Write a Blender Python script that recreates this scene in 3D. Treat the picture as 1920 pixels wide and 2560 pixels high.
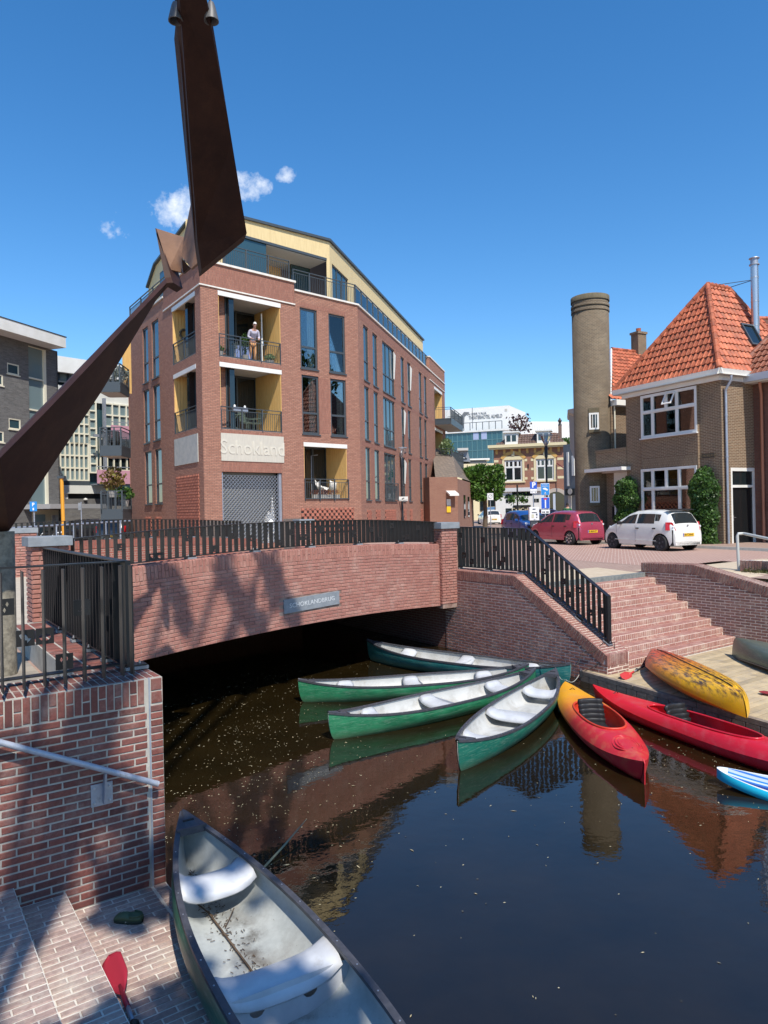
import bpy, math, random
import numpy as np
from mathutils import Vector as V, Matrix as MX
from mathutils.geometry import tessellate_polygon
from math import radians as R_, pi, sin, cos, sqrt, atan2

random.seed(7)
for o in list(bpy.data.objects): bpy.data.objects.remove(o)
SC = bpy.context.scene
COL = SC.collection

# ------------------------------------------------------------------ camera
F_, ROLL, CZ = 1776.0, .02, 3.25
cam = bpy.data.cameras.new('camera')
cam.sensor_fit = 'VERTICAL'; cam.sensor_height = 36; cam.lens = 36*F_/2560
cam.shift_y = -5/2560; cam.clip_end = 3000; cam.clip_start = .05
co = bpy.data.objects.new('camera', cam); COL.objects.link(co)
co.location = (0, 0, CZ)
co.rotation_euler = (pi/2, ROLL, 0)
SC.camera = co
# ------------------------------------------------------------------ light
SUN_DIR = V((.40, -.916, 0)).normalized()
SUN_EL = R_(53)
sd = V((SUN_DIR.x*cos(SUN_EL), SUN_DIR.y*cos(SUN_EL), sin(SUN_EL)))
w = bpy.data.worlds.new("World"); SC.world = w; w.use_nodes = True
nt = w.node_tree; nt.nodes.clear()
N = nt.nodes.new; LK = nt.links.new
wo = N('ShaderNodeOutputWorld'); bg = N('ShaderNodeBackground')
sky = N('ShaderNodeTexSky'); sky.sky_type = 'NISHITA'; sky.sun_disc = False
sky.sun_elevation = SUN_EL; sky.sun_rotation = atan2(SUN_DIR.x, SUN_DIR.y)
sky.altitude = 0; sky.air_density = 1.0; sky.dust_density = .25; sky.ozone_density = 3.2
gm = N('ShaderNodeHueSaturation'); gm.inputs['Saturation'].default_value = 1.30; gm.inputs['Value'].default_value = .88
LK(sky.outputs[0], gm.inputs['Color'])
# small fair-weather clouds, placed by direction in the sky
tc = N('ShaderNodeTexCoord'); vn = N('ShaderNodeVectorMath'); vn.operation = 'NORMALIZE'
LK(tc.outputs['Generated'], vn.inputs[0])
nz = N('ShaderNodeTexNoise'); nz.inputs['Scale'].default_value = 19; nz.inputs['Detail'].default_value = 8; nz.inputs['Roughness'].default_value = .62
LK(vn.outputs[0], nz.inputs['Vector'])
def wmath(op, a, b=None, clamp=False):
    m = N('ShaderNodeMath'); m.operation = op; m.use_clamp = clamp
    for i, x in enumerate((a, b)):
        if x is None: continue
        if isinstance(x, (int, float)): m.inputs[i].default_value = x
        else: LK(x, m.inputs[i])
    return m.outputs[0]
tot = None
for (px, py, rx, ry, st) in ((425, 520, 100, 66, 1.0), (500, 480, 70, 50, .8), (622, 462, 62, 40, .85), (715, 437, 38, 20, .8), (300, 560, 60, 46, .42), (440, 590, 70, 40, .35),
                             (-900, 300, 260, 90, .8), (2900, 420, 330, 90, .8), (3600, 250, 300, 80, .7)):
    dx, dy = px-960, py-1275
    u, v = (dx*cos(ROLL)-dy*sin(ROLL))/F_, (dx*sin(ROLL)+dy*cos(ROLL))/F_
    dr = V((u, 1, -v)).normalized()
    right = dr.cross(V((0, 0, 1))).normalized(); up = right.cross(dr)
    s_ = []
    for ax, r in ((right, rx), (up, ry)):
        d = N('ShaderNodeVectorMath'); d.operation = 'DOT_PRODUCT'; LK(vn.outputs[0], d.inputs[0]); d.inputs[1].default_value = ax*(F_/r)
        s_.append(wmath('POWER', d.outputs['Value'], 2))
    d = N('ShaderNodeVectorMath'); d.operation = 'DOT_PRODUCT'; LK(vn.outputs[0], d.inputs[0]); d.inputs[1].default_value = dr
    front = wmath('GREATER_THAN', d.outputs['Value'], 0)
    f = wmath('SUBTRACT', 1, wmath('ADD', s_[0], s_[1]))
    f = wmath('MULTIPLY', wmath('MAXIMUM', f, 0), front)
    f = wmath('MULTIPLY', f, st)
    tot = f if tot is None else wmath('MAXIMUM', tot, f)
cm = wmath('MULTIPLY', wmath('SUBTRACT', wmath('ADD', wmath('MULTIPLY', tot, .40), wmath('MULTIPLY', nz.outputs[0], 1.5)), .96), 3.2, True)
cm = wmath('MULTIPLY', cm, wmath('MINIMUM', wmath('MULTIPLY', tot, 5), 1))
mixc = N('ShaderNodeMix'); mixc.data_type = 'RGBA'
LK(cm, mixc.inputs[0]); LK(gm.outputs[0], mixc.inputs[6]); mixc.inputs[7].default_value = (4.6, 4.9, 5.4, 1)
LK(mixc.outputs[2], bg.inputs[0]); bg.inputs[1].default_value = .15
LK(bg.outputs[0], wo.inputs[0])
sl = bpy.data.lights.new('sun', 'SUN'); sl.energy = 3.7; sl.angle = R_(.53); sl.color = (1, .94, .85)
so = bpy.data.objects.new('sun', sl); COL.objects.link(so)
so.rotation_euler = (-sd).to_track_quat('-Z', 'Y').to_euler(); so.location = sd*60
vs = SC.view_settings; vs.view_transform = 'Standard'; vs.look = 'None'; vs.gamma = 1; vs.exposure = .55; vs.use_curve_mapping = False
SC.cycles.max_bounces = 8; SC.cycles.transparent_max_bounces = 16

# ------------------------------------------------------------------ measuring helpers
def uv(px, py):
    dx, dy = px-960, py-1275
    return (dx*cos(ROLL)-dy*sin(ROLL))/F_, (dx*sin(ROLL)+dy*cos(ROLL))/F_
def atz(px, py, z):
    u, v = uv(px, py); Y = (CZ-z)/v
    return V((u*Y, Y, z))
def atY(px, py, Y):
    u, v = uv(px, py); return V((u*Y, Y, CZ-v*Y))
def frame(origin, dx, z0=0):
    """x along dx (horizontal), y = into the wall (away from the viewer), z up"""
    dx = V((dx[0], dx[1], 0)).normalized(); dy = V((-dx.y, dx.x, 0))
    m = MX.Identity(4)
    for i in range(3): m[i][0] = dx[i]; m[i][1] = dy[i]
    m[2][2] = 1; m[0][3], m[1][3], m[2][3] = origin[0], origin[1], z0
    return m
def onplane(T, px, py, depth=0):
    """facade coordinates (s, z) of the ray through a point of the photograph"""
    u, v = uv(px, py)
    ex = V((T[0][0], T[1][0])); n = V((T[0][1], T[1][1])); o = V((T[0][3], T[1][3]))+n*depth
    r = V((u, 1)); t = o.dot(n)/r.dot(n)
    P = r*t
    return (P-o).dot(ex), CZ-v*t-T[2][3]
TH = R_(35.2)
EA = V((cos(TH), sin(TH), 0)); DB = V((-sin(TH), cos(TH), 0)); C0 = V((-1.94, 6.12, 0))
CAN = frame(C0, EA)
def AB(a, b, z=0): return C0+EA*a+DB*b+V((0, 0, z))

# ------------------------------------------------------------------ objects
OFF = {}
def tag(o, label=None, cat=None, group=None, kind=None):
    if label: o['label'] = label
    if cat: o['category'] = cat
    if group: o['group'] = group
    if kind: o['kind'] = kind
    return o
def thing(name, label, cat, loc=(0, 0, 0), rz=0, group=None):
    o = bpy.data.objects.new(name, None); COL.objects.link(o); o.location = loc
    o.rotation_euler = (0, 0, rz); o.empty_display_size = .2
    OFF[o.name] = V((0, 0, 0)) if rz else V(loc)
    return tag(o, label, cat, group)
def clone(o, label, loc=None, rz=None, parent=None, scale=None):
    c = o.copy(); COL.objects.link(c)
    if parent: c.parent = parent
    if label: c['label'] = label
    if loc is not None: c.location = loc
    if rz is not None: c.rotation_euler = (0, 0, rz)
    if scale is not None: c.scale = scale
    for ch in list(o.children): clone(ch, None, parent=c)
    OFF[c.name] = V((0, 0, 0))
    return c
def link(me, name, mat, parent=None, loc=None):
    ob = bpy.data.objects.new(name, me); COL.objects.link(ob)
    if mat is not None and not me.materials: 
        for m in (mat if isinstance(mat, (list, tuple)) else [mat]): me.materials.append(m)
    off = V((0, 0, 0))
    if parent is not None:
        ob.parent = parent; off = OFF.get(parent.name, off)
    elif loc is not None:
        off = V(loc); ob.location = off
    OFF[ob.name] = off
    return ob, off

class MB:
    def __init__(s, T=None):
        s.v = []; s.f = []; s.m = []; s.T = T; s.mi = 0
    def P(s, p):
        p = V(p); s.v.append(s.T @ p if s.T is not None else p); return len(s.v)-1
    def face(s, *ps):
        s.f.append([s.P(p) for p in ps]); s.m.append(s.mi); return s
    def idx(s, *ii): s.f.append(list(ii)); s.m.append(s.mi)
    def box(s, x0, x1, y0, y1, z0, z1):
        c = [s.P((x, y, z)) for z in (z0, z1) for y in (y0, y1) for x in (x0, x1)]
        for q in ((0, 2, 3, 1), (4, 5, 7, 6), (0, 1, 5, 4), (2, 6, 7, 3), (0, 4, 6, 2), (1, 3, 7, 5)): s.idx(*[c[i] for i in q])
        return s
    def cbox(s, c, sz, rot=None):
        c = V(c); h = V(sz)/2; k = []
        for z in (-1, 1):
            for y in (-1, 1):
                for x in (-1, 1):
                    p = V((x*h.x, y*h.y, z*h.z))
                    if rot is not None: p = rot @ p
                    k.append(s.P(c+p))
        for q in ((0, 2, 3, 1), (4, 5, 7, 6), (0, 1, 5, 4), (2, 6, 7, 3), (0, 4, 6, 2), (1, 3, 7, 5)): s.idx(*[k[i] for i in q])
        return s
    def beam(s, a, b, w, h, up=(0, 0, 1)):
        a, b = V(a), V(b); d = (b-a).normalized(); upv = V(up)
        if abs(d.dot(upv)) > .99: upv = V((1, 0, 0))
        r = d.cross(upv).normalized()*w/2; u = r.cross(d).normalized()*h/2
        k = [s.P(p+q) for p in (a, b) for q in (-r-u, r-u, r+u, -r+u)]
        for i in range(4): s.idx(k[i], k[(i+1) % 4], k[4+(i+1) % 4], k[4+i])
        s.idx(k[3], k[2], k[1], k[0]); s.idx(k[4], k[5], k[6], k[7]); return s
    def prism(s, ps, off):
        ps = [V(p) for p in ps]; off = V(off); n = len(ps)
        a = [s.P(p) for p in ps]; b = [s.P(p+off) for p in ps]
        s.idx(*a[::-1]); s.idx(*b)
        for i in range(n): s.idx(a[i], a[(i+1) % n], b[(i+1) % n], b[i])
        return s
    def tube(s, path, r, n=8, cap=True):
        path = [V(p) for p in path]; rs = r if isinstance(r, (list, tuple)) else [r]*len(path)
        rings = []; pr = None
        for i, p in enumerate(path):
            d = (path[min(i+1, len(path)-1)]-path[max(i-1, 0)]).normalized()
            if pr is None:
                pr = d.cross(V((0, 0, 1)) if abs(d.z) < .9 else V((1, 0, 0))).normalized()
            else: pr = (pr-d*pr.dot(d)).normalized()
            q = d.cross(pr)
            rings.append([s.P(p+(pr*cos(2*pi*k/n)+q*sin(2*pi*k/n))*rs[i]) for k in range(n)])
        for a, b in zip(rings, rings[1:]):
            for k in range(n): s.idx(a[k], a[(k+1) % n], b[(k+1) % n], b[k])
        if cap: s.idx(*rings[0][::-1]); s.idx(*rings[-1])
        return s
    def lathe(s, prof, c=(0, 0, 0), n=16, axis='z', cap=True, a0=0, a1=2*pi):
        c = V(c); rings = []; full = abs(a1-a0-2*pi) < 1e-6; m = n if full else n+1
        for r, h in prof:
            rg = []
            for k in range(m):
                a = a0+(a1-a0)*k/n; x, y = r*cos(a), r*sin(a)
                p = {'z': (x, y, h), 'y': (x, h, y), 'x': (h, x, y)}[axis]
                rg.append(s.P(c+V(p)))
            rings.append(rg)
        for a, b in zip(rings, rings[1:]):
            for k in range(n if full else n): s.idx(a[k], a[(k+1) % m], b[(k+1) % m], b[k])
        if cap and full:
            if prof[0][0] > 1e-4: s.idx(*rings[0][::-1])
            if prof[-1][0] > 1e-4: s.idx(*rings[-1])
        return s
    def grid(s, rows, close=False):
        k = [[s.P(p) for p in r] for r in rows]; n = len(k[0])
        for a, b in zip(k, k[1:]):
            for j in range(n if close else n-1): s.idx(a[j], a[(j+1) % n], b[(j+1) % n], b[j])
        return s
    def build(s, name, mat, parent=None, smooth=False, loc=None, uvm=False, bev=0, kind=None, fixn=False):
        me = bpy.data.meshes.new(name); ob, off = link(me, name, mat, parent, loc)
        me.from_pydata([v-off for v in s.v], [], s.f)
        if len(me.materials) > 1: me.polygons.foreach_set('material_index', s.m)
        if smooth: me.polygons.foreach_set('use_smooth', [True]*len(s.f))
        if uvm: boxuv(me, s)
        if bev:
            b = ob.modifiers.new('bevel', 'BEVEL'); b.width = bev; b.segments = 2; b.limit_method = 'ANGLE'; b.angle_limit = R_(40)
        if smooth == 2:
            me.set_sharp_from_angle(angle=R_(42))
        me.update()
        if kind: ob['kind'] = kind
        return ob
def boxuv(me, s):
    """metric wall coordinates: u along the wall, v up (or plan coordinates on flat faces)"""
    lay = me.uv_layers.new(name='UVMap'); dat = np.zeros(len(me.loops)*2)
    k = 0
    for f in s.f:
        a, b, c = s.v[f[0]], s.v[f[1]], s.v[f[2]]
        n = (b-a).cross(c-a)
        if n.length < 1e-12 and len(f) > 3: n = (b-a).cross(s.v[f[3]]-a)
        n.normalize() if n.length > 0 else None
        if abs(n.z) > .9: t, q = EA, DB
        else:
            t = V((-n.y, n.x, 0)).normalized(); q = V((0, 0, 1))
            if abs(n.z) > .1: q = n.cross(t)
        for i in f:
            p = s.v[i]; dat[2*k] = p.dot(t); dat[2*k+1] = p.dot(q); k += 1
    lay.data.foreach_set('uv', dat)

# ------------------------------------------------------------------ materials
def newmat(name):
    m = bpy.data.materials.new(name); m.use_nodes = True; t = m.node_tree; t.nodes.clear()
    o = t.nodes.new('ShaderNodeOutputMaterial'); b = t.nodes.new('ShaderNodeBsdfPrincipled'); t.links.new(b.outputs[0], o.inputs[0])
    return m, t, b
def mth(t, op, a, b=None, c=None, clamp=False):
    m = t.nodes.new('ShaderNodeMath'); m.operation = op; m.use_clamp = clamp
    for i, x in enumerate((a, b, c)):
        if x is None: continue
        if isinstance(x, (int, float)): m.inputs[i].default_value = x
        else: t.links.new(x, m.inputs[i])
    return m.outputs[0]
def mixc_(t, f, a, b, bt='MIX'):
    m = t.nodes.new('ShaderNodeMix'); m.data_type = 'RGBA'; m.blend_type = bt
    for i, x in ((0, f), (6, a), (7, b)):
        if isinstance(x, (int, float)): m.inputs[i].default_value = x
        elif isinstance(x, (tuple, list)): m.inputs[i].default_value = (*x[:3], 1)
        else: t.links.new(x, m.inputs[i])
    return m.outputs[2]
def noise(t, vec, scale, det=4, rough=.6, stretch=None):
    n = t.nodes.new('ShaderNodeTexNoise'); n.inputs['Scale'].default_value = scale; n.inputs['Detail'].default_value = det; n.inputs['Roughness'].default_value = rough
    if stretch:
        mp = t.nodes.new('ShaderNodeMapping'); mp.inputs['Scale'].default_value = stretch; t.links.new(vec, mp.inputs[0]); vec = mp.outputs[0]
    t.links.new(vec, n.inputs['Vector']); return n.outputs[0]
def ramp(t, f, lo, hi):
    m = t.nodes.new('ShaderNodeMapRange'); m.inputs['From Min'].default_value = lo; m.inputs['From Max'].default_value = hi
    t.links.new(f, m.inputs[0]); return m.outputs[0]
def bump(t, b, h, s, d=.01):
    n = t.nodes.new('ShaderNodeBump'); n.inputs['Strength'].default_value = s; n.inputs['Distance'].default_value = d
    t.links.new(h, n.inputs['Height']); t.links.new(n.outputs[0], b.inputs['Normal']); return n
def pos(t): return t.nodes.new('ShaderNodeNewGeometry').outputs['Position']
def objc(t): return t.nodes.new('ShaderNodeTexCoord').outputs['Object']
def rnd(t):
    a = t.nodes.new('ShaderNodeObjectInfo').outputs['Random']; b = t.nodes.new('ShaderNodeNewGeometry').outputs['Random Per Island']
    return mth(t, 'FRACT', mth(t, 'ADD', mth(t, 'MULTIPLY', a, 7.13), mth(t, 'MULTIPLY', b, 5.7)))
MATS = {}
def pm(name, c, rough=.6, metal=0, c2=None, sc=6, lo=.35, hi=.65, bmp=0, bs=60, stretch=None, coat=0, spec=.5, jit=0, local=False, em=None, es=0, dirt=None, ds=2.5, dl=.5, dh=.8):
    m, t, b = newmat(name)
    b.inputs['Roughness'].default_value = rough; b.inputs['Metallic'].default_value = metal
    b.inputs['Coat Weight'].default_value = coat; b.inputs['Specular IOR Level'].default_value = spec
    b.inputs['Base Color'].default_value = (*c, 1)
    P = objc(t) if local else pos(t)
    col = None
    if c2: col = mixc_(t, ramp(t, noise(t, P, sc, 5, .6, stretch), lo, hi), c, c2)
    if dirt: col = mixc_(t, mth(t, 'MULTIPLY', ramp(t, noise(t, P, ds, 6, .7), dl, dh), .8, clamp=True), col or c, dirt)
    if jit:
        r = rnd(t); hs = t.nodes.new('ShaderNodeHueSaturation')
        t.links.new(mth(t, 'ADD', mth(t, 'MULTIPLY', r, jit), 1-jit/2), hs.inputs['Value'])
        if col is not None: t.links.new(col, hs.inputs['Color'])
        else: hs.inputs['Color'].default_value = (*c, 1)
        col = hs.outputs[0]
    if col is not None: t.links.new(col, b.inputs['Base Color'])
    if bmp: bump(t, b, noise(t, P, bs, 5, .6, stretch), bmp)
    if em: b.inputs['Emission Color'].default_value = (*em, 1); b.inputs['Emission Strength'].default_value = es
    MATS[name] = m
    return m
def brickgeo(name, cols, chalk=(.5, .45, .38), chalkamt=.35, rough=.85):
    """one brick = one island or one object: its own colour out of the range, speckle, pale smears"""
    m, t, b = newmat(name); r = rnd(t); P = pos(t)
    cr = t.nodes.new('ShaderNodeValToRGB'); e = cr.color_ramp.elements
    while len(e) < len(cols): e.new(.5)
    for i, c in enumerate(cols): e[i].position = i/(len(cols)-1); e[i].color = (*c, 1)
    t.links.new(r, cr.inputs[0])
    c1 = mixc_(t, mth(t, 'MULTIPLY', ramp(t, noise(t, P, 35, 6, .7), .35, .75), .55), cr.outputs[0], tuple(x*.45 for x in cols[0]))
    f = mth(t, 'MULTIPLY', ramp(t, noise(t, P, 3.1, 8, .75), .5, .78), chalkamt, clamp=True)
    c2 = mixc_(t, f, c1, chalk)
    t.links.new(c2, b.inputs['Base Color']); b.inputs['Roughness'].default_value = rough
    bump(t, b, noise(t, P, 130, 5, .7), .5, .006)
    return m
def brickwall(name, c1, c2, mortar, bw=.22, rh=.0615, ms=.011, rot=0, off=.5, dark=None, bstr=.7, streak=.2, squash=1):
    """far brickwork in the material: courses in metric wall coordinates"""
    m, t, b = newmat(name); u = t.nodes.new('ShaderNodeUVMap').outputs[0]
    mp = t.nodes.new('ShaderNodeMapping'); mp.inputs['Rotation'].default_value = (0, 0, rot); t.links.new(u, mp.inputs[0])
    k = t.nodes.new('ShaderNodeTexBrick'); t.links.new(mp.outputs[0], k.inputs['Vector'])
    k.inputs['Scale'].default_value = 1; k.inputs['Brick Width'].default_value = bw; k.inputs['Row Height'].default_value = rh
    k.inputs['Mortar Size'].default_value = ms; k.inputs['Mortar Smooth'].default_value = .2; k.offset = off
    k.inputs['Color1'].default_value = (*c1, 1); k.inputs['Color2'].default_value = (*c2, 1); k.inputs['Mortar'].default_value = (*mortar, 1)
    P = pos(t)
    c = mixc_(t, mth(t, 'MULTIPLY', ramp(t, noise(t, P, 1.1, 6, .7), .3, .8), streak*1.6, clamp=True), k.outputs[0], tuple(x*.55 for x in c1))
    c = mixc_(t, mth(t, 'MULTIPLY', ramp(t, noise(t, P, 14, 6, .8), .3, .7), .42), c, tuple(x*.5 for x in c2))
    c = mixc_(t, mth(t, 'MULTIPLY', ramp(t, noise(t, P, 5, 7, .8, (1, 1, 3)), .5, .8), .25), c, tuple(min(1, x*1.5) for x in c1))
    t.links.new(c, b.inputs['Base Color']); b.inputs['Roughness'].default_value = .88
    bump(t, b, mth(t, 'SUBTRACT', 1, k.outputs['Fac']), bstr, .012)
    return m

# ------------------------------------------------------------------ bricks as pieces
BM = {}
def brickmesh(wd, h, dp, mat, var=0):
    key = (round(wd, 3), round(h, 3), round(dp, 3), mat.name, var)
    if key in BM: return BM[key]
    rr = random.Random(str(key)); c = .005
    j = lambda a=.0018: rr.uniform(-a, a)
    b = MB()
    ring = lambda ww, hh, y: [b.P((sx*(ww/2)+j(), y, sz*(hh/2)+j())) for sx, sz in ((-1, -1), (1, -1), (1, 1), (-1, 1))]
    f = ring(wd-2*c, h-2*c, -dp/2+j(.001)); m = ring(wd, h, -dp/2+c); k = ring(wd, h, dp/2)
    b.idx(*f)
    for A, B in ((f, m), (m, k)):
        for i in range(4): b.idx(A[i], B[i], B[(i+1) % 4], A[(i+1) % 4])
    me = bpy.data.meshes.new('brick'); me.from_pydata([tuple(x) for x in b.v], [], b.f); me.materials.append(mat)
    BM[key] = me; return me
def lay(parent, items, mat, name='brick', limit=300, dp=.05):
    """items: (world matrix with -y out of the wall, width, height). nearest in view become parts, the rest one joined part"""
    off = OFF[parent.name]; sc = []
    for i, (W, a, h) in enumerate(items):
        p = W.translation; d = (p-V((0, 0, CZ))).length
        vis = p.y > .5 and abs(p.x/p.y) < .56 and -.74 < (p.z-CZ)/p.y < .74
        facing = -(W.to_3x3() @ V((0, 1, 0))).dot(p-V((0, 0, CZ))) < 0
        sc.append((-(a*h)/d/d*(1 if vis else .001)*(1 if facing else .1), i))
    sc.sort(); first = [i for _, i in sc[:limit]]; rest = [i for _, i in sc[limit:]]
    Ti = MX.Translation(-off)
    for i in first:
        W, a, h = items[i]
        o = bpy.data.objects.new(name, brickmesh(a, h, dp, mat, random.randint(0, 2))); COL.objects.link(o); o.parent = parent
        o.matrix_local = Ti @ W
    if rest:
        vs_ = []; fs = []; n = 0
        for i in rest:
            W, a, h = items[i]; me = brickmesh(a, h, dp, mat, random.randint(0, 2)); W2 = Ti @ W
            vs_ += [W2 @ v.co for v in me.vertices]; fs += [[n+k for k in p.vertices] for p in me.polygons]; n += len(me.vertices)
        me = bpy.data.meshes.new(name+'work'); me.from_pydata(vs_, [], fs); me.materials.append(mat)
        o = bpy.data.objects.new(name+'work', me); COL.objects.link(o); o.parent = parent; o['kind'] = 'stuff'
def RZ(a): return MX.Rotation(a, 4, 'Z')
def RX(a): return MX.Rotation(a, 4, 'X')
def RY(a): return MX.Rotation(a, 4, 'Y')
def TR(x, y=0, z=0): return MX.Translation((x, y, z))
def courses(T, s0, s1, z0, z1, rh=.0615, bw=.222, keep=None, gap=.0135, prot=.004, dp=.05, bond=0):
    """running bond on a flat wall in frame T (face at y=0, out = -y)"""
    out = []; n = int((z1-z0)/rh+.5); rh = (z1-z0)/max(n, 1)
    for r in range(n):
        zc = z0+(r+.5)*rh; x = s0-random.uniform(0, .02)-(bw/2 if (r % 2) else 0)
        x0 = s0
        while x0 < s1-.02:
            x += bw; x1 = min(x, s1)
            if x1-x0 < .03:
                if x >= s1: break
                continue
            c = (x0+x1)/2
            if keep is None or keep(c, zc):
                out.append((T @ TR(c, -prot+dp/2+random.uniform(-.0015, .0015), zc) @ RY(random.uniform(-.004, .004)), x1-x0-gap, rh-gap))
            x0 = x1
    return out
def holed(b, s0, s1, z0, z1, holes, depth=.2, y=0, keep=None):
    """flat wall with openings and their reveals"""
    xs = sorted({s0, s1, *[h[0] for h in holes], *[h[1] for h in holes]}); zs = sorted({z0, z1, *[h[2] for h in holes], *[h[3] for h in holes]})
    xs = [x for x in xs if s0-1e-6 <= x <= s1+1e-6]; zs = [z for z in zs if z0-1e-6 <= z <= z1+1e-6]
    for xa, xb in zip(xs, xs[1:]):
        for za, zb in zip(zs, zs[1:]):
            cx, cz = (xa+xb)/2, (za+zb)/2
            if any(h[0] < cx < h[1] and h[2] < cz < h[3] for h in holes): continue
            b.face((xa, y, za), (xb, y, za), (xb, y, zb), (xa, y, zb))
    for h in holes:
        d = h[4] if len(h) > 4 else depth; a, c, e, g = h[:4]
        b.face((a, y, e), (a, y, g), (a, y+d, g), (a, y+d, e)); b.face((c, y, g), (c, y, e), (c, y+d, e), (c, y+d, g))
        b.face((a, y, g), (c, y, g), (c, y+d, g), (a, y+d, g)); b.face((a, y, e), (a, y+d, e), (c, y+d, e), (c, y, e))
def text_mesh(name, s, size, T, mat, parent=None, depth=.004, align='CENTER', loc=None, bold=0, sx=1):
    cu = bpy.data.curves.new('t', 'FONT'); cu.body = s; cu.size = size; cu.extrude = depth; cu.align_x = align; cu.align_y = 'CENTER'; cu.offset = bold; cu.resolution_u = 3
    ob = bpy.data.objects.new('t', cu); COL.objects.link(ob)
    dg = bpy.context.evaluated_depsgraph_get(); me = bpy.data.meshes.new_from_object(ob.evaluated_get(dg))
    bpy.data.objects.remove(ob); bpy.data.curves.remove(cu)
    me.name = name; o, off = link(me, name, mat, parent, loc)
    me.transform(MX.Translation(-off) @ T @ RX(pi/2) @ MX.Diagonal((sx, 1, 1, 1))); return o
def plate_holes(b, T, w_, h_, holes, th=.006):
    """thin plate, centre at frame T origin, cut through by polygons (x,z)"""
    outer = [(-w_/2, -h_/2), (w_/2, -h_/2), (w_/2, h_/2), (-w_/2, h_/2)]
    loops = [[V((x, z, 0)) for x, z in outer]]+[[V((x, z, 0)) for x, z in hh] for hh in holes]
    flat = [p for l in loops for p in l]; tris = tessellate_polygon(loops)
    old = b.T; b.T = T if old is None else old @ T
    for y in (-th/2, th/2):
        k = [b.P((p.x, y, p.y)) for p in flat]
        for tr in tris: b.idx(*[k[i] for i in tr])
    for l in loops:
        for i in range(len(l)):
            p, q = l[i], l[(i+1) % len(l)]
            b.face((p.x, -th/2, p.y), (q.x, -th/2, q.y), (q.x, th/2, q.y), (p.x, th/2, p.y))
    b.T = old
def foliage(name, pts, size, mat, parent=None, loc=None, up=.3, kind='stuff', asp=.6):
    """a leaf-sized bent quad at each point"""
    n = len(pts); rs = np.random.RandomState(n % 1000+3)
    P = np.array(pts, dtype=float); d = rs.normal(size=(n, 3)); d[:, 2] = d[:, 2]*.6+up
    d /= np.linalg.norm(d, axis=1)[:, None]; a = np.cross(d, rs.normal(size=(n, 3))); a /= np.linalg.norm(a, axis=1)[:, None]; c = np.cross(d, a)
    s = (size*rs.uniform(.6, 1.3, n))[:, None]
    v = np.stack([P-a*s, P-c*s*asp-d*s*.15, P+a*s, P+c*s*asp-d*s*.15], 1).reshape(-1, 3)
    me = bpy.data.meshes.new(name); ob, off = link(me, name, mat, parent, loc)
    v -= np.array(off)
    me.vertices.add(4*n); me.vertices.foreach_set('co', v.ravel()); me.loops.add(4*n); me.loops.foreach_set('vertex_index', np.arange(4*n, dtype=np.int32))
    me.polygons.add(n); me.polygons.foreach_set('loop_start', np.arange(0, 4*n, 4, dtype=np.int32)); me.polygons.foreach_set('loop_total', np.full(n, 4, dtype=np.int32))
    me.update(calc_edges=True)
    if kind: ob['kind'] = kind
    return ob
def leafmat(name, c1, c2, trans=.35):
    m, t, b = newmat(name); r = rnd(t); P = pos(t)
    c = mixc_(t, r, c1, c2); c = mixc_(t, ramp(t, noise(t, P, 1.7, 3), .4, .62), c, tuple(x*.7 for x in c1))
    t.links.new(c, b.inputs['Base Color']); b.inputs['Roughness'].default_value = .45; b.inputs['Specular IOR Level'].default_value = .4
    tl = t.nodes.new('ShaderNodeBsdfTranslucent'); t.links.new(c, tl.inputs[0])
    mx = t.nodes.new('ShaderNodeMixShader'); mx.inputs[0].default_value = trans
    o = [n for n in t.nodes if n.type == 'OUTPUT_MATERIAL'][0]
    t.links.new(b.outputs[0], mx.inputs[1]); t.links.new(tl.outputs[0], mx.inputs[2]); t.links.new(mx.outputs[0], o.inputs[0]); return m

# palette
M_black = pm('black_coated_steel', (.012, .012, .014), .38, 0, spec=.5, bmp=.05, bs=200)
M_rail = pm('dark_brown_black_steel', (.018, .014, .013), .42, 0)
M_grayst = pm('blue_grey_stone', (.20, .22, .24), .7, c2=(.26, .28, .30), sc=9, bmp=.25, bs=70)
M_galv = pm('galvanised_steel', (.42, .45, .50), .5, .55, c2=(.33, .36, .42), sc=12, dirt=(.16, .15, .14), ds=9, dl=.62, dh=.75)
M_anth = pm('anthracite_grey_paint', (.055, .068, .078), .45)
M_white = pm('white_paint', (.78, .77, .73), .5, c2=(.70, .69, .64), sc=1.5)
M_cream = pm('cream_paint', (.74, .70, .55), .5)
M_mortar = pm('grey_mortar', (.47, .44, .38), .95, c2=(.36, .33, .29), sc=7, bmp=.4, bs=120)
M_mortarL = pm('pale_mortar', (.84, .74, .62), .95, c2=(.70, .60, .50), sc=6, bmp=.4, bs=120)
M_mortarD = pm('dark_mortar', (.17, .09, .07), .95, c2=(.36, .26, .21), sc=5, bmp=.4, bs=120)
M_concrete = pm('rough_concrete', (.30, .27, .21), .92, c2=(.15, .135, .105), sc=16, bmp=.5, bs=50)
M_rubber = pm('tyre_rubber', (.018, .018, .019), .8)
M_darkp = pm('black_plastic', (.015, .015, .016), .5)
M_chrome = pm('alloy_silver', (.6, .61, .63), .3, .8)
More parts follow.
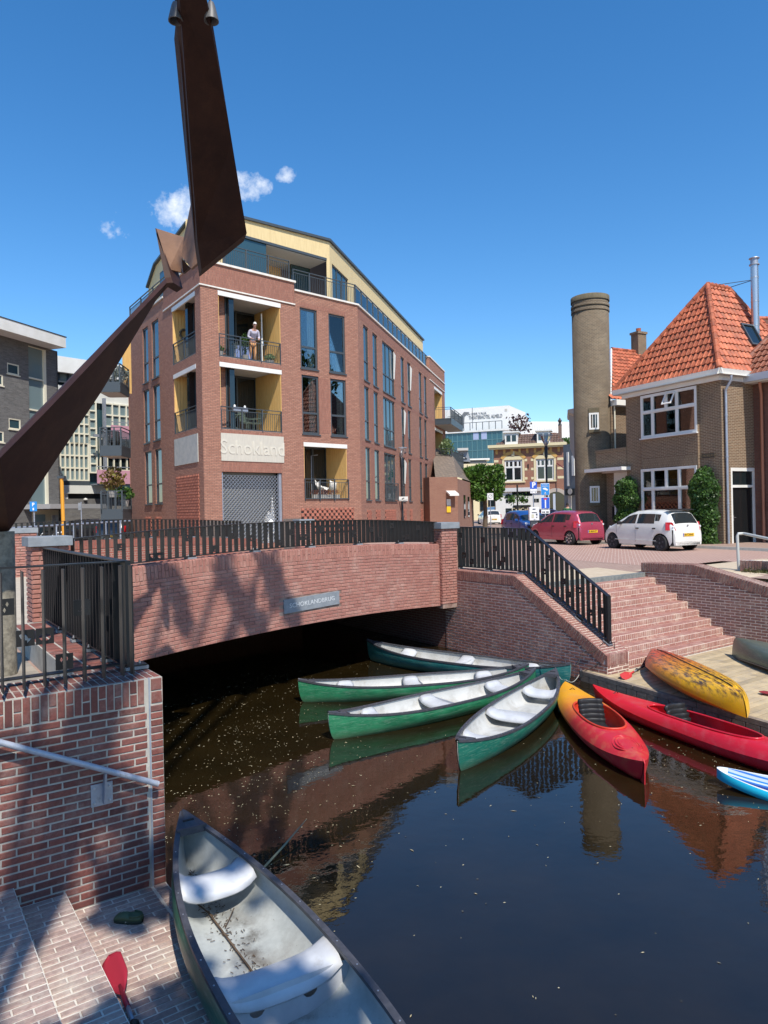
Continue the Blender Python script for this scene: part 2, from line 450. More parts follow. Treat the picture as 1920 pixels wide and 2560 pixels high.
def glassmat(name, c, alpha=1, rough=.03, spec=.8, ior=1.5):
    m, t, b = newmat(name); b.inputs['Base Color'].default_value = (*c, 1); b.inputs['Roughness'].default_value = rough
    b.inputs['Specular IOR Level'].default_value = spec; b.inputs['IOR'].default_value = ior
    if alpha < 1:
        tr = t.nodes.new('ShaderNodeBsdfTransparent'); tr.inputs[0].default_value = (.82, .86, .85, 1); gl = t.nodes.new('ShaderNodeBsdfGlossy'); gl.inputs['Roughness'].default_value = .01; gl.inputs[0].default_value = (1, 1, 1, 1)
        fr = t.nodes.new('ShaderNodeFresnel'); fr.inputs[0].default_value = 1.55
        f = mth(t, 'ADD', mth(t, 'MULTIPLY', fr.outputs[0], 1.1), 1-alpha if False else .03, clamp=True)
        mx = t.nodes.new('ShaderNodeMixShader'); t.links.new(f, mx.inputs[0]); t.links.new(tr.outputs[0], mx.inputs[1]); t.links.new(gl.outputs[0], mx.inputs[2])
        o = [n for n in t.nodes if n.type == 'OUTPUT_MATERIAL'][0]; t.links.new(mx.outputs[0], o.inputs[0])
    return m
M_glass = glassmat('window_glass_dark', (.012, .018, .02))
M_glassb = glassmat('window_glass_blue', (.03, .07, .085))
M_glassc = glassmat('clear_glass', (1, 1, 1), .5)
M_glassg = glassmat('window_glass_green_grey', (.17, .23, .24))
M_dark = pm('dark_interior', (.02, .02, .02), .9)
M_wood = pm('larch_boards', (.72, .42, .13), .6, c2=(.80, .52, .20), sc=5, stretch=(8, 8, .6))
M_woodp = pm('pale_yellow_cladding', (.74, .58, .30), .65, c2=(.66, .50, .25), sc=3, stretch=(6, 6, .5))
M_soffit = pm('pale_grey_soffit', (.52, .50, .45), .8)
M_curtain = pm('pale_curtain', (.62, .64, .58), .8, c2=(.45, .48, .44), sc=9, stretch=(5, 5, .1))
M_plate = pm('yellow_number_plate', (.85, .5, .02), .5)
M_ink = pm('black_ink', (.01, .01, .01), .6)
M_red = pm('red_lens', (.5, .01, .015), .25, coat=.5)
M_lens = pm('clear_lens', (.7, .72, .75), .15, coat=.5)
# ------------------------------------------------------------------ brick colours
B_pier = brickgeo('dark_red_brick', [(.13, .045, .038), (.21, .066, .05), (.26, .085, .065), (.17, .075, .065), (.31, .11, .08)], (.45, .37, .32), .5)
B_bridge = brickgeo('orange_red_brick', [(.36, .15, .115), (.45, .195, .15), (.40, .17, .13), (.50, .24, .185)], (.56, .42, .35), .5)
B_quay = brickgeo('brown_red_brick', [(.23, .10, .08), (.32, .14, .11), (.28, .125, .10), (.36, .17, .13)], (.55, .45, .37), .6)
B_step = brickgeo('dusty_red_brick', [(.34, .155, .12), (.43, .205, .16), (.38, .19, .155), (.48, .25, .20)], (.64, .53, .41), .85)
B_land = brickgeo('weathered_grey_red_brick', [(.32, .22, .19), (.40, .28, .235), (.46, .33, .28), (.37, .28, .25)], (.56, .50, .41), .9)
M_pave = pm('dusty_pavement', (.42, .34, .26), .95, c2=(.52, .44, .34), sc=3, bmp=.4, bs=40)

# ------------------------------------------------------------------ water
def watermat():
    m, t, b = newmat('murky_canal_water'); P = pos(t)
    c = mixc_(t, ramp(t, noise(t, P, .9, 5, .6), .35, .7), (.010, .0065, .002), (.017, .011, .0035))
    t.links.new(c, b.inputs['Base Color']); b.inputs['Roughness'].default_value = .015; b.inputs['IOR'].default_value = 1.5
    b.inputs['Specular IOR Level'].default_value = .78
    sep = t.nodes.new('ShaderNodeSeparateXYZ'); t.links.new(P, sep.inputs[0])
    h = mth(t, 'ADD', mth(t, 'MULTIPLY', noise(t, P, 2.2, 3, .5), .7), mth(t, 'MULTIPLY', noise(t, P, 9, 3, .55), .25))
    n = bump(t, b, h, .32, .01)
    return m
M_water = watermat()
b = MB(CAN)
b.face((-.0, -14, 0), (16, -14, 0), (16, 14.2, 0), (0, 14.2, 0))
o = b.build('water', M_water, loc=tuple(AB(4, 0, 0)), kind='structure')
# floating blossom and seed fluff on the water
rs = random.Random(4); b = MB()
for i in range(2600):
    if i < 2100:
        k = rs.random(); ca_, cb_ = rs.choice([(1.6, 3.2), (2.6, 3.0), (1.2, 1.8), (6.4, -1.0), (7.3, -1.2), (3.4, 6.0), (5.0, 6.6), (.9, .9), (2.2, 4.6)])
        a_, b_ = rs.gauss(ca_, .9), rs.gauss(cb_, 1.1)
    else: a_, b_ = rs.uniform(.1, 9), rs.uniform(-5, 9)
    if not (.03 < a_ < 8.6) or (a_ > 7.9 and b_ < 2.4): continue
    p = AB(a_, b_, .004); s = rs.uniform(.0025, .008)*(1.8 if rs.random() < .06 else 1); an = rs.uniform(0, pi); L = s*rs.uniform(1, 3.2)
    ex = V((cos(an), sin(an), 0)); ey = V((-sin(an), cos(an), 0))
    b.face(p-ex*L, p-ey*s*.6, p+ex*L*rs.uniform(.6, 1), p+ey*s*.6+V((0, 0, .002)))
b.build('floating_blossom', pm('dry_blossom', (.50, .45, .30), .8, c2=(.34, .27, .14), sc=2), loc=tuple(AB(3, 2, 0)), kind='stuff')

# ------------------------------------------------------------------ ground sheets
ZS = 1.6
g = MB(CAN)
g.face((-60, -40, ZS-.02), (-.55, -40, ZS-.02), (-.55, .5, ZS-.02), (-60, .5, ZS-.02)) if False else None
g.face((-150, .5, ZS), (-.3, .5, ZS), (-.3, 13, ZS), (-150, 13, ZS))
g.face((-150, 13, ZS), (250, 13, ZS), (250, 300, ZS), (-150, 300, ZS))
g.face((9.2, 4.3, ZS), (250, 4.3, ZS), (250, 13, ZS), (9.2, 13, ZS))
g.face((13.6, -60, ZS), (250, -60, ZS), (250, 4.3, ZS), (13.6, 4.3, ZS))
g.face((-150, -60, ZS), (-5.1, -60, ZS), (-5.1, .5, ZS), (-150, .5, ZS))
M_ground = brickwall('brick_pavers', (.42, .28, .22), (.36, .23, .18), (.50, .41, .33), .2, .1, .008, bstr=.3, streak=.25)
ob = g.build('ground', M_ground, loc=(0, 0, ZS), uvm=True, kind='structure')
# asphalt road on the left bank and over the bridge
g = MB(); z = ZS+.004
P_ = [atz(-30, 1475, z), atz(110, 1466, z), atz(108, 1518, z), atz(-60, 1532, z)]
g.face(*[(p.x, p.y, z) for p in (P_[3], P_[2], P_[1], P_[0])])
g.face(*[AB(-30, 5.9, z), AB(-1.0, 5.9, z), AB(-1.0, 9.3, z), AB(-30, 9.3, z)]) if False else None
g.build('road', pm('grey_asphalt', (.22, .22, .22), .95, c2=(.28, .27, .26), sc=10, bmp=.4, bs=90), loc=(-6, 14, 0), kind='structure')
# dusty gravel pavement of the left bank behind the railing
g = MB(CAN); g.face((-12, .55, z), (-.62, .55, z), (-.62, 4.9, z), (-12, 4.9, z))
g.build('gravel_path', pm('pale_trampled_gravel', (.36, .31, .25), .95, c2=(.24, .215, .18), sc=3, lo=.4, hi=.6, bmp=.8, bs=35), loc=tuple(AB(-2, 2, ZS)), kind='structure')
# herringbone road in front of the houses + sand strips
HF = V((cos(R_(116.8)), sin(R_(116.8)), 0)); HN = V((-HF.y, HF.x, 0))      # along / away-from-houses (to the left)
H0 = V((13.02, 27.26, 0))
def HS(t, n, z=ZS): return H0+HF*t+HN*n+V((0, 0, z))
def herring(name, c1, c2, mor):
    m, t, bs = newmat(name); P = pos(t); mp = t.nodes.new('ShaderNodeMapping'); mp.inputs['Rotation'].default_value = (0, 0, -R_(116.8)+R_(45)); t.links.new(P, mp.inputs[0])
    sp = t.nodes.new('ShaderNodeSeparateXYZ'); t.links.new(mp.outputs[0], sp.inputs[0])
    x, y = mth(t, 'MULTIPLY', sp.outputs[0], 9.5), mth(t, 'MULTIPLY', sp.outputs[1], 9.5)
    ix, iy = mth(t, 'FLOOR', x), mth(t, 'FLOOR', y); fx, fy = mth(t, 'FRACT', x), mth(t, 'FRACT', y)
    k = mth(t, 'FLOORED_MODULO', mth(t, 'SUBTRACT', ix, iy), 4)        # 0,1 lying / 2,3 standing
    lying = mth(t, 'LESS_THAN', k, 1.5); second = mth(t, 'ADD', mth(t, 'COMPARE', k, 1, .1), mth(t, 'COMPARE', k, 2, .1))
    e = .07
    ex0 = mth(t, 'LESS_THAN', fx, e); ex1 = mth(t, 'GREATER_THAN', fx, 1-e); ey0 = mth(t, 'LESS_THAN', fy, e); ey1 = mth(t, 'GREATER_THAN', fy, 1-e)
    is0, is1, is2, is3 = [mth(t, 'COMPARE', k, j, .1) for j in range(4)]
    a = mth(t, 'MULTIPLY', is0, mth(t, 'MAXIMUM', ex0, mth(t, 'MAXIMUM', ey0, ey1)))
    b2 = mth(t, 'MULTIPLY', is1, mth(t, 'MAXIMUM', ex1, mth(t, 'MAXIMUM', ey0, ey1)))
    c_ = mth(t, 'MULTIPLY', is2, mth(t, 'MAXIMUM', ey0, mth(t, 'MAXIMUM', ex0, ex1)))
    d_ = mth(t, 'MULTIPLY', is3, mth(t, 'MAXIMUM', ey1, mth(t, 'MAXIMUM', ex0, ex1)))
    j = mth(t, 'MAXIMUM', mth(t, 'MAXIMUM', a, b2), mth(t, 'MAXIMUM', c_, d_))
    col = mixc_(t, ramp(t, noise(t, P, 7, 4), .3, .7), c1, c2)
    wn = t.nodes.new('ShaderNodeTexWhiteNoise'); wn.noise_dimensions = '2D'; cv = t.nodes.new('ShaderNodeCombineXYZ'); t.links.new(ix, cv.inputs[0]); t.links.new(iy, cv.inputs[1]); t.links.new(cv.outputs[0], wn.inputs[0])
    col = mixc_(t, mth(t, 'MULTIPLY', wn.outputs[0], .35), col, tuple(v*.6 for v in c1))
    col = mixc_(t, j, col, mor); t.links.new(col, bs.inputs['Base Color']); bs.inputs['Roughness'].default_value = .9
    bump(t, bs, mth(t, 'SUBTRACT', 1, j), .4, .006); return m
M_herr = herring('herringbone_brick_road', (.42, .25, .20), (.35, .20, .16), (.56, .46, .37))
g = MB()
g.face(HS(-40, 1.85, z), HS(-40, 9.0, z), HS(60, 9.0, z), HS(60, 1.85, z))
g.build('brick_road', M_herr, loc=(10, 20, ZS), kind='structure')
g = MB(CAN); g.face((9.42, 4.32, z), (13.0, 4.32, z), (13.6, 6.1, z), (9.5, 6.4, z))
g.face((13.45, 3.0, z), (17, 2.2, z), (17.6, 4.9, z), (13.45, 4.9, z))
g.build('sand_strip', pm('pale_sand', (.56, .46, .33), .98, c2=(.48, .38, .26), sc=6, bmp=.5, bs=60), loc=tuple(AB(12, 5, ZS)), kind='structure')
# pavement with kerb along the houses
g = MB(); z0 = ZS; z1 = ZS+.09
for (ta, tb) in ((-40, 60),):
    a, c, d, e = HS(ta, 1.5, z1), HS(tb, 1.5, z1), HS(tb, -30, z1), HS(ta, -30, z1)
    g.face(a, c, d, e)
g.build('pavement', brickwall('pale_pavement_bricks', (.40, .27, .21), (.34, .22, .17), (.50, .41, .33), .2, .1, .008, bstr=.25), loc=(14, 24, z1), uvm=True, kind='structure')
kb = thing('kerb', 'grey concrete kerb stones along the pavement in front of the tiled-roof house', 'kerb', tuple(HS(0, 1.6, ZS)))
m_kerb = pm('kerb_concrete', (.30, .29, .26), .9, c2=(.38, .35, .31), sc=8, bmp=.3)
for i in range(-30, 46):
    MB().prism([HS(i, 1.5, z1+.003), HS(i, 1.64, z1+.003), HS(i, 1.68, ZS-.02), HS(i, 1.5, ZS-.02)], HF*.99).build('kerb_stone', m_kerb, kb)

# ------------------------------------------------------------------ left pier wall with coping
pw = thing('pier_wall', 'dark red brick pier wall with upright coping bricks and grey pipe handrail, front left', 'wall', tuple(AB(-1.5, .3, .08)))
T = CAN; LZ = .085; ZT = 1.86
b = MB(T); b.box(-6.0, 0, .003, .62, -.5, ZT-.008); b.box(-.59, 0, .62, 4.3, -.5, ZT-.0081); b.build('mortar', M_mortar, pw)
it = courses(T, -4.9, -.13, LZ-.06, ZT-.23)
for r in range(-4, 29):       # quoin beyond the joint
    zc = LZ+.03+r*.0615
    if zc < ZT-.25: it.append((T @ TR(-.052, .021+random.uniform(-.002, .002), zc), .098, .0505))
x = -4.9; k = 0
while x < -.02:
    wd = .0625
    if x+wd > -.1 and x < -.1: x = -.1; wd = .1
    if k % 2: it.append((T @ TR(x+wd/2, .020, ZT-.115), wd-.011, .205))
    else:
        it.append((T @ TR(x+wd/2, .020, ZT-.064), wd-.011, .098)); it.append((T @ TR(x+wd/2, .020, ZT-.174), wd-.011, .098))
    x += wd; k += 1
lay(pw, it, B_pier)
# top of the coping, and the canal side
it = []
x = -5.0
while x < -.03:
    for yy, dd in ((.14, .2), (.32, .1), (.43, .1), (.545, .1)): it.append((T @ TR(x+.03, yy, ZT-.028) @ RX(-pi/2) , .051, dd-.0))
    x += .0625
y = .64
while y < 4.2:
    it.append((T @ TR(-.1, y, ZT-.028) @ RX(-pi/2), .19, .051)); it.append((T @ TR(-.31, y, ZT-.028) @ RX(-pi/2), .19, .051)); it.append((T @ TR(-.50, y, ZT-.028) @ RX(-pi/2), .15, .051)); y += .0625
Tq = T @ RZ(pi/2)      # canal face, out = +e
it2 = courses(Tq, .01, 4.3, -.1, ZT-.22)
y = .03
while y < 4.25: it2.append((Tq @ TR(y, .020, ZT-.115), .051, .205)); y += .0625
lay(pw, it+it2, B_pier, name='coping_brick', limit=180)
MB(T).box(-.118, -.104, .0, .03, LZ, ZT-.004).build('joint_strip', M_galv, pw)

# ------------------------------------------------------------------ landing and steps of the left bank
ls = thing('landing_steps', 'weathered brick landing with low steps at the water, bottom left', 'steps', tuple(AB(-.7, -1.5, 0)))
b = MB(T); b.box(-.80, 0, -6, .02, -.6, LZ-.004)
lv = [(-.75, .165)]
for i in range(9): b.box(-.80-.37*(i+1), -.80-.37*i, -6, .02, -.6, LZ+.165*(i+1)-.004)
b.build('mortar', pm('worn_mortar', (.70, .65, .56), .95, c2=(.58, .53, .45), sc=8, bmp=.4, bs=90), ls)
it = []
def flat(a0, a1, z, y0=-3.2, y1=-.01):
    y = y1-.03; k = 0
    while y > y0:
        x = a1-(.0 if k % 2 else random.choice([.105, .11])); xs = [a1]
        if k % 2 == 0: xs.append(x)
        while x > a0+.02: x -= .218; xs.append(max(x, a0))
        for p, q in zip(xs, xs[1:]):
            if p-q > .03: it.append((T @ TR((p+q)/2, y, z+random.uniform(-.003, .003)-.042) @ RZ(random.uniform(-.01, .01)) @ RX(-pi/2+random.uniform(-.02, .02)), p-q-.012, .052))
        y -= .065; k += 1
flat(-.80, -.13, LZ+.02)
y = -.03
while y > -3.2: it.append((T @ TR(-.06, y, LZ-.022) @ RX(-pi/2), .098, .052)); y -= .065
for i in range(3): flat(-.80-.37*(i+1), -.80-.37*i, LZ+.02+.165*(i+1), -3.2)
lay(ls, it, B_land)

# handrail on the pier wall
hr = thing('handrail', 'light grey tube handrail running down the dark brick pier wall', 'handrail', tuple(AB(-.4, -.1, 1.1)))
pts = [AB(-2.2, -.09, 2.05), AB(-1.24, -.09, 1.56), AB(-.08, -.09, .975)]
M_grey = pm('light_grey_coated_steel', (.40, .43, .50), .45, .15, c2=(.34, .36, .40), sc=18, dirt=(.22, .2, .19), ds=13, dl=.62, dh=.7)
MB().tube(pts, .0242, 16).build('tube', M_grey, hr, smooth=2)
b = MB(T); b.box(-.60, -.43, -.012, -.002, .88, 1.06); ob = b.build('wall_plate', M_galv, hr, bev=.001)
b = MB(T); b.prism([(-.51, -.012, .90), (-.51, -.06, .90), (-.51, -.105, 1.16), (-.51, -.075, 1.17), (-.51, -.012, 1.03)], (.016, 0, 0)); b.build('bracket', M_galv, hr)
for dx in (-.575, -.455):
    for dz in (.91, 1.03): MB(T).lathe([(.010, -.012), (.010, -.02), (.006, -.02), (.006, -.028)], (dx, 0, dz), 8, 'y').build('bolt', M_chrome, hr)

# ------------------------------------------------------------------ cast symbols used in all the quay railings
def sym(k):
    if k == 0: return [[(x+a, z+c) for x, z in ((0, -.022), (.012, 0), (0, .022), (-.012, 0))] for a, c in ((-.024, .018), (.018, .022), (-.002, -.026))]
    if k == 1: return [[(.045*cos(a), -.006+.034*sin(a)) for a in [pi+i*pi/10 for i in range(11)]]+[(.045, .014), (.034, .004), (.023, .018), (.011, .004), (0, .018), (-.011, .004), (-.023, .018), (-.034, .004), (-.045, .014)]]
    if k == 2: return [[(-.045+.03*(1-cos(a))*.9+.0, .03-.03*(1-cos(a))*.9+.0) for a in (0,)]+[(-.03, .036), (-.008, .034), (.012, .018), (.02, -.004), (.045, -.008), (.014, -.044), (.012, -.02), (-.012, -.018), (-.034, -.002), (-.044, .018)]]
    return [[(0, .038), (.014, -.008), (-.004, -.002), (-.01, -.008)], [(-.03, -.02), (.026, -.02), (.02, -.03), (-.036, -.03)], [(.02, .01), (.032, -.014), (.022, -.014)]]
def sbar(T, s, z0, z1, dpt=.1, th=.01):
    return MB(T).box(s-th/2, s+th/2, -dpt/2, dpt/2, z0, z1)

# railing on the pier: front run and canal run
rl = thing('pier_railing', 'black steel railing with cut-out symbols on the dark pier wall, front left', 'railing', tuple(AB(-.2, .45, ZT)))
zr0, zr1 = 1.915, 2.83
A0, B0 = -.15, .45
b = MB(T); b.box(-4.5, A0-.035, B0-.05, B0+.05, zr1, zr1+.012); b.build('top_rail', M_black, rl)
b = MB(T); b.box(A0-.085, A0+.015, B0-.05, 4.2, zr1+.0005, zr1+.0125); b.build('top_rail', M_black, rl)
b = MB(T); b.box(-4.5, A0-.04, B0-.05, B0+.05, zr0, zr0+.01); b.box(A0-.085, A0+.015, B0+.06, 4.2, zr0, zr0+.01); b.build('bottom_rail', M_black, rl)
b = MB(T); b.box(A0-.035, A0+.015, B0-.05, B0+.10, ZT+.01, zr1); b.build('post', M_black, rl, bev=.002)
sbar(T, -.25, zr0, zr1, .1).build('baluster', M_black, rl); x = -.33
while x > -4.4: sbar(T, x, zr0, zr1, .1).build('baluster', M_black, rl); x -= .148
y = B0+.2; bars = []
while y < 4.1:
    MB(T).box(A0-.085, A0+.015, y-.005, y+.005, zr0, zr1).build('baluster', M_black, rl); y += .127
for x, zc, k in ((-1.144, 2.52, 0), (-.996, 2.25, 2), (-.848, 2.25, 1), (-.70, 2.015, 0), (-.552, 2.46, 3)):
    bb = MB(); plate_holes(bb, T @ TR(x, B0-.045, zc), .14, .135, sym(k)); bb.build('symbol_plate', M_black, rl)
def foot(T, s, y, z, par, w=.14, d=.1):
    b = MB(T); b.box(s-w/2, s+w/2, y-d/2, y+d/2, z, z+.028); b.build('foot_plate', M_grayst, par)
    b = MB(T); b.box(s-w/2+.01, s+w/2-.01, y-d/2+.01, y+d/2-.01, z+.03, z+.042); b.build('flange', M_black, par)
    for q in (-.04, .04): MB(T).lathe([(.012, z+.042), (.012, z+.055), (.007, z+.055), (.007, z+.072), (0, z+.072)], (s+q, y, 0), 8).build('bolt', M_chrome, par)
foot(T, -.1, B0-.0, ZT+.002, rl, .2, .15)
for y in (.95, 1.6, 2.3, 3.1): foot(T, -.2, y, ZT+.002, rl)

# ------------------------------------------------------------------ bridge
BR = frame((-4.3, 9.7), (.656, .755)); BW = 7.6
def zt(s): return 2.572-.0075*(s-4.4)**2
def zf(s): return 1.19-.0085*(s-4.4)**2
def zd(s): return ZS+.012+max(0, .30*(1-((s-4.4)/5.2)**2))
br = thing('brick_bridge', 'curved red brick canal bridge with stone name plate and dark arch', 'bridge', tuple(BR @ V((4.4, 0, 1.2))))
S0, S1 = -.15, 9.35; ss = [S0+(S1-S0)*i/40 for i in range(41)]
for y0, y1 in ((.004, .36), (BW, BW+.35)):
    b = MB(BR)
    for sa, sb in zip(ss, ss[1:]):
        A = [(sa, y0, zf(sa)), (sb, y0, zf(sb)), (sb, y0, zt(sb)-.012), (sa, y0, zt(sa)-.012)]; Bk = [(p[0], y1, p[2]) for p in A]
        b.face(*A); b.face(*Bk[::-1]); b.face(A[3], A[2], Bk[2], Bk[3]); b.face(A[0], Bk[0], Bk[1], A[1])
    b.build('parapet_core', M_mortarD, br)
b = MB(BR)
for sa, sb in zip(ss, ss[1:]):
    b.face((sa, .36, zf(sa)+.01), (sb, .36, zf(sb)+.01), (sb, BW, zf(sb)+.01), (sa, BW, zf(sa)+.01))
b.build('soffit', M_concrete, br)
b = MB(BR); 
sd_ = [-3+16*i/40 for i in range(41)]
for sa, sb in zip(sd_, sd_[1:]): b.face((sa, .36, zd(sa)), (sb, .36, zd(sb)), (sb, BW, zd(sb)), (sa, BW, zd(sa)))
b.build('deck', pm('deck_paving', (.50, .43, .33), .95, c2=(.42, .36, .28), sc=5, bmp=.4), br)
# far parapet: inner face visible between the bars
b = MB(BR)
for sa, sb in zip(ss, ss[1:]):
    b.face((sa, BW-.008, zd(sa)-.1), (sb, BW-.008, zd(sb)-.1), (sb, BW-.008, zt(sb)+.06-.2), (sa, BW-.008, zt(sa)+.06-.2))
b.build('parapet_face', brickwall('bridge_brick_far', (.36, .115, .08), (.30, .09, .065), (.42, .28, .22), bstr=.5), br, uvm=True)
b = MB(BR)
for sa, sb in zip(ss, ss[1:]):
    b.face((sa, BW-.02, zt(sa)-.14), (sb, BW-.02, zt(sb)-.14), (sb, BW-.02, zt(sb)+.06), (sa, BW-.02, zt(sa)+.06))
    b.face((sa, BW-.02, zt(sa)+.06), (sb, BW-.02, zt(sb)+.06), (sb, BW+.37, zt(sb)+.06), (sa, BW+.37, zt(sa)+.06))
b.build('parapet_coping', brickwall('bridge_soldier_far', (.36, .115, .08), (.30, .09, .065), (.22, .12, .09), bw=.2, rh=.062, rot=pi/2, bstr=.5), br, uvm=True)
it = []
s = .25; k = 0
slope = lambda s: -.015*(s-4.4)
while s < 9.0:
    Q = BR @ TR(s, .020, zt(s)) @ RY(-slope(s))
    if k % 2: it.append((Q @ TR(0, 0, -.113), .0525, .212))
    else: it += [(Q @ TR(0, 0, -.062), .0525, .102), (Q @ TR(0, 0, -.172), .0525, .102)]
    s += .0615; k += 1
pl0, pl1 = onplane(BR, 708, 1500), onplane(BR, 846, 1477); pb = onplane(BR, 712, 1536)
ps0, ps1 = pl0[0], pl1[0]; pzm = (pl0[1]+pb[1])/2; ph = pl0[1]-pb[1]-.01
for r in range(26):
    s = .15+(.111 if r % 2 else 0)
    while s < 9.0:
        zc = zt(s+.11)-.224-(r+.5)*.0618; sc_ = s+.111
        in_pl = ps0-.02 < sc_ < ps1+.02 and abs(zc-pzm) < ph/2+.02
        lo = zf(sc_)
        if zc+.02 > lo and not in_pl:
            h = .051; zz = zc
            if zc-.026 < lo: h = max(.02, zc+.0255-lo); zz = zc+.0255-h/2
            it.append((BR @ TR(sc_, .021+random.uniform(-.002, .002), zz) @ RY(-slope(sc_)), .2115, h))
        s += .222
lay(br, it, B_bridge)
b = MB(BR)      # top bricks of the near parapet
it = []; s = .25
while s < 9.0: it.append((BR @ TR(s, .13, zt(s)-.02) @ RX(-pi/2), .0525, .2)); it.append((BR @ TR(s, .29, zt(s)-.02) @ RX(-pi/2), .0525, .1)); s += .0615
lay(br, it, B_bridge, name='coping_brick', limit=0)
# name plate
tilt = atan2(pl1[1]-pl0[1], ps1-ps0); cx_ = (ps0+ps1)/2
Q = BR @ TR(cx_, -.012, (pl1[1]+pl0[1])/2-ph/2) @ RY(-tilt)
pl = MB(Q).box(-(ps1-ps0)/2, (ps1-ps0)/2, -.012, .03, -ph/2, ph/2).build('name_plate', M_grayst, br, bev=.002)
text_mesh('lettering', 'SCHOKLANDBRUG', ph*.46, Q @ TR(.0, -.0135, 0), pm('pale_engraving', (.55, .57, .58), .8), pl, .002, sx=1.15)
# abutment under the bridge and back wall of the culvert
ab_ = thing('bridge_abutment', 'dark brick abutment walls under the bridge', 'wall', tuple(AB(8.8, 9, 0)))
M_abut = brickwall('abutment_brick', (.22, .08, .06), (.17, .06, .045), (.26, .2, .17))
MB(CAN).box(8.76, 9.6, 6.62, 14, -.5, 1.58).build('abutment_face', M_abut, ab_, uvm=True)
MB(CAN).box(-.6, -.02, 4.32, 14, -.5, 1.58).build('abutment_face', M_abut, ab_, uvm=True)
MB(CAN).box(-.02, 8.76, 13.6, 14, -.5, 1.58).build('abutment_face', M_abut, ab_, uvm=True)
b = MB(BR); b.box(-.3, 9.4, BW, BW+.35, .4, 1.2) if False else None

def pillar(label, a0, a1, b0, b1, z0, z1, capz, cap=.045, zc=None, n1=60):
    t = thing('brick_pillar', label, 'pillar', tuple(AB((a0+a1)/2, (b0+b1)/2, z0)))
    MB(CAN).box(a0+.012, a1-.012, b0+.012, b1-.012, z0-.1, z1).build('mortar', M_mortarD, t)
    it = courses(CAN @ TR(0, b0), a0, a1, z0, z1, bw=(a1-a0)/2 if False else .222)
    Tl = frame(AB(a0, b1, 0), -DB); it += courses(Tl, 0, b1-b0, z0, z1)
    Tr = frame(AB(a1, b0, 0), DB); it += courses(Tr, 0, b1-b0, z0, z1)
    lay(t, it, B_bridge, limit=n1)
    MB(CAN).box(a0-cap, a1+cap, b0-cap, b1+cap, z1, capz).build('cap_stone', M_grayst, t, bev=.006)
    return t
pillar('red brick bridge pillar with blue-grey cap stone, nearest at the left end of the bridge', -.345, .115, 4.245, 4.7, ZS, 2.855, 2.985)
pillar('red brick bridge pillar with blue-grey cap at the right end of the near parapet', 8.32, 8.78, 6.2, 6.66, 1.1, 2.80, 2.94)
pillar('red brick bridge pillar with pale cap behind, at the left end of the far railing', .43, 1.0, 12.2, 12.6, ZS, 2.88, 3.0, cap=.03)
pillar('red brick bridge pillar at the right end of the far railing', 9.0, 9.5, 14.1, 14.5, ZS, 2.88, 3.0, cap=.03, n1=0)

# bridge railings: flat bars set across the line of the rail
def bridge_rail(label, y, dz, s0, s1, syms, split=True):
    t = thing('bridge_railing', label, 'railing', tuple(BR @ V((4.4, y, zt(4.4)))))
    H = .485
    def strip(nm, o0, o1, w0):
        b = MB(BR); n = 30; rows = []
        for i in range(n+1):
            s = s0+(s1-s0)*i/n; z = zt(s)+dz
            rows.append([(s, y-w0, z+o0), (s, y+w0, z+o0), (s, y+w0, z+o1), (s, y-w0, z+o1)])
        b.grid(rows, close=True); b.idx(0, 1, 2, 3); m = len(b.v); b.idx(m-1, m-2, m-3, m-4); b.build(nm, M_rail, t)
    strip('top_rail', H, H+.014, .05); strip('bottom_rail', .03, .042, .05)
    s = s0+.005
    while s < s1: MB(BR).box(s-.005, s+.005, y-.05, y+.05, zt(s)+dz+.042, zt(s)+dz+H).build('baluster', M_rail, t); s += .127
    for i, (q, zz) in enumerate(syms):
        s = s0+.005+.127*q+.0635; bb = MB(); plate_holes(bb, BR @ TR(s, y-.046, zt(s)+dz+zz), .127, .105, [[(x*.95, z*.95) for x, z in h] for h in sym(i*7 % 4)]); bb.build('symbol_plate', M_rail, t)
    q = .7
    while q < s1-.5: foot(BR, q, y, zt(q)+dz-.006, t, .16, .12); q += 1.3
    return t
bridge_rail('dark steel bar railing with symbol plates on the near parapet of the brick bridge', .14, .012, .1, 8.5,
            [(2, .16), (5, .3), (9, .1), (10, .1), (14, .33), (18, .12), (21, .3), (24, .24), (29, .12), (31, .3), (33, .2), (34, .2), (37, .33), (39, .12), (41, .38), (44, .2), (48, .3), (50, .1), (53, .38), (56, .12), (57, .14), (60, .35), (62, .12), (64, .33)])
bridge_rail('dark steel bar railing on the far parapet of the brick bridge', BW+.17, .075, .35, 8.9, [(6, .3), (11, .15), (14, .33), (18, .2), (23, .1)])

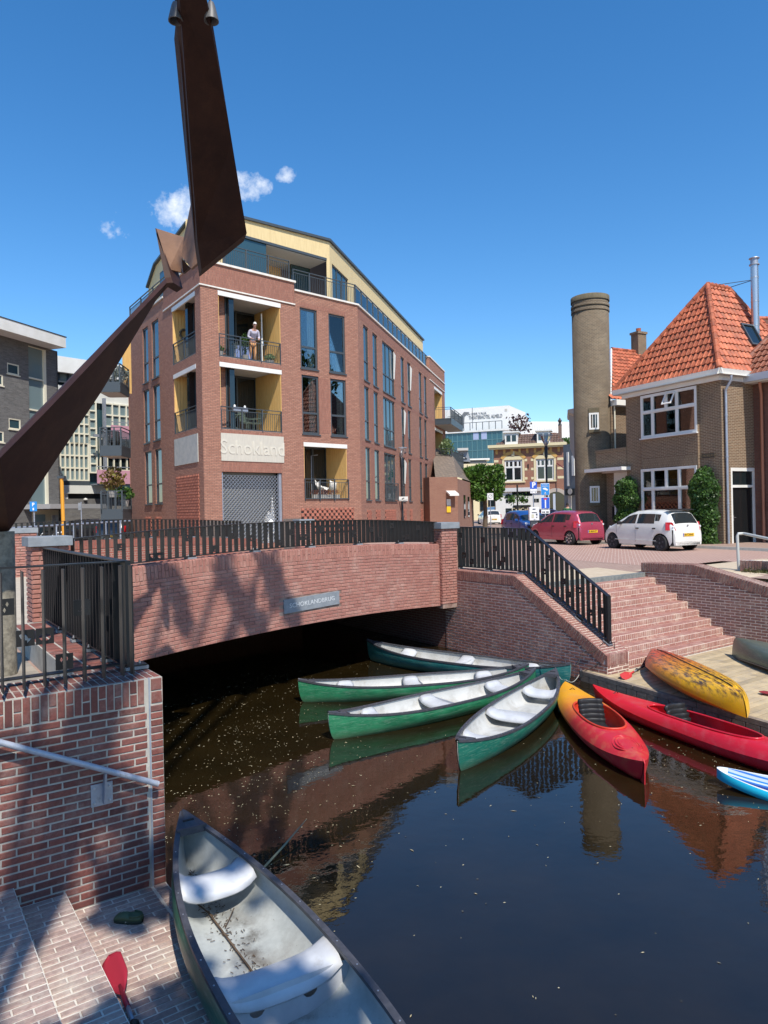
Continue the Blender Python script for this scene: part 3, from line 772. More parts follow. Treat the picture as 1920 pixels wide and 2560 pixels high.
# ------------------------------------------------------------------ right quay: cheek wall, steps, dock
CK = frame(AB(8.75, 6.6), -DB)
def ckz(s): return 1.84 if s < 2.2 else 1.84-(s-2.2)*1.31/2.29
cw = thing('stair_cheek_wall', 'brown-red brick quay wall sloping down beside the steps to the water', 'wall', tuple(AB(8.9, 4, 0)))
prof = [(-.02, -.5), (4.49, -.5), (4.49, .53-.012), (2.2, 1.84-.012), (-.02, 1.84-.012)]
MB(CK).prism([(s, .003, z) for s, z in prof], (0, .63, 0)).build('mortar', M_mortarL, cw)
it = courses(CK, -.02, 4.49, .0, 1.84, keep=lambda s, z: z < ckz(s)-.17)
def coping(Tf, pts, wd=.0615, hh=.212, y=.013):
    out = []; k = 0
    for (sa, za), (sb, zb) in zip(pts, pts[1:]):
        L = sqrt((sb-sa)**2+(zb-za)**2); an = atan2(zb-za, sb-sa); n = int(L/wd)
        for i in range(n):
            Q = Tf @ TR(sa, y, za) @ RY(-an) @ TR((i+.5)*L/n, 0, 0)
            if k % 2: out.append((Q @ TR(0, 0, -hh/2), wd-.01, hh))
            else: out += [(Q @ TR(0, 0, -hh*.25), wd-.01, hh/2-.005), (Q @ TR(0, 0, -hh*.75), wd-.01, hh/2-.005)]
            k += 1
    return out
cp = [(0, 1.84), (2.2, 1.84), (4.49, .53)]
it += coping(CK, cp)
it += [(frame(AB(8.77+.062*i, 2.11), EA) @ TR(0, .014, .425), .051, .2) for i in range(10)]
it += courses(frame(AB(8.75, 2.11), EA), 0, .63, -.05, .34)
lay(cw, it, B_quay)
it = []
for (sa, za), (sb, zb) in zip(cp, cp[1:]):
    L = sqrt((sb-sa)**2+(zb-za)**2); an = atan2(zb-za, sb-sa); n = int(L/.0635)
    for i in range(n):
        for j, (yy, dd) in enumerate(((.11, .2), (.325, .2), (.54, .2)) if i % 2 else ((.06, .1), (.22, .2), (.435, .2), (.59, .1))):
            it.append((CK @ TR(sa, 0, za) @ RY(-an) @ TR((i+.5)*L/n, yy, -.026) @ RX(-pi/2), .052, dd))
lay(cw, it, B_quay, name='coping_brick', limit=120)

st = thing('brick_steps', 'wide dusty red brick steps down to the wooden dock', 'steps', tuple(AB(11, 3, .18)))
nz = [(4.06, 1.50), (3.785, 1.335), (3.51, 1.17), (3.235, 1.005), (2.96, .84), (2.685, .675), (2.41, .51), (2.135, .345)]
b = MB(CAN)
for i, (bb_, z) in enumerate(nz):
    b.box(9.36, 13.16, bb_+.002, 4.4, (nz[i+1][1]-.2 if i < 7 else -.1), z-.004)
b.build('mortar', M_mortarL, st)
it = []
for bb_, z in nz:
    T2 = CAN @ TR(0, bb_); x = 9.40
    while x < 13.1: it.append((T2 @ TR(x+.03, .020, z-.055), .0515, .1)); x += .0625
    x = 9.36
    while x < 13.0: it.append((T2 @ TR(x+.11, .021, z-.1385), .211, .047)); x += .222
    x = 9.40; k = 0
    while x < 13.1:
        it.append((T2 @ TR(x+.03, .1, z-.018) @ RX(-pi/2), .0515, .17))
        it.append((T2 @ TR(x+.03, .235, z-.018) @ RX(-pi/2), .0515, .085)); x += .0625
lay(st, it, B_step)
MB(CAN).box(9.42, 13.1, 4.30, 4.42, 1.50, 1.612).build('top_kerb', pm('dark_basalt_kerb', (.13, .15, .15), .8, c2=(.22, .23, .21), sc=14, bmp=.3), st)

rw = thing('retaining_wall', 'brown brick retaining wall with upright coping bricks right of the steps', 'wall', tuple(AB(13.3, 2, .18)))
RWF = frame(AB(13.16, 4.45), -DB)
rp = [(0, 1.84), (1.35, 1.86), (3.05, 1.48), (6.5, .75), (9.5, .3)]
def rz(s):
    for (a, z0_), (c, z1_) in zip(rp, rp[1:]):
        if s <= c: return z0_+(z1_-z0_)*(s-a)/(c-a)
    return .3
MB(RWF).prism([(-.0, .003, -.1), (9.5, .003, -.1)]+[(s, .003, z-.006) for s, z in rp[::-1]], (0, .40, 0)).build('mortar', M_mortarL, rw)
B_ret = brickgeo('purple_brown_brick', [(.17, .085, .072), (.24, .12, .095), (.21, .105, .09), (.28, .14, .11)], (.50, .42, .35), .5)
lay(rw, courses(RWF, 0, 7, .0, 1.86, keep=lambda s, z: z < rz(s)-.17)+coping(RWF, rp[:4])+coping(frame(AB(13.58, 4.45), -EA), [(0, 1.84), (.42, 1.84)]), B_ret)
it = []
for (sa, za), (sb, zb) in zip(rp, rp[1:4]):
    L = sqrt((sb-sa)**2+(zb-za)**2); an = atan2(zb-za, sb-sa); n = int(L/.0635)
    for i in range(n):
        for yy in (.11, .31): it.append((RWF @ TR(sa, 0, za) @ RY(-an) @ TR((i+.5)*L/n, yy, -.026) @ RX(-pi/2), .052, .185))
lay(rw, it, B_ret, name='coping_brick', limit=60)

# ground behind the retaining wall: sandy ramp
g = MB(CAN)
rows = []
for i in range(24):
    s = 9.5*i/23; rows.append([(13.55, 4.45-s, rz(s)-.03), (14.4, 4.45-s, min(ZS+.01, rz(s)-.02)), (15.2, 4.45-s, min(ZS+.02, rz(s)+.1)), (19, 4.45-s, ZS+.01)])
g.grid(rows); g.build('sandy_bank', MATS['pale_sand'], loc=tuple(AB(14, 2, 1)), kind='structure')
lw = thing('low_brick_wall', 'low brown brick edging wall with weeds at its foot by the grey handrail', 'wall', tuple(AB(15.6, 2.6, ZS)))
W0 = atz(1850, 1430, ZS); W1 = atz(1990, 1436, ZS)
LWF = frame(W0, W1-W0); LL = (W1-W0).length
MB(LWF).box(0, LL, .012, .3, ZS-.1, ZS+.27).build('mortar', M_mortarL, lw)
lay(lw, coping(LWF, [(0, ZS+.28), (LL, ZS+.28)], hh=.27), B_ret, limit=60)
fo = [LWF @ V((random.uniform(.1, 1.6), -abs(random.gauss(0, .12))-.02, ZS+.0+abs(random.gauss(0, .05)))) for _ in range(900)]
foliage('weeds', fo, .025, leafmat('dry_green_weeds', (.07, .09, .02), (.16, .13, .05)), loc=tuple(W0))['label'] = 'low green and dry weeds at the foot of the low brick wall'
bpy.data.objects['weeds']['category'] = 'weeds'
h2 = thing('pipe_handrail', 'light grey bent pipe handrail at the top of the bank, right edge', 'handrail', tuple(atz(1847, 1427, ZS)))
p0 = atz(1847, 1427, ZS); pt = V((p0.x, p0.y, ZS+.93)); Yp = p0.y
q1 = atY(1860, 1334, Yp-.0); q2 = atY(1945, 1352, Yp-1.0); q3 = q2+(q2-q1)*3
M_pale = pm('pale_grey_pipe', (.50, .50, .47), .45, .2)
MB().tube([p0, V((p0.x-.02, p0.y, q1.z-.06)), V((p0.x-.0, p0.y, q1.z-.0)), q1, q2, q3], .035, 12).build('pipe', M_pale, h2, smooth=2)

# railing down the steps
sr = thing('stair_railing', 'black steel bar railing with symbols along the quay and down beside the brick steps', 'railing', tuple(AB(9.1, 4.4, 1.84)))
yr = .33
b = MB(CK)
rp1 = [(-.12, 2.82), (2.30, 2.80), (4.30, 1.56)]
for (sa, za), (sb, zb) in zip(rp1, rp1[1:]): b.beam((sa, yr, za), (sb, yr, zb), .1, .014)
b.build('top_rail', M_black, sr)
b = MB(CK)
for (sa, za), (sb, zb) in zip([(-.12, 1.90), (2.25, 1.90), (4.30, .735)], [(2.25, 1.90), (4.30, .735)]): b.beam((sa, yr, za), (sb, yr, zb), .1, .014)
b.build('bottom_rail', M_black, sr)
def zlo(s): return 1.9 if s < 2.25 else 1.9-(s-2.25)*1.165/2.05
def zhi(s): return 2.81 if s < 2.3 else 2.80-(s-2.3)*1.24/2.0
s = -.11
while s < 4.30: MB(CK).box(s-.005, s+.005, yr-.05, yr+.05, zlo(s), zhi(s)).build('baluster', M_black, sr); s += .127
MB(CK).box(4.27, 4.31, yr-.05, yr+.05, .66, zhi(4.3)).build('post', M_black, sr, bev=.002)
for i, (q, f) in enumerate(((2, .8), (3, .3), (5, .15), (8, .7), (9, .35), (11, .5), (13, .25), (15, .85), (19, .6), (22, .35), (23, .75), (26, .5), (27, .3), (29, .6), (31, .3), (33, .55), (12, .15))):
    s = -.11+.127*q+.0635; z_ = zlo(s)+f*(zhi(s)-zlo(s)); bb = MB(); plate_holes(bb, CK @ TR(s, yr-.046, z_), .127, .12, [[(x, z) for x, z in h] for h in sym(i % 4)]); bb.build('symbol_plate', M_black, sr)
for s in (.1, 1.1, 2.1): foot(CK, s, yr, 1.843, sr, .16, .12)
for s in (2.9, 3.6, 4.25): foot(CK @ TR(s, 0, zlo(s)-.085) @ RY(R_(29.7)), 0, yr, 0, sr, .16, .12)

# dock
ZD = .18
dk = thing('wooden_dock', 'weathered pale timber dock with board deck at the foot of the steps', 'dock', tuple(AB(10, 0, 0)))
M_board = pm('weathered_deck_board', (.50, .39, .23), .85, c2=(.38, .30, .19), sc=4, stretch=(1, 1, 1), bmp=.5, bs=30, jit=.35, dirt=(.30, .26, .20), ds=2, dl=.55, dh=.8)
fr0 = [(8.62, 2.62), (8.05, -1.2), (7.5, -4.8)]
def fra(b_):
    for (a, c), (d, e) in zip(fr0, fr0[1:]):
        if c >= b_ >= e: return a+(d-a)*(b_-c)/(e-c)
    return fr0[0][0] if b_ > 2.6 else 7.5
y = 2.08; i = 0
while y > -4.6:
    a0 = fra(y-.06)+.10; 
    for (p, q) in (((a0, 10.6+.6*(i % 2)), (10.604+.6*(i % 2), 14.5))):
        b = MB(CAN); zz = ZD+random.uniform(-.003, .003)
        b.prism([(p, y, zz), (q, y, zz+.0), (q, y-.119, zz), (p, y-.119, zz)], (0, 0, -.03)); b.build('board', M_board, dk, bev=.003)
    y -= .133; i += 1
b = MB(CAN)
for yy in (2.6, 2.34): pass
b.prism([(8.62, 2.62, ZD), (8.80, 2.62, ZD), (8.80, 2.09, ZD), (8.55, 2.09, ZD)], (0, 0, -.05)); b.build('board', M_board, dk)
M_beam = pm('grey_brown_fascia', (.17, .13, .10), .85, c2=(.27, .22, .17), sc=5, stretch=(2, 2, 6), bmp=.5, bs=40)
for (a, c), (d, e) in zip(fr0, fr0[1:]):
    n = 3
    for i in range(n):
        f0, f1 = i/n, (i+1)/n-.004
        p, q = AB(a+(d-a)*f0, c+(e-c)*f0), AB(a+(d-a)*f1, c+(e-c)*f1); nn = (q-p).normalized().cross(V((0, 0, 1)))
        MB().prism([p+V((0, 0, ZD+.004)), q+V((0, 0, ZD+.004)), q+V((0, 0, ZD-.075)), p+V((0, 0, ZD-.075))], -nn*.09).build('edge_beam', M_beam, dk, bev=.004)
    L = (AB(d, e)-AB(a, c)).length; n = int(L/.22)
    for i in range(n):
        p, q = AB(a+(d-a)*i/n, c+(e-c)*i/n), AB(a+(d-a)*(i+.94)/n, c+(e-c)*(i+.94)/n); nn = (q-p).normalized().cross(V((0, 0, 1)))
        MB().prism([p+V((0, 0, ZD-.08)), q+V((0, 0, ZD-.08)), q+V((0, 0, -.15)), p+V((0, 0, -.15))], -nn*.07).build('edge_block', M_beam, dk, bev=.004)
b = MB(CAN); b.prism([(8.66, 2.0, ZD-.035), (14.4, 2.0, ZD-.035), (14.4, -4.5, ZD-.035), (7.7, -4.5, ZD-.035)], (0, 0, -.3)); b.build('substructure', M_darkp, dk)
# ------------------------------------------------------------------ apartment building over the canal
P0 = V((-7.40, 29.3, 0))
FR = frame(P0, (cos(R_(42.1)), sin(R_(42.1)))); FL = frame(P0, (cos(R_(-55)), sin(R_(-55))))
E0 = V((-1.116, 34.978, 0)); FE = frame(E0, (cos(R_(74.7)), sin(R_(74.7))))
ap = thing('apartment_building', 'red-brown brick apartment block with loggias, tall grey windows and yellow penthouse beyond the bridge', 'building', (P0.x, P0.y, ZS))
W_br = brickwall('building_brick', (.54, .26, .175), (.38, .165, .11), (.20, .13, .10), rh=.065, ms=.011, bstr=.8, streak=.22)
W_so = brickwall('building_soldier_brick', (.44, .19, .13), (.33, .13, .09), (.24, .16, .12), rh=.065, ms=.009, rot=pi/2, bstr=.8, streak=.22)
W_dk = brickwall('building_dark_plinth', (.17, .13, .11), (.13, .10, .09), (.22, .19, .16), rh=.065, ms=.009, bstr=.8)
def R4(T, xl, yt, xr, yb, zt_=None, zb=None):
    s0, z1 = onplane(T, xl, yt); _, z0 = onplane(T, xl, yb)
    ym = (yt+yb)/2; s1, _ = onplane(T, xr, ym); s0b, _ = onplane(T, xl, ym)
    return [s0b, s1, zb if zb is not None else z0, zt_ if zt_ is not None else z1]
LV = [(12.66, 9.86), (9.56, 6.84), (6.46, 3.78)]
# --- R face openings
wR = []
for xl, xr, lv in ((750.6, 793.4, 0), (822, 862.8, 0), (755.2, 798, 1), (826.6, 865.8, 1)):
    ym = (767+918)/2 if lv == 0 else 1010
    s0, s1 = onplane(FR, xl, ym)[0], onplane(FR, xr, ym)[0]; wR.append([s0, s1, LV[lv][1], LV[lv][0]])
loR = [R4(FR, 546.5, 730, 701, 875.8, 12.62, 9.86), R4(FR, 551, 905, 704, 1055, 9.62, 6.80)]
shut = R4(FR, 556, 1180, 706.6, 1330, 5.0, 1.9)
logR = R4(FR, 761, 1104, 868, 1245.5, 6.45, 3.82)
ZTOP = 13.34; SE = 8.47; SB = onplane(FR, 735, 720)[0]
pan = R4(FR, 552.3, 1082, 708.8, 1150.7, 6.63, 5.46)
holesR = [(*h, .14) for h in wR]+[(*loR[0], 2.3), (*loR[1], 2.3), (*shut, .35), (*logR, 1.8)]
b = MB(FR); holed(b, 0, SE, 1.2, ZTOP-.0, [tuple(h) for h in holesR])
b.build('wall', W_br, ap, uvm=True)
# --- L face
wL = []
for xl, xr, y, lv in ((357, 370.5, 880, 0), (379.6, 396.8, 870, 0), (360, 374, 1040, 1), (384, 400.5, 1030, 1), (363, 379.6, 1190, 2), (388.6, 405, 1190, 2)):
    wL.append([onplane(FL, xl, y)[0], onplane(FL, xr, y)[0], LV[lv][1], LV[lv][0]-.05])
loL = [[onplane(FL, 431, 850)[0], onplane(FL, 489, 850)[0], 9.98, 12.6], [onplane(FL, 435, 1000)[0], onplane(FL, 491, 1000)[0], 6.86, 9.55]]
SLm = onplane(FL, 321, 950)[0]
b = MB(FL); holed(b, SLm, 0, 1.2, ZTOP, [(*h, .14) for h in wL]+[(*h, 1.5) for h in loL])
b.build('wall', W_br, ap, uvm=True)
# --- E face
wE = []
colsE = [(909.3, 922, 912, 924, 915, 927), (932, 944, 935, 946.5, 937.5, 950), (956, 985.4, 958.6, 987.4, 961.5, 990), (1001.3, 1010, 1004, 1011.6, 1007, 1013.5), (1017.7, 1025.7, 1019.6, 1027, 1021.6, 1029.4), (1046, 1053.3, 1047.7, 1054.3, 1049.7, 1056.3), (1058.7, 1065.5, 1060.4, 1066.7, 1062.8, 1069.7)]
for c in colsE:
    for lv in range(3):
        y = (890, 1040, 1190)[lv]; wE.append([onplane(FE, c[2*lv], y)[0], onplane(FE, c[2*lv+1], y)[0], LV[lv][1], LV[lv][0], .14, lv])
SEE = onplane(FE, 1112, 1000)[0]; s_lo = onplane(FE, 1086, 1000)[0]; s_lo2 = onplane(FE, 1105, 1000)[0]
loE = [(s_lo, s_lo2, 9.9, 12.5, 1.6), (s_lo, s_lo2, 6.8, 9.4, 1.6), (s_lo, s_lo2, 1.2, 6.3, 1.6)]
b = MB(FE); holed(b, 0, SEE, 1.2, ZTOP, [tuple(w_[:5]) for w_ in wE]+loE)
b.build('wall', W_br, ap, uvm=True)
# dark interior core a little behind the walls, so nothing is seen through
def inset(T, s, d): return T @ V((s, d, 0))
core = [inset(FL, SLm+.3, .25), inset(FR, .05, .35)+V((0, 0, 0)), ]
b = MB(FR)
# rear walls of loggias
def loggia(T, h, dep, par, leftwood=True, rightwood=True, mull=3, skew=0):
    s0, s1, z0, z1 = h[:4]
    b = MB(T); b.box(s0-.3, s1+.3, dep-.02, dep+.2, z0-.2, z1+.2); b.build('rear_glazing', M_glass, par)
    b = MB(T)
    for i in range(mull+1):
        x = s0+(s1-s0)*i/mull; b.box(x-.04, x+.04, dep-.09, dep-.03, z0, z1)
    b.box(s0, s1, dep-.1, dep-.025, z1-.12, z1-.02); b.build('rear_frame', M_anth, par)
    MB(T).box(s0-.01, s1+.01, .03, dep, z1-.035, z1-.03).build('ceiling', M_soffit, par)
    MB(T).box(s0-.01, s1+.01, .02, dep, z0+.004, z0+.03).build('floor', M_soffit, par)
    n = 10
    for side, on in ((s0, leftwood), (s1, rightwood)):
        if not on: continue
        sg = 1 if side == s0 else -1; b = MB(T)
        for i in range(n):
            y0 = .02+dep*.97*i/n; y1 = .02+dep*.97*(i+1)/n-.012; x = sorted((side+sg*.004, side+sg*.03)); b.box(x[0], x[1], y0, y1, z0+.03, z1-.04)
        b.build('larch_cladding', M_wood, par, kind='stuff')
    b = MB(T); b.box(s0-.02, s1+.02, -.012, .06, z1-.19, z1+.0); b.build('white_fascia', M_white, par)
def balus(T, s0, s1, z0, y, par, name='balustrade', mat=None, h=1.0, posts=3, pitch=.105, low=.08):
    mat = mat or M_anth
    b = MB(T); b.box(s0, s1, y-.03, y+.03, z0+h, z0+h+.03); b.box(s0, s1, y-.015, y+.015, z0+h-.14, z0+h-.115); b.box(s0, s1, y-.02, y+.02, z0+low, z0+low+.04)
    for i in range(posts+1):
        x = s0+(s1-s0)*i/posts; b.box(max(s0, x-.025), min(s1, x+.025), y-.03, y+.03, z0, z0+h)
    o = b.build(name, mat, par)
    b = MB(T); x = s0+pitch/2
    while x < s1: b.box(x-.007, x+.007, y-.007, y+.007, z0+low+.04, z0+h-.12); x += pitch
    b.build('bars', mat, o if False else par, kind='stuff'); return o
for h in loR: loggia(FR, h, 2.2, ap); balus(FR, h[0]+.01, h[1]-.01, h[2]-.06, .03, ap)
loggia(FR, logR, 1.7, ap); balus(FR, logR[0]-.02, logR[1]+.04, logR[2]-.08, -.04, ap)
for h in loL: loggia(FL, h, 1.4, ap, rightwood=False, mull=2); balus(FL, h[0]+.01, h[1]-.01, h[2]-.06, .03, ap, posts=2)
for h in loE[:2]: loggia(FE, h, 1.5, ap, leftwood=False, mull=2)
MB(FE).box(s_lo+.02, s_lo2-.02, 1.2, 1.4, 1.2, 6.3).build('entrance_glazing', M_glassb, ap)
# corner block: proud bands
b = MB(FR)
b.box(-.005, SB, -.02, .02, 12.74, 13.70); b.build('parapet_band', W_so, ap, uvm=True)
b = MB(FL); sbl = onplane(FL, 409.7, 772)[0]
b.box(sbl, .02, -.022, .02, 12.74, 13.70); b.build('parapet_band', W_so, ap, uvm=True)
M_cop = pm('white_coping', (.80, .76, .68), .6, c2=(.68, .64, .56), sc=4)
b = MB(FR); b.box(-.08, SB+.05, -.09, .35, 13.70, 13.79); b.box(SB+.0, SE+.06, -.07, .35, ZTOP, ZTOP+.08); b.build('coping', M_cop, ap)
b = MB(FL); b.box(sbl-.05, .09, -.088, .35, 13.702, 13.792); b.box(SLm-.06, sbl, -.07, .35, ZTOP, ZTOP+.08); b.build('coping', M_cop, ap)
b = MB(FE); b.box(0, SEE, -.068, .35, ZTOP+.001, ZTOP+.081); b.build('coping', M_cop, ap)
b = MB(FR); b.box(-.03, SB+.02, -.05, 0, 12.69, 12.745); b.build('stone_band', M_cop, ap)
b = MB(FL); b.box(sbl-.02, .05, -.052, 0, 12.69, 12.746); b.build('stone_band', M_cop, ap)
b = MB(FE); s_eb = onplane(FE, 1073, 920)[0]; b.box(s_eb, SEE+.02, -.05, .3, 12.69, 12.745); b.build('stone_band', M_cop, ap)
b = MB(FE); b.box(s_eb, SEE+.005, -.02, .3, 12.75, 14.35); b.build('end_parapet', W_br, ap, uvm=True); MB(FE).box(s_eb-.04, SEE+.05, -.07, .4, 14.35, 14.44).build('coping', M_cop, ap)
# soldier spandrels 3 mm proud
for q in ((loR[0][0], loR[0][1], -.004, .02, 9.63, 9.79), (loR[0][0], loR[0][1], -.004, .02, pan[3]+.005, 6.73), (shut[0], shut[1], -.004, .02, shut[3]+.004, pan[2]-.005), (wR[0][0]-.02, wR[1][1]+.02, -.004, .0, 12.70, 12.9), (wR[0][1]+.03, wR[1][0]-.03, -.004, .0, 6.9, 9.5)):
    MB(FR).box(*q).build('soldier_band', W_so, ap, uvm=True)
for lv in range(3):
    for (i, j) in ((0, 1), (3, 4), (5, 6)):
        a, c = wE[i*3+lv], wE[j*3+lv]; MB(FE).box(a[1]+.05, c[0]-.05, -.004, .0, LV[lv][1], LV[lv][0]).build('soldier_band', W_so, ap, uvm=True)
    if lv: MB(FE).box(.3, s_lo-.4, -.0045, .0, LV[lv][0]+.03, LV[lv][0]+.24).build('soldier_band', W_so, ap, uvm=True)
MB(FE).box(.05, s_lo-.4, -.0045, .0, 12.8, 13.3).build('soldier_band', W_so, ap, uvm=True)
# concrete name panels
M_pan = pm('board_marked_concrete', (.58, .54, .45), .9, c2=(.50, .47, .40), sc=6, stretch=(6, 6, .4), dirt=(.40, .33, .26), ds=5, dl=.62, dh=.85, bmp=.2)
pn = MB(FR).box(pan[0], pan[1], -.03, .02, pan[2], pan[3]).build('concrete_panel', M_pan, ap)
text_mesh('relief_lettering', 'Schokland', .86, FR @ TR((pan[0]+pan[1])/2, -.032, (pan[2]+pan[3])/2-.02), pm('relief_concrete', (.60, .565, .475), .9), pn, .016, sx=.93)
pl_ = [onplane(FL, 437.5, 1130)[0], onplane(FL, 496, 1130)[0]]
MB(FL).box(pl_[0], pl_[1], -.03, .02, 5.42, 6.62).build('concrete_panel', pm('grey_smooth_concrete', (.42, .43, .40), .85, c2=(.52, .51, .46), sc=4), ap)
# diamond mesh shutter
b = MB(FR); b.box(shut[0], shut[1], .5, .56, 1.2, shut[3]); b.build('recess_back', pm('dim_recess', (.22, .22, .20), .9), ap)
b = MB(FR); dlt = .17; W_ = shut[1]-shut[0]; H_ = shut[3]-1.6-.12
k = -int(H_/dlt)-1
while k*dlt < W_:
    for sg in (1, -1):
        x0, z0_, x1, z1_ = k*dlt, 0, k*dlt+H_, H_
        if x0 < 0: z0_ -= x0; x0 = 0
        if x1 > W_: z1_ -= (x1-W_); x1 = W_
        if x1 > x0:
            A, B_ = (shut[0]+x0, .10+.004*sg, 1.6+z0_), (shut[0]+x1, .10+.004*sg, 1.6+z1_)
            if sg < 0: A = (shut[0]+W_-x0, A[1], A[2]); B_ = (shut[0]+W_-x1, B_[1], B_[2])
            b.beam(A, B_, .032, .012)
    k += 1
b.build('diamond_grille', M_galv, ap, kind='stuff')
b = MB(FR); b.box(shut[0]+.01, shut[0]+.07, .05, .16, 1.2, shut[3]-.02); b.box(shut[1]-.15, shut[1]-.01, .05, .18, 1.2, shut[3]-.02); b.build('shutter_guide', M_galv, ap)
wh = thing('parasols', 'white closed parasols stacked behind the diamond grille', 'parasol', tuple(FR @ V((shut[1]-.6, .3, 1.6))))
for i, (dx, r, z0_, z1_) in enumerate(((.48, .22, 1.5, 2.9), (.72, .30, 1.55, 2.2), (.36, .16, 2.3, 3.9), (.55, .26, 2.8, 3.3))):
    MB(FR).lathe([(r, z0_), (r*.6, z0_+(z1_-z0_)*.5), (.03, z1_)], (shut[1]-dx, .3, 0), 10).build('canopy', M_white, wh)
# perforated brick lattices: dark slots between proud bricks
def lattice(T, s0, s1, z0, z1, par, bw=.2, rh=.13, proud=.05):
    b = MB(T); b.box(s0, s1, -.002, .0, z0, z1); b.build('lattice_recess', M_dark, par)
    b = MB(T); r = 0; z = z0
    while z < z1-.04:
        b.box(s0, s1, -.02, -.004, z, z+.045)
        x = s0+(bw/2 if r % 2 else 0)
        while x < s1-.02: b.box(x, min(x+bw*.55, s1), -proud, -.003, z+.04, z+rh-.004); x += bw
        z += rh; r += 1
    b.build('lattice_brickwork', pm('lattice_brick', (.40, .15, .10), .9, jit=.3) if 'lattice_brick' not in MATS else MATS['lattice_brick'], par, kind='stuff')
lattice(FR, onplane(FR, 753, 1290)[0], onplane(FR, 884, 1290)[0], 2.15, 3.35, ap, .28, .14)
lattice(FL, onplane(FL, 443, 1240)[0], onplane(FL, 499, 1240)[0], 1.8, 4.85, ap, .19, .125)
for c in ((363, 379), (388, 404)): lattice(FL, onplane(FL, c[0], 1290)[0], onplane(FL, c[1], 1290)[0], 1.9, 3.1, ap, .19, .125, .03)
for xl, xr in ((918, 929), (940, 951), (963, 990), (1010, 1016), (1025, 1031), (1052, 1058), (1064, 1070)): lattice(FE, onplane(FE, xl, 1290)[0], onplane(FE, xr, 1290)[0], 2.1, 3.2, ap, .26, .13, .03)
# dark plinth
b = MB(FR); x1 = onplane(FR, 750, 1290)[0]; b.box(shut[1]+.01, x1, -.004, .0, 1.2, 2.95); b.box(.0, shut[0]-.02, -.004, 0, 1.2, 2.95); b.build('dark_plinth', W_dk, ap, uvm=True)
b = MB(FL); b.box(pl_[1]+.08, .0, -.004, 0, 1.2, 2.95); b.box(onplane(FL, 425, 1290)[0], pl_[0]+.04, -.004, 0, 1.2, 2.7); b.build('dark_plinth', W_dk, ap, uvm=True)
b = MB(FE); b.box(s_lo-1.3, s_lo-.01, -.004, 0, 1.2, 2.95); b.build('dark_plinth', W_dk, ap, uvm=True)
# windows
def window(T, h, par, dep=.14, trans=.36, vm=1, mat=None, sill=True, frame_m=None, glass=None, fw=.07, name='window', curtain=0, blind=0):
    s0, s1, z0, z1 = h[:4]; fm = frame_m or M_anth; b = MB(T); y0, y1 = dep-.09, dep-.03
    b.box(s0, s1, y0, y1, z0, z0+fw); b.box(s0, s1, y0, y1, z1-fw, z1); b.box(s0, s0+fw, y0, y1, z0+fw, z1-fw); b.box(s1-fw, s1, y0, y1, z0+fw, z1-fw)
    zm = z0+(z1-z0)*trans if trans else None
    if zm: b.box(s0+fw, s1-fw, y0-.002, y1, zm-fw/2, zm+fw/2)
    for i in range(1, vm):
        x = s0+(s1-s0)*i/vm; b.box(x-fw/2, x+fw/2, y0+.002, y1, z0+fw, z1-fw)
    w_ = b.build(name, fm, par)
    MB(T).box(s0+.02, s1-.02, dep-.055, dep-.045, z0+.02, z1-.02).build('pane', glass or M_glassb, w_)
    if sill: MB(T).box(s0-.04, s1+.04, -.05, dep-.03, z0-.06, z0-.002).build('sill', fm, w_)
    return w_
for i, h in enumerate(wR):
    w_ = window(FR, h, ap, glass=M_glassc, fw=.09)
    s0, s1, z0, z1 = h
    MB(FR).box(s0-.3, s1+.3, 1.2, 1.25, z0-.3, z1+.2).build('room_back', M_dark, w_)
    b = MB(FR)
    n = 8; a0 = s1-.42 if i != 3 else s0+.55; a1 = s1-.03
    for j in range(n):
        x = a0+(a1-a0)*j/n; b.box(x, x+(a1-a0)/n, .22+.03*(j % 2), .24+.03*(j % 2), z0, z1)
    b.build('curtain', M_curtain, w_)
    if i == 3:
        b = MB(FR); z = z0+.1
        while z < z1-.1: b.box(s0+.05, s1-.25, .17, .21, z, z+.012); z += .07
        b.build('blind', M_anth, w_)
for h in wL: window(FL, h, ap)
for w_ in wE:
    lv = w_[5]; big = w_[1]-w_[0] > 1.2; window(FE, w_, ap, vm=3 if big else 1)
    if big and lv == 2: balus(FE, w_[0]-.1, w_[1]+.1, w_[2]-.02, -.1, ap, posts=2, pitch=.1)
for ci, lv in ((2, 0), (4, 0), (3, 1), (3, 2)):      # opened top lights, white inside
    w_ = wE[ci*3+lv]; b = MB(FE); s = w_[1]-.12; b.prism([(s, .04, w_[2]+1.1), (s, -.02, w_[2]+1.05), (s-.05, -.13, w_[3]-.35), (s-.05, .0, w_[3]-.12)], (.04, 0, 0)); b.build('tilted_sash', M_white, ap)
# balconies on the east end and left end
def balcony(T, s0, s1, dep, z, par, plants=False, light=False):
    b = MB(T); b.box(s0, s1, -dep, -.01, z-.26, z-.02); sl_ = b.build('balcony_slab', M_anth, par)
    MB(T).box(s0+.06, s1-.06, -dep+.06, -.02, z-.275, z-.262).build('soffit_panel', M_soffit, par)
    b = MB(T); b.box(s0, s1, -dep, -dep+.02, z-.02, z+.2); b.box(s0, s0+.02, -dep+.03, -.01, z-.02, z+.2); b.box(s1-.02, s1, -dep+.03, -.01, z-.02, z+.2); b.build('balcony_edge', M_anth, par)
    balus(T, s0, s1, z, -dep+.035, par); T2 = T @ TR(s0, 0, 0) @ RZ(-pi/2); balus(T2, .0, dep, z, .02, par, posts=1); T3 = T @ TR(s1, 0, 0) @ RZ(-pi/2); balus(T3, .0, dep, z, -.02, par, posts=1)
sb0, sb1 = s_lo-.2, s_lo2+.9
for z in (9.85, 6.75): balcony(FE, s_lo, SEE+1.2, 1.25, z, ap)
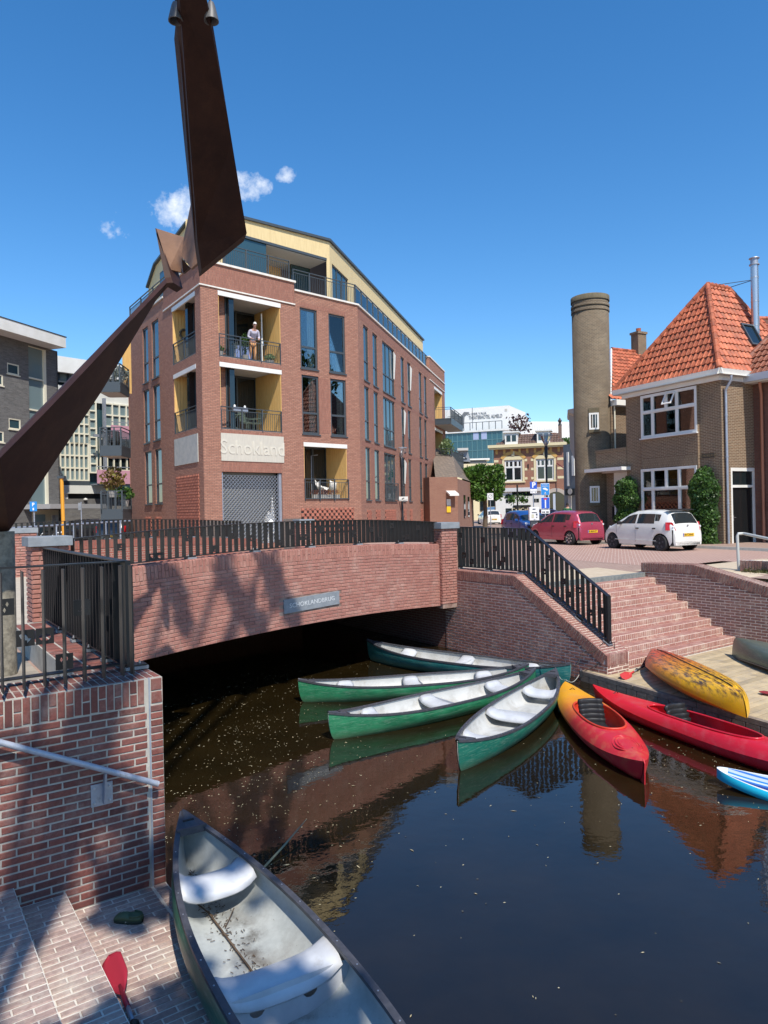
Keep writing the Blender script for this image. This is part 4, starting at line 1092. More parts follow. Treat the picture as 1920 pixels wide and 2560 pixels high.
# left end: balconies seen side-on beyond the corner
SB0 = onplane(FL, 318, 1000)[0]
FB = frame(FL @ V((SLm, 0, 0)), (cos(R_(35)), sin(R_(35))))
b = MB(FL); 
lastL = FL @ V((SLm, 0, 0)); dLr = V((cos(R_(35)), sin(R_(35)), 0))
b = MB(FB); holed(b, -.02, 9, 1.2, ZTOP, []); b.build('wall', W_br, ap, uvm=True)
for z in (9.15, 6.30, 3.45):
    balcony(frame(atY(272, 1000, 33.2), (1, .08)), 0, .95, 1.5, z-.12, ap)
MB(frame(atY(322, 1000, 33.5), (cos(R_(60)), sin(R_(60))))).box(-.25, .2, .02, .1, 9.0, 12.0).build('rear_larch_wall', M_wood, ap)
b = MB(); pts_ = [FL @ V((SLm, .02, 0)), FL @ V((SLm+.3, 1.5, 0))]
# roof slab closing the building
top = [FL @ V((SLm, .3, 0)), P0+V((.2, .5, 0)), FR @ V((SE, .3, 0)), FE @ V((SEE, .3, 0)), FE @ V((SEE, 8, 0)), FB @ V((8, 0, 0))]
MB().prism([V((p.x, p.y, 13.0)) for p in top], (0, 0, .08)).build('terrace_slab', pm('terrace_paving', (.4, .38, .35), .9), ap)
MB().prism([V((p.x, p.y, 1.25)) for p in [FL @ V((SLm+.3, 2.6, 0)), P0+V((.2, 3.6, 0)), FR @ V((SE-.5, 2.5, 0)), FE @ V((SEE-1, 2.2, 0)), FE @ V((SEE-1, 7.5, 0)), FB @ V((7, .5, 0))]], (0, 0, 11.7)).build('core', M_dark, ap)
# terrace rails
balus(FR, .1, SB-.1, 13.72, .22, ap, posts=4); balus(FR, SB+.02, SE, 13.36, .12, ap, posts=4); balus(FL, SLm+.1, sbl, 13.38, .12, ap, posts=3); balus(FL, sbl, -.1, 13.74, .22, ap, posts=2)
b = MB(FE); x = .05
b.box(0, s_eb, .09, .15, 14.36, 14.40)
while x < s_eb: b.box(x-.03, x+.03, .08, .16, 13.40, 14.36); x += 1.05
b.build('terrace_rail', M_anth, ap)
b = MB(FE); x = .1
while x < s_eb-1: b.box(x, x+.93, .115, .125, 13.5, 14.3); x += 1.05
b.build('glass_screen', M_glassc, ap)
# penthouse, set back
PR = 1.55
zr = 17.05
ph_ = lambda px, py, T, d: onplane(T, px, py, d)
sA, zA = ph_(613, 547, FR, PR); sP, zP = ph_(825, 606, FR, PR)
def sub(T, d): return T @ TR(0, d, 0)
FRp, FEp, FLp = sub(FR, PR), sub(FE, PR), sub(FL, 1.3)
cR = FR.inverted() @ (FE @ V((0, PR, 0)))
# corner between the two set-back planes
nR = V((FR[0][1], FR[1][1])); nE = V((FE[0][1], FE[1][1])); eR = V((FR[0][0], FR[1][0])); eE = V((FE[0][0], FE[1][0]))
oR = V((P0.x, P0.y))+nR*PR; oE = V((E0.x, E0.y))+nE*PR
det = eR.x*(-eE.y)+eE.x*eR.y; dd = oE-oR; tR = (dd.x*(-eE.y)+eE.x*dd.y)/det; CP = oR+eR*tR; tE = (CP-oE).dot(eE)
zt1 = zP; zt0 = zA
sG0 = onplane(FR, 560, 660, PR)[0]; sG1 = onplane(FR, 668, 690, PR)[0]; sJ0 = onplane(FR, 770, 700, PR)[0]; sJ1 = onplane(FR, 817, 700, PR)[0]
zh = onplane(FR, 617, 590, PR)[1]
b = MB(FRp)
zfl = 13.1
b.face((1.2, 0, zh), (sJ1+.0, 0, zh-.05), (sJ1, 0, zt1), (1.6, 0, zt0+.0)) ; b.face((sJ1, 0, zfl), (tR, 0, zfl), (tR, 0, zt1), (sJ1, 0, zt1)); b.face((.2, 0, zfl), (sG0, 0, zfl), (sG0, 0, zh), (.2, 0, zh))
b.build('penthouse_wall', M_woodp, ap)
b = MB(FRp); b.box(sG0, sG1, .05, .09, zfl, zh); b.box(sG1-.02, sG1+.02, .1, 2.2, zfl, zh); b.build('penthouse_glazing', M_glassb, ap)
b = MB(FRp); b.box(sG0, sJ1, -.03, .04, zh-.12, zh-.0); b.box(sG0, sG0+.07, -.02, .05, zfl, zh-.1); b.build('penthouse_frame', M_anth, ap)
MB(FRp).box(sG1+.02, sJ1, .05, 2.4, zh-.16, zh-.13).build('penthouse_soffit', M_soffit, ap)
MB(FRp).box(sG1+.02, sJ0, 2.3, 2.4, zfl, zh-.16).build('penthouse_rear', M_wood, ap)
MB(FRp).box(sJ0, sJ1, 1.4, 1.5, zfl, zh-.16).build('penthouse_glazing', M_glassb, ap)
zE1 = onplane(FE, 1056, 852, PR)[1]; sEend = onplane(FE, 1057, 850, PR)[0]
gl = [(onplane(FE, 838, 700, PR)[0], onplane(FE, 897, 720, PR)[0]), ]
b = MB(FEp)
def ztE(s): return zt1+(zE1-zt1)*(s-tE)/(sEend-tE)
opE = [(tE+.35, tE+3.0, zfl, zh-.1), (tE+4.0, tE+4.9, zfl, 15.5), (tE+7.6, tE+8.3, zfl, 15.5), (tE+9.2, tE+11.6, zfl, 15.5), (tE+12.3, tE+14.2, zfl, 15.5)]
opE = [h for h in opE if h[1] < sEend-.3]
zmin = zh-.05
holed(b, tE, sEend, zfl, zmin, [(h[0], h[1], h[2], min(h[3], zmin-.02), .15) for h in opE])
b.face((tE, 0, zmin), (sEend, 0, zmin), (sEend, 0, max(zE1, zmin+.02)), (tE, 0, zt1)); b.face((sEend, 0, zfl), (sEend, 4, zfl), (sEend, 4, zmin), (sEend, 0, zmin)); b.face((sEend, 0, zmin), (sEend, 4, zmin), (sEend, 4, zE1), (sEend, 0, max(zE1, zmin+.02)))
b.build('penthouse_wall', M_woodp, ap)
for h in opE: window(FEp, (h[0], h[1], h[2], min(h[3], zmin-.02)), ap, trans=0, vm=3 if h[1]-h[0] > 2 else 1, sill=False, name='penthouse_window')
rt = [FRp @ V((1.5, -.1, zt0-.1)), FRp @ V((tR, -.12, zt1+.03)), FEp @ V((sEend+.1, -.12, max(zE1, zmin)+.05)), FEp @ V((sEend+.1, 5, max(zE1, zmin)+.05)), FRp @ V((3.5, 6, zt0-.1))]
b = MB()
up = V((0, 0, .12))
for a, c in ((0, 1), (1, 2), (2, 3)): b.face(rt[a], rt[c], rt[c]+up, rt[a]+up)
cen = (rt[1]+rt[3]+rt[4])/3+up
b.face(*[p+up for p in rt]); b.face(*[p for p in rt[::-1]])
b.build('zinc_roof_edge', M_anth, ap)
# left slope of the penthouse
lp = [onplane(FL, 371, 722, 1.3), onplane(FL, 371, 760, 1.3), onplane(FL, 390, 664, 1.3), onplane(FL, 406, 650, 1.3), onplane(FL, 470, 560, 1.3)]
b = MB(FLp); b.prism([(lp[0][0], 0, 13.1), (lp[0][0], 0, lp[0][1]), (lp[2][0], 0, lp[2][1]), (lp[4][0], 0, lp[4][1]), (lp[4][0]+1.4, 0, lp[4][1]), (lp[4][0]+1.4, 0, 13.1)][::-1], (0, 3, 0)); b.build('penthouse_wall', M_woodp, ap)
b = MB(FLp); 
for p, q in ((lp[0], lp[2]), (lp[2], lp[4])): b.beam((p[0], .3, p[1]+.06), (q[0], .3, q[1]+.06), .9, .10)
b.build('zinc_roof_edge', M_anth, ap)
wl = (onplane(FL, 401, 690, 1.3)[0], onplane(FL, 424, 690, 1.3)[0])
MB(FLp).box(wl[0], wl[1], -.02, .0, 14.3, 15.9).build('penthouse_window', M_glassb, ap)
MB(FLp).box(wl[0]-.06, wl[1]+.06, -.015, -.001, 14.2, 16.0).build('window_frame', M_anth, ap)

# ------------------------------------------------------------------ things on the loggias
def person(name, label, loc, rz, shirt, trousers, hair, scale=1, pose='lean', skin=(.50, .27, .19)):
    t = thing(name, label, 'person', loc, rz); OFF[t.name] = V((0, 0, 0)); t.scale = (scale,)*3
    sk = pm('skin_'+label[:6], skin, .55)
    def skinned(nm, verts, edges, rad, mat, root=0):
        me = bpy.data.meshes.new(nm); me.from_pydata(verts, edges, []); o, _ = link(me, nm, mat, t)
        m = o.modifiers.new('skin', 'SKIN'); o.modifiers.new('sub', 'SUBSURF').levels = 1; o.modifiers['sub'].render_levels = 2
        for i, r in enumerate(rad): me.skin_vertices[0].data[i].radius = (r if isinstance(r, tuple) else (r, r))
        me.skin_vertices[0].data[root].use_root = True; m.use_smooth_shade = True; return o
    lean = .30 if pose == 'lean' else .02
    # facing -y; pelvis, spine, neck, head, arms, legs
    vs_ = [(0, 0, .92), (0, -lean*.3, 1.12), (0, -lean*.8, 1.32), (0, -lean, 1.44), (0, -lean*1.15, 1.52), (0, -lean*1.35, 1.60), (0, -lean*1.5, 1.70),
           (-.19, -lean*.9, 1.41), (-.25, -lean*.7, 1.15), (-.16, -lean-.20, 1.0), (-.10, -lean-.26, .97),
           (.19, -lean*.9, 1.41), (.25, -lean*.7, 1.15), (.16, -lean-.20, 1.0), (.10, -lean-.26, .97),
           (-.10, 0, .86), (-.12, -.02, .48), (-.12, .02, .08), (-.12, -.12, .04), (.10, 0, .86), (.12, -.02, .48), (.12, .02, .08), (.12, -.12, .04)]
    ed = [(0, 1), (1, 2), (2, 3), (3, 4), (4, 5), (5, 6), (3, 7), (7, 8), (8, 9), (9, 10), (3, 11), (11, 12), (12, 13), (13, 14), (0, 15), (15, 16), (16, 17), (17, 18), (0, 19), (19, 20), (20, 21), (21, 22)]
    rd = [(.15, .11), (.14, .10), (.16, .11), (.09, .08), .05, (.075, .09), (.07, .085), .06, .045, .035, .035, .06, .045, .035, .035, .085, .06, .045, .04, .085, .06, .045, .04]
    skinned('body', vs_, ed, rd, sk)
    vs2 = [vs_[0], vs_[1], vs_[2], (0, -lean*.95, 1.41), vs_[7], vs_[8], (-.18, -lean-.12, 1.04), vs_[11], vs_[12], (.18, -lean-.12, 1.04)]
    skinned('shirt', vs2, [(0, 1), (1, 2), (2, 3), (3, 4), (4, 5), (5, 6), (3, 7), (7, 8), (8, 9)], [(.165, .125), (.16, .12), (.18, .125), (.11, .10), .075, .06, .052, .075, .06, .052], pm('shirt_'+label[:6], shirt, .85, c2=tuple(x*.7 for x in shirt), sc=30))
    vs3 = [(0, 0, .93), (-.10, 0, .86), (-.12, -.02, .48), (-.12, .02, .12), (.10, 0, .86), (.12, -.02, .48), (.12, .02, .12)]
    skinned('trousers', vs3, [(0, 1), (1, 2), (2, 3), (0, 4), (4, 5), (5, 6)], [(.155, .125), .10, .078, .065, .10, .078, .065], pm('trousers_'+label[:6], trousers, .85))
    hc = V((0, -lean*1.45, 1.66)); b = MB()
    rows = []
    for i in range(9):
        a = pi*.5*i/8
        rows.append([hc+V((.088*cos(a)*cos(p_), .108*cos(a)*sin(p_)+.012, .02+.115*sin(a)-(.05 if sin(p_) > .0 else 0)*cos(a))) for p_ in [2*pi*k/16 for k in range(16)]])
    b.grid(rows, close=True).build('hair', pm('hair_'+label[:6], hair, .8, bmp=.5, bs=90), t, smooth=True)
    b = MB(); b.tube([hc+V((0, -.085, .02)), hc+V((0, -.112, -.015)), hc+V((0, -.092, -.03))], [.008, .013, .008], 6).build('nose', sk, t, smooth=True)
    b = MB()
    for sx in (-1, 1): b.cbox(hc+V((sx*.032, -.092, .022)), (.026, .008, .010))
    b.build('eyes', M_ink, t)
    MB().cbox(hc+V((0, -.088, -.055)), (.045, .008, .006)).build('mouth', pm('lips_'+label[:6], (.30, .10, .08), .6), t)
    for sx in (-1, 1): MB().cbox(hc+V((sx*.084, .0, -.0)), (.015, .03, .05)).build('ear', sk, t, bev=.005)
    for sx in (-1, 1):
        h0 = V((sx*.10, -lean-.26, .97))
        for k in range(5): MB().tube([h0+V((sx*(-.02+.012*k), 0, .01)), h0+V((sx*(-.03+.015*k), -.05, -.01)), h0+V((sx*(-.03+.015*k), -.07, -.045))], [.009, .008, .006], 6).build('finger', sk, t, smooth=True)
    return t
s_, _ = onplane(FR, 632, 820, .55)
pp = FR @ V((s_, .62, loR[0][2]+.03))
person('person', 'white-haired person in pale shirt and tan trousers bending over on the top balcony', tuple(pp), R_(28), (.55, .52, .62), (.55, .28, .12), (.70, .68, .64), .98)
# plants
M_leaf = leafmat('leaf_green', (.05, .12, .02), (.13, .24, .05)); M_leafd = leafmat('leaf_dark_green', (.03, .08, .02), (.08, .15, .03)); M_leafp = leafmat('leaf_pale', (.16, .26, .10), (.30, .36, .16))
M_pot = pm('grey_pot', (.35, .33, .30), .8); M_potw = pm('white_pot', (.75, .74, .7), .6)
def potplant(label, p, h=.5, r=.28, n=140, leaf=None, pot=None, sz=.05, flowers=None, pr=.14, ph=.24):
    t = thing('potted_plant', label, 'plant', tuple(p)); p = V(p)
    MB().lathe([(pr*.75, 0), (pr, ph), (pr*.9, ph), (pr*.85, ph*.85)], p, 12).build('pot', pot or M_pot, t)
    pts = []
    for _ in range(n):
        d = V((random.gauss(0, 1), random.gauss(0, 1), random.gauss(0, 1))).normalized()*random.random()**.4
        pts.append(p+V((d.x*r, d.y*r, ph+h/2+d.z*h/2)))
    foliage('leaves', pts, sz, leaf or M_leaf, t)
    b = MB()
    for k in range(5): b.tube([p+V((0, 0, ph*.8)), p+V((random.uniform(-r, r)*.6, random.uniform(-r, r)*.6, ph+h*.8))], .008, 5)
    b.build('stems', M_leafd, t)
    if flowers is not None:
        foliage('flowers', [q+V((0, 0, .05)) for q in random.sample(pts, n//5)], sz*.8, flowers, t)
    return t
M_fred = pm('red_petals', (.75, .03, .05), .6)
fz = loR[0][2]+.03
def fp(T, px, y, z): s, _ = onplane(T, px, 900, y); return T @ V((s, y, z))
potplant('red geraniums in a pot at the left end of the top balcony', fp(FR, 551, .3, fz), .25, .2, 90, flowers=M_fred)
potplant('climbing plant on a cane beside the old man on the top balcony', fp(FR, 614, .3, fz), 1.0, .17, 170, sz=.04)
potplant('spiky light green plant in a bowl at the right end of the top balcony', fp(FR, 674, .3, fz), .3, .26, 130, leaf=M_leafp, sz=.07, pr=.22, ph=.15)
potplant('silvery bushy plant in front of the blue cloth on the top balcony', fp(FR, 583, .35, fz), .55, .3, 170, leaf=leafmat('silver_leaf', (.22, .26, .22), (.35, .38, .33)), sz=.045)
tb = thing('covered_table', 'table under a blue cloth on the top balcony left of the old man', 'table', tuple(fp(FR, 590, .9, fz)))
q = fp(FR, 592, .9, fz); MB().cbox(q+V((0, 0, .37)), (1.2, .6, .72), MX.Rotation(R_(42), 3, 'Z')).build('cloth', pm('blue_cloth', (.20, .27, .50), .85), tb, bev=.03)
MB().cbox(q+V((0, 0, .745)), (1.24, .64, .02), MX.Rotation(R_(42), 3, 'Z')).build('table_top', M_anth, tb)
potplant('tall yucca on the left corner balcony beside the wreath', fp(FL, 447, .5, loL[0][2]), .7, .25, 120, leaf=M_leafp, sz=.08)
wr = thing('wreath', 'round dark wreath hanging on the larch wall of the left corner loggia', 'wreath', tuple(FL @ V((loL[0][0]+.05, .55, 11.4))))
b = MB(); cpt = FL @ V((loL[0][0]+.09, .55, 11.45)); ax = V((FL[0][1], FL[1][1], 0))
pth = [cpt+ax*(.22*cos(a))+V((0, 0, .22*sin(a))) for a in [2*pi*k/16 for k in range(17)]]
b.tube(pth, [.05+.012*(k % 2) for k in range(17)], 8).build('ring', pm('dark_wicker', (.10, .08, .05), .8), wr)
for k in range(0, 16, 2): MB().lathe([(0, -.05), (.04, -.03), (.05, 0), (.04, .03), (0, .05)], pth[k]+V((-.02, -.02, 0)), 8).build('bauble', pm('gilt_bauble', (.35, .27, .15), .35, .6) if 'gilt_bauble' not in MATS else MATS['gilt_bauble'], wr, smooth=True)
# terrace door standing open on the top balcony
dr = thing('balcony_door', 'open grey glazed door with white edge on the top balcony', 'door', tuple(fp(FR, 655, 1.2, fz)))
a, c = FR @ V((onplane(FR, 655, 850, .9)[0], .9, fz)), FR @ V((onplane(FR, 655, 850, .9)[0]+.45, 1.7, fz))
FD = frame(a, c-a); L = (c-a).length
b = MB(FD)
for x0, x1, z0_, z1_ in ((0, .09, 0, 2.4), (L-.09, L, 0, 2.4), (.09, L-.09, 0, .12), (.09, L-.09, 2.28, 2.4)): b.box(x0, x1, -.03, .03, fz+z0_, fz+z1_)
b.build('leaf_frame', M_anth, dr); MB(FD).box(.05, L-.05, -.006, .006, fz+.1, fz+2.3).build('glass', M_glassc, dr); MB(FD).box(-.012, 0, -.03, .03, fz, fz+2.4).build('white_edge', M_white, dr)
MB(FD).box(.03, .06, -.06, -.03, fz+.95, fz+1.15).build('handle', M_chrome, dr)
def gchair(label, p, rz, mat, sc=1):
    t = thing('garden_chair', label, 'chair', tuple(p), rz); OFF[t.name] = V((0, 0, 0))
    b = MB()
    for i in range(5): b.box(-.22, .22, -.22+.09*i, -.15+.09*i, .42, .44)
    b.build('seat', mat, t, kind='stuff'); b = MB()
    for i in range(6): b.box(-.22, .22, .22+.012*i, .235+.012*i, .5+.07*i, .555+.07*i)
    b.build('backrest', mat, t, kind='stuff')
    for sx in (-.23, .23):
        for sy, ey in ((-.22, .1), (.22, -.05)): MB().tube([(sx, sy, .42), (sx, sy+ey*.0, 0)], .013, 6).build('leg', mat, t)
        MB().tube([(sx, -.22, .42), (sx, -.22, .63), (sx, .24, .66)], .012, 6).build('armrest', mat, t)
    return t
fz2 = loR[1][2]+.03; M_gch = pm('olive_green_metal', (.12, .16, .12), .5)
gchair('green metal slatted chair on the middle balcony, seen in profile at right', fp(FR, 636, .9, fz2), R_(-50), M_gch)
gchair('green metal slatted chair on the middle balcony beside the folding table', fp(FR, 613, .9, fz2), R_(60), M_gch)
t = thing('folding_table', 'thin dark folding table on the middle balcony', 'table', tuple(fp(FR, 590, .9, fz2))); q = fp(FR, 578, .9, fz2)
MB().cbox(q+V((0, 0, .72)), (.8, .6, .02), MX.Rotation(R_(42), 3, 'Z')).build('table_top', M_gch, t)
for i, (a, c) in enumerate(((-.3, -.2), (.3, -.2), (-.3, .2), (.3, .2))): MB().tube([q+V((a, c, .71)), q+V((-a, c, 0))], .012, 6).build('leg', M_gch, t)
pb_ = thing('planter_box', 'grey railing box with white knobs on the middle balcony rail', 'planter', tuple(fp(FR, 597, .1, fz2+.95))); q = fp(FR, 597, .14, fz2+.86)
MB().cbox(q, (.72, .2, .2), MX.Rotation(R_(42), 3, 'Z')).build('box', M_galv, pb_, bev=.02)
for k in (-.25, .25): MB().lathe([(0, 0), (.05, .03), (.05, .1), (0, .14)], q+V((k*.74, k*.67, .08)), 8).build('knob', M_white, pb_)
lfz = logR[2]+.03
def armchair(label, p, rz):
    t = thing('shell_chair', label, 'chair', tuple(p), rz); OFF[t.name] = V((0, 0, 0))
    b = MB(); rows = []
    for i in range(7):
        v = i/6; r = []
        for j in range(9):
            u_ = -1+2*j/8; y = -.22+.42*min(v*1.6, 1); z = .42+max(0, v-.55)*.9+abs(u_)**2.2*.2*(1-abs(v-.45)); r.append((u_*.28, y+.08*max(0, v-.6), z))
        rows.append(r)
    o = b.grid(rows).build('shell', M_white, t, smooth=True); sm = o.modifiers.new('solid', 'SOLIDIFY'); sm.thickness = .012
    for a in (-1, 1):
        for c in (-1, 1): MB().tube([(a*.1, c*.1, .42), (a*.22, c*.22, 0)], .012, 6).build('leg', M_white, t)
    return t
armchair('white shell armchair on the lower balcony above the flower boxes, left one', fp(FR, 799, .75, lfz), R_(70))
armchair('white shell armchair on the lower balcony, right one turned away', fp(FR, 829, 1.05, lfz), R_(200))
hrm = leafmat('heather_red', (.30, .08, .04), (.42, .16, .10))
fb = thing('flower_boxes', 'row of rust-red heather in grey boxes behind the lower balcony rail', 'planter', tuple(fp(FR, 805, .25, lfz)))
for k, x in enumerate((787, 808, 829)):
    q = fp(FR, x, .25, lfz); MB().cbox(q+V((0, 0, .1)), (.55, .18, .18), MX.Rotation(R_(42), 3, 'Z')).build('trough', M_pot, fb)
    foliage('heather', [q+V((random.gauss(0, .14)+0, random.gauss(0, .13), .2+random.uniform(0, .22))) for _ in range(150)], .03, hrm, fb)
pv = thing('floor_lamp', 'tall pale lamp standing inside the lower balcony', 'lamp', tuple(fp(FR, 773, 1.2, lfz)))
q = fp(FR, 773, 1.2, lfz); MB().tube([q, q+V((0, 0, 2.1)), q+V((.3, .2, 2.15))], .02, 6).build('stand', M_galv, pv)
MB().lathe([(.14, 0), (.14, .03)], q, 12).build('foot', M_galv, pv)
potplant('large leafy plant in a pale pot on the lower east balcony', FE @ V((s_lo+.6, -.75, 6.75)), 1.35, .55, 330, leaf=M_leafp, sz=.12, pot=M_potw, pr=.3, ph=.5)
potplant('red grass and yellow foliage on the lowest left balcony', atY(283, 1235, 32.4)-V((0, 0, .15)), 1.1, .6, 300, leaf=leafmat('ochre_leaf', (.22, .12, .04), (.32, .30, .08)), sz=.10, pr=.25, ph=.3)
potplant('bright green shrub at the right of the lowest left balcony', atY(312, 1250, 32.6)-V((0, 0, .3)), .6, .45, 200, leaf=M_leaf, sz=.10, pr=.2, ph=.3)
for px, py, lb in ((303, 1120, 'black wicker chair on the middle left balcony'), (290, 1125, 'second black wicker chair on the middle left balcony, nearer its corner')): gchair(lb, V((atY(px, py, 32.9).x, 32.7, 6.2)), R_(40 if px > 300 else 200), M_darkp)
potplant('grey green shrubs in boxes on the top left balcony', atY(295, 965, 32.6)-V((0, 0, .1)), .8, .5, 240, leaf=bpy.data.materials['silver_leaf'], sz=.08, pr=.25, ph=.25)
# ------------------------------------------------------------------ tiled-roof house with round chimney tower
FH = frame(H0, (cos(R_(-63.2)), sin(R_(-63.2)))); FS = frame(H0, (cos(R_(27.3)), sin(R_(27.3))))
hs = thing('brick_house', 'olive-brown brick house with steep orange pantile hip roof and white windows', 'house', (H0.x, H0.y, ZS))
H_br = brickwall('house_brick', (.245, .145, .085), (.15, .09, .055), (.46, .37, .25), rh=.062, ms=.011, bstr=.9, streak=.15)
H_so = brickwall('house_soldier_brick', (.27, .18, .105), (.19, .125, .075), (.42, .34, .24), rh=.062, ms=.009, rot=pi/2, bstr=.7)
HZ = 8.02
sL = onplane(FH, 1566, 1100)[0]
up = R4(FH, 1607, 990, 1747, 1097, 7.93, 6.10); lo = R4(FH, 1608.4, 1175, 1747.9, 1290, 4.78, 2.25)
b = MB(FH); holed(b, sL, 0, ZS, HZ, [(*up, .0001), (*lo, .0001)]); b.build('wall', H_br, hs, uvm=True)
bay0, bay1 = up[0]-.0, up[1]+.0
b = MB(FH @ TR(0, -.10, 0)); holed(b, bay0-.01, bay1+.01, ZS, HZ, [(*up, .1), (*lo, .1)]); b.box(bay0-.012, bay0-.01, 0, .1, ZS, HZ); b.box(bay1+.01, bay1+.012, 0, .1, ZS, HZ); b.build('bay_wall', H_br, hs, uvm=True)
MB(FH).box(bay0, bay1, -.104, -.1, 4.82, 5.22).build('soldier_band', H_so, hs, uvm=True)
SS = onplane(FS, 1886, 1150)[0]
dd_ = [onplane(FS, 1829, 1280)[0], onplane(FS, 1888.5, 1280)[0], ZS, 4.62]
b = MB(FS); holed(b, 0, SS+.3, ZS, HZ, [(*dd_, .12)]); b.build('wall', H_br, hs, uvm=True)
def framed(T, h, par, cols, rows, trans, name='window', y=-.13, deep=.07, fw=.075, glass=None):
    """white casement with transom: cols = column edges (0..1), trans = height fraction of the main transom"""
    s0, s1, z0, z1 = h[:4]; W = s1-s0; H = z1-z0; b = MB(T)
    b.box(s0, s1, y, y+deep, z0, z0+fw); b.box(s0, s1, y, y+deep, z1-fw, z1); b.box(s0, s0+fw, y, y+deep, z0+fw, z1-fw); b.box(s1-fw, s1, y, y+deep, z0+fw, z1-fw)
    zm = z0+H*trans; b.box(s0+fw, s1-fw, y-.01, y+deep, zm-fw/2, zm+fw/2)
    for c in cols[0]: b.box(s0+W*c-fw/2, s0+W*c+fw/2, y+.002, y+deep, z0+fw, zm-fw/2)
    for c in cols[1]: b.box(s0+W*c-fw/2, s0+W*c+fw/2, y+.002, y+deep, zm+fw/2, z1-fw)
    o = b.build(name, M_white, par)
    b = MB(T); e = .035
    for cs, za, zb in ((cols[0], z0+fw, zm-fw/2), (cols[1], zm+fw/2, z1-fw)):
        xs = [0, *cs, 1]
        for p, q in zip(xs, xs[1:]):
            a, c = s0+W*p+fw*(1 if p == 0 else .5), s0+W*q-fw*(1 if q == 1 else .5)
            for bx in ((a, c, za, za+e), (a, c, zb-e, zb), (a, a+e, za+e, zb-e), (c-e, c, za+e, zb-e)): b.box(bx[0], bx[1], y+.012, y+deep-.012, bx[2], bx[3])
    b.build('sash', M_white, o)
    MB(T).box(s0+.03, s1-.03, y+deep-.03, y+deep-.022, z0+.03, z1-.03).build('pane', glass or M_glassc, o)
    MB(T).box(s0-.04, s1+.04, y-.07, y+.03, z0-.05, z0-.002).build('sill', M_white, o)
    return o
wu = framed(FH, up, hs, ((.22, .66), (.22, .47, .66)), 2, .60)
wl_ = framed(FH, lo, hs, ((.22, .70), (.22, .47, .70)), 2, .66)
for o, h in ((wu, up), (wl_, lo)): MB(FH).box(h[0]-.1, h[1]+.1, .9, .95, h[2]-.2, h[3]+.1).build('room_back', M_dark, o)
b = MB(FH)
for j in range(7): b.box(up[0]+.1+.06*j, up[0]+.16+.06*j, .1+.03*(j % 2), .12+.03*(j % 2), up[2], up[3])
b.build('curtain', M_curtain, wu)
b = MB(FH); z = lo[2]+.05
while z < lo[3]-.1: b.box(lo[0]+.62, lo[1]-.1, .04, .075, z, z+.012); z += .05
b.build('blind', pm('grey_blind', (.22, .23, .25), .6), wl_)
b = MB(FH); z = lo[2]+1.75
b = MB(FH @ TR(up[0]+(up[1]-up[0])*.565, -.15, up[3]-.08) @ RX(-.5))      # small top light hinged open
for bx in ((-.24, .24, -.55, -.49), (-.24, .24, -.05, 0), (-.24, -.19, -.49, -.05), (.19, .24, -.49, -.05)): b.box(bx[0], bx[1], -.02, .02, bx[2], bx[3])
b.build('open_sash', M_white, wu)
# side door
T = FS; b = MB(T); s0, s1, z0, z1 = dd_
for bx in ((s0, s0+.09, z0, z1), (s1-.09, s1, z0, z1), (s0+.09, s1-.09, z1-.13, z1), (s0+.09, s1-.09, 3.85, 3.95)): b.box(bx[0], bx[1], -.0, .07, bx[2], bx[3])
df = b.build('side_door', M_white, hs); MB(T).box(s0+.09, s1-.09, .06, .09, z0+.02, 3.85).build('door_leaf', pm('black_gloss_door', (.012, .013, .014), .15), df); MB(T).box(s0+.09, s1-.09, .05, .06, 3.95, z1-.13).build('pane', M_glass, df)
b = MB(T); b.box(s0+.13, s0+.17, .03, .055, 2.55, 2.78); b.box(s0+.14, s0+.27, .01, .03, 2.68, 2.70); b.build('handle', M_chrome, df)
# eaves: soffit and gutter board all round
pitch_run, rise = 2.07, 4.03
K = V((12.85, 27.0, 8.39)); dF = V((cos(R_(116.8)), sin(R_(116.8)), 0)); dS = V((cos(R_(27.3)), sin(R_(27.3)), 0))
Apx = V((13.75, 29.79, 12.42)); Bpx = Apx+dS*1.35
KL = K+dF*5.46; KR = K+dS*5.5; KB = KR+dF*5.46
b = MB()
ins = lambda p, a, c, z: V((p.x, p.y, 0))+dF*a+dS*c+V((0, 0, z))
def eaveboard(a, c, out, z0_, z1_, d0):
    b = MB(); b.prism([a+out*d0+V((0, 0, z0_-a.z)), c+out*d0+V((0, 0, z0_-a.z)), c+out*(d0+.09)+V((0, 0, z1_-a.z)), a+out*(d0+.09)+V((0, 0, z1_-a.z))], -out*.05); return b
oF = -V((-dF.y, dF.x, 0)); oF = oF if oF.x < 0 else -oF
oS = V((dS.y, -dS.x, 0))
M_whb = pm('white_eaves_board', (.80, .79, .74), .45)
for a, c, o_ in ((KL-dF*-.0, K+oS*.16, oF), (K+oF*.16, KR, oS)):
    eaveboard(a, c, o_, 8.16, 8.38, .02).build('gutter_board', M_whb, hs)
b = MB(); zz = 8.16
b.face(*[V((p.x, p.y, zz)) for p in (KL+oF*.1, K+oF*.16+oS*.16, K+dF*.9+dS*.9, KL+dS*.9)]); b.face(*[V((p.x, p.y, zz)) for p in (K+oF*.16+oS*.16, KR+oS*.1, KR+dF*.9, K+dF*.9+dS*.9)])
b.prism([V((p.x, p.y, 7.98)) for p in (FH @ V((sL-.1, -.13, 0)), FH @ V((.02, -.13, 0)), FH @ V((.02, .1, 0)), FH @ V((sL-.1, .1, 0)))], (0, 0, .17))
b.prism([V((p.x, p.y, 7.982)) for p in (FS @ V((-.02, -.03, 0)), FS @ V((SS+.1, -.03, 0)), FS @ V((SS+.1, .1, 0)), FS @ V((-.02, .1, 0)))], (0, 0, .17))
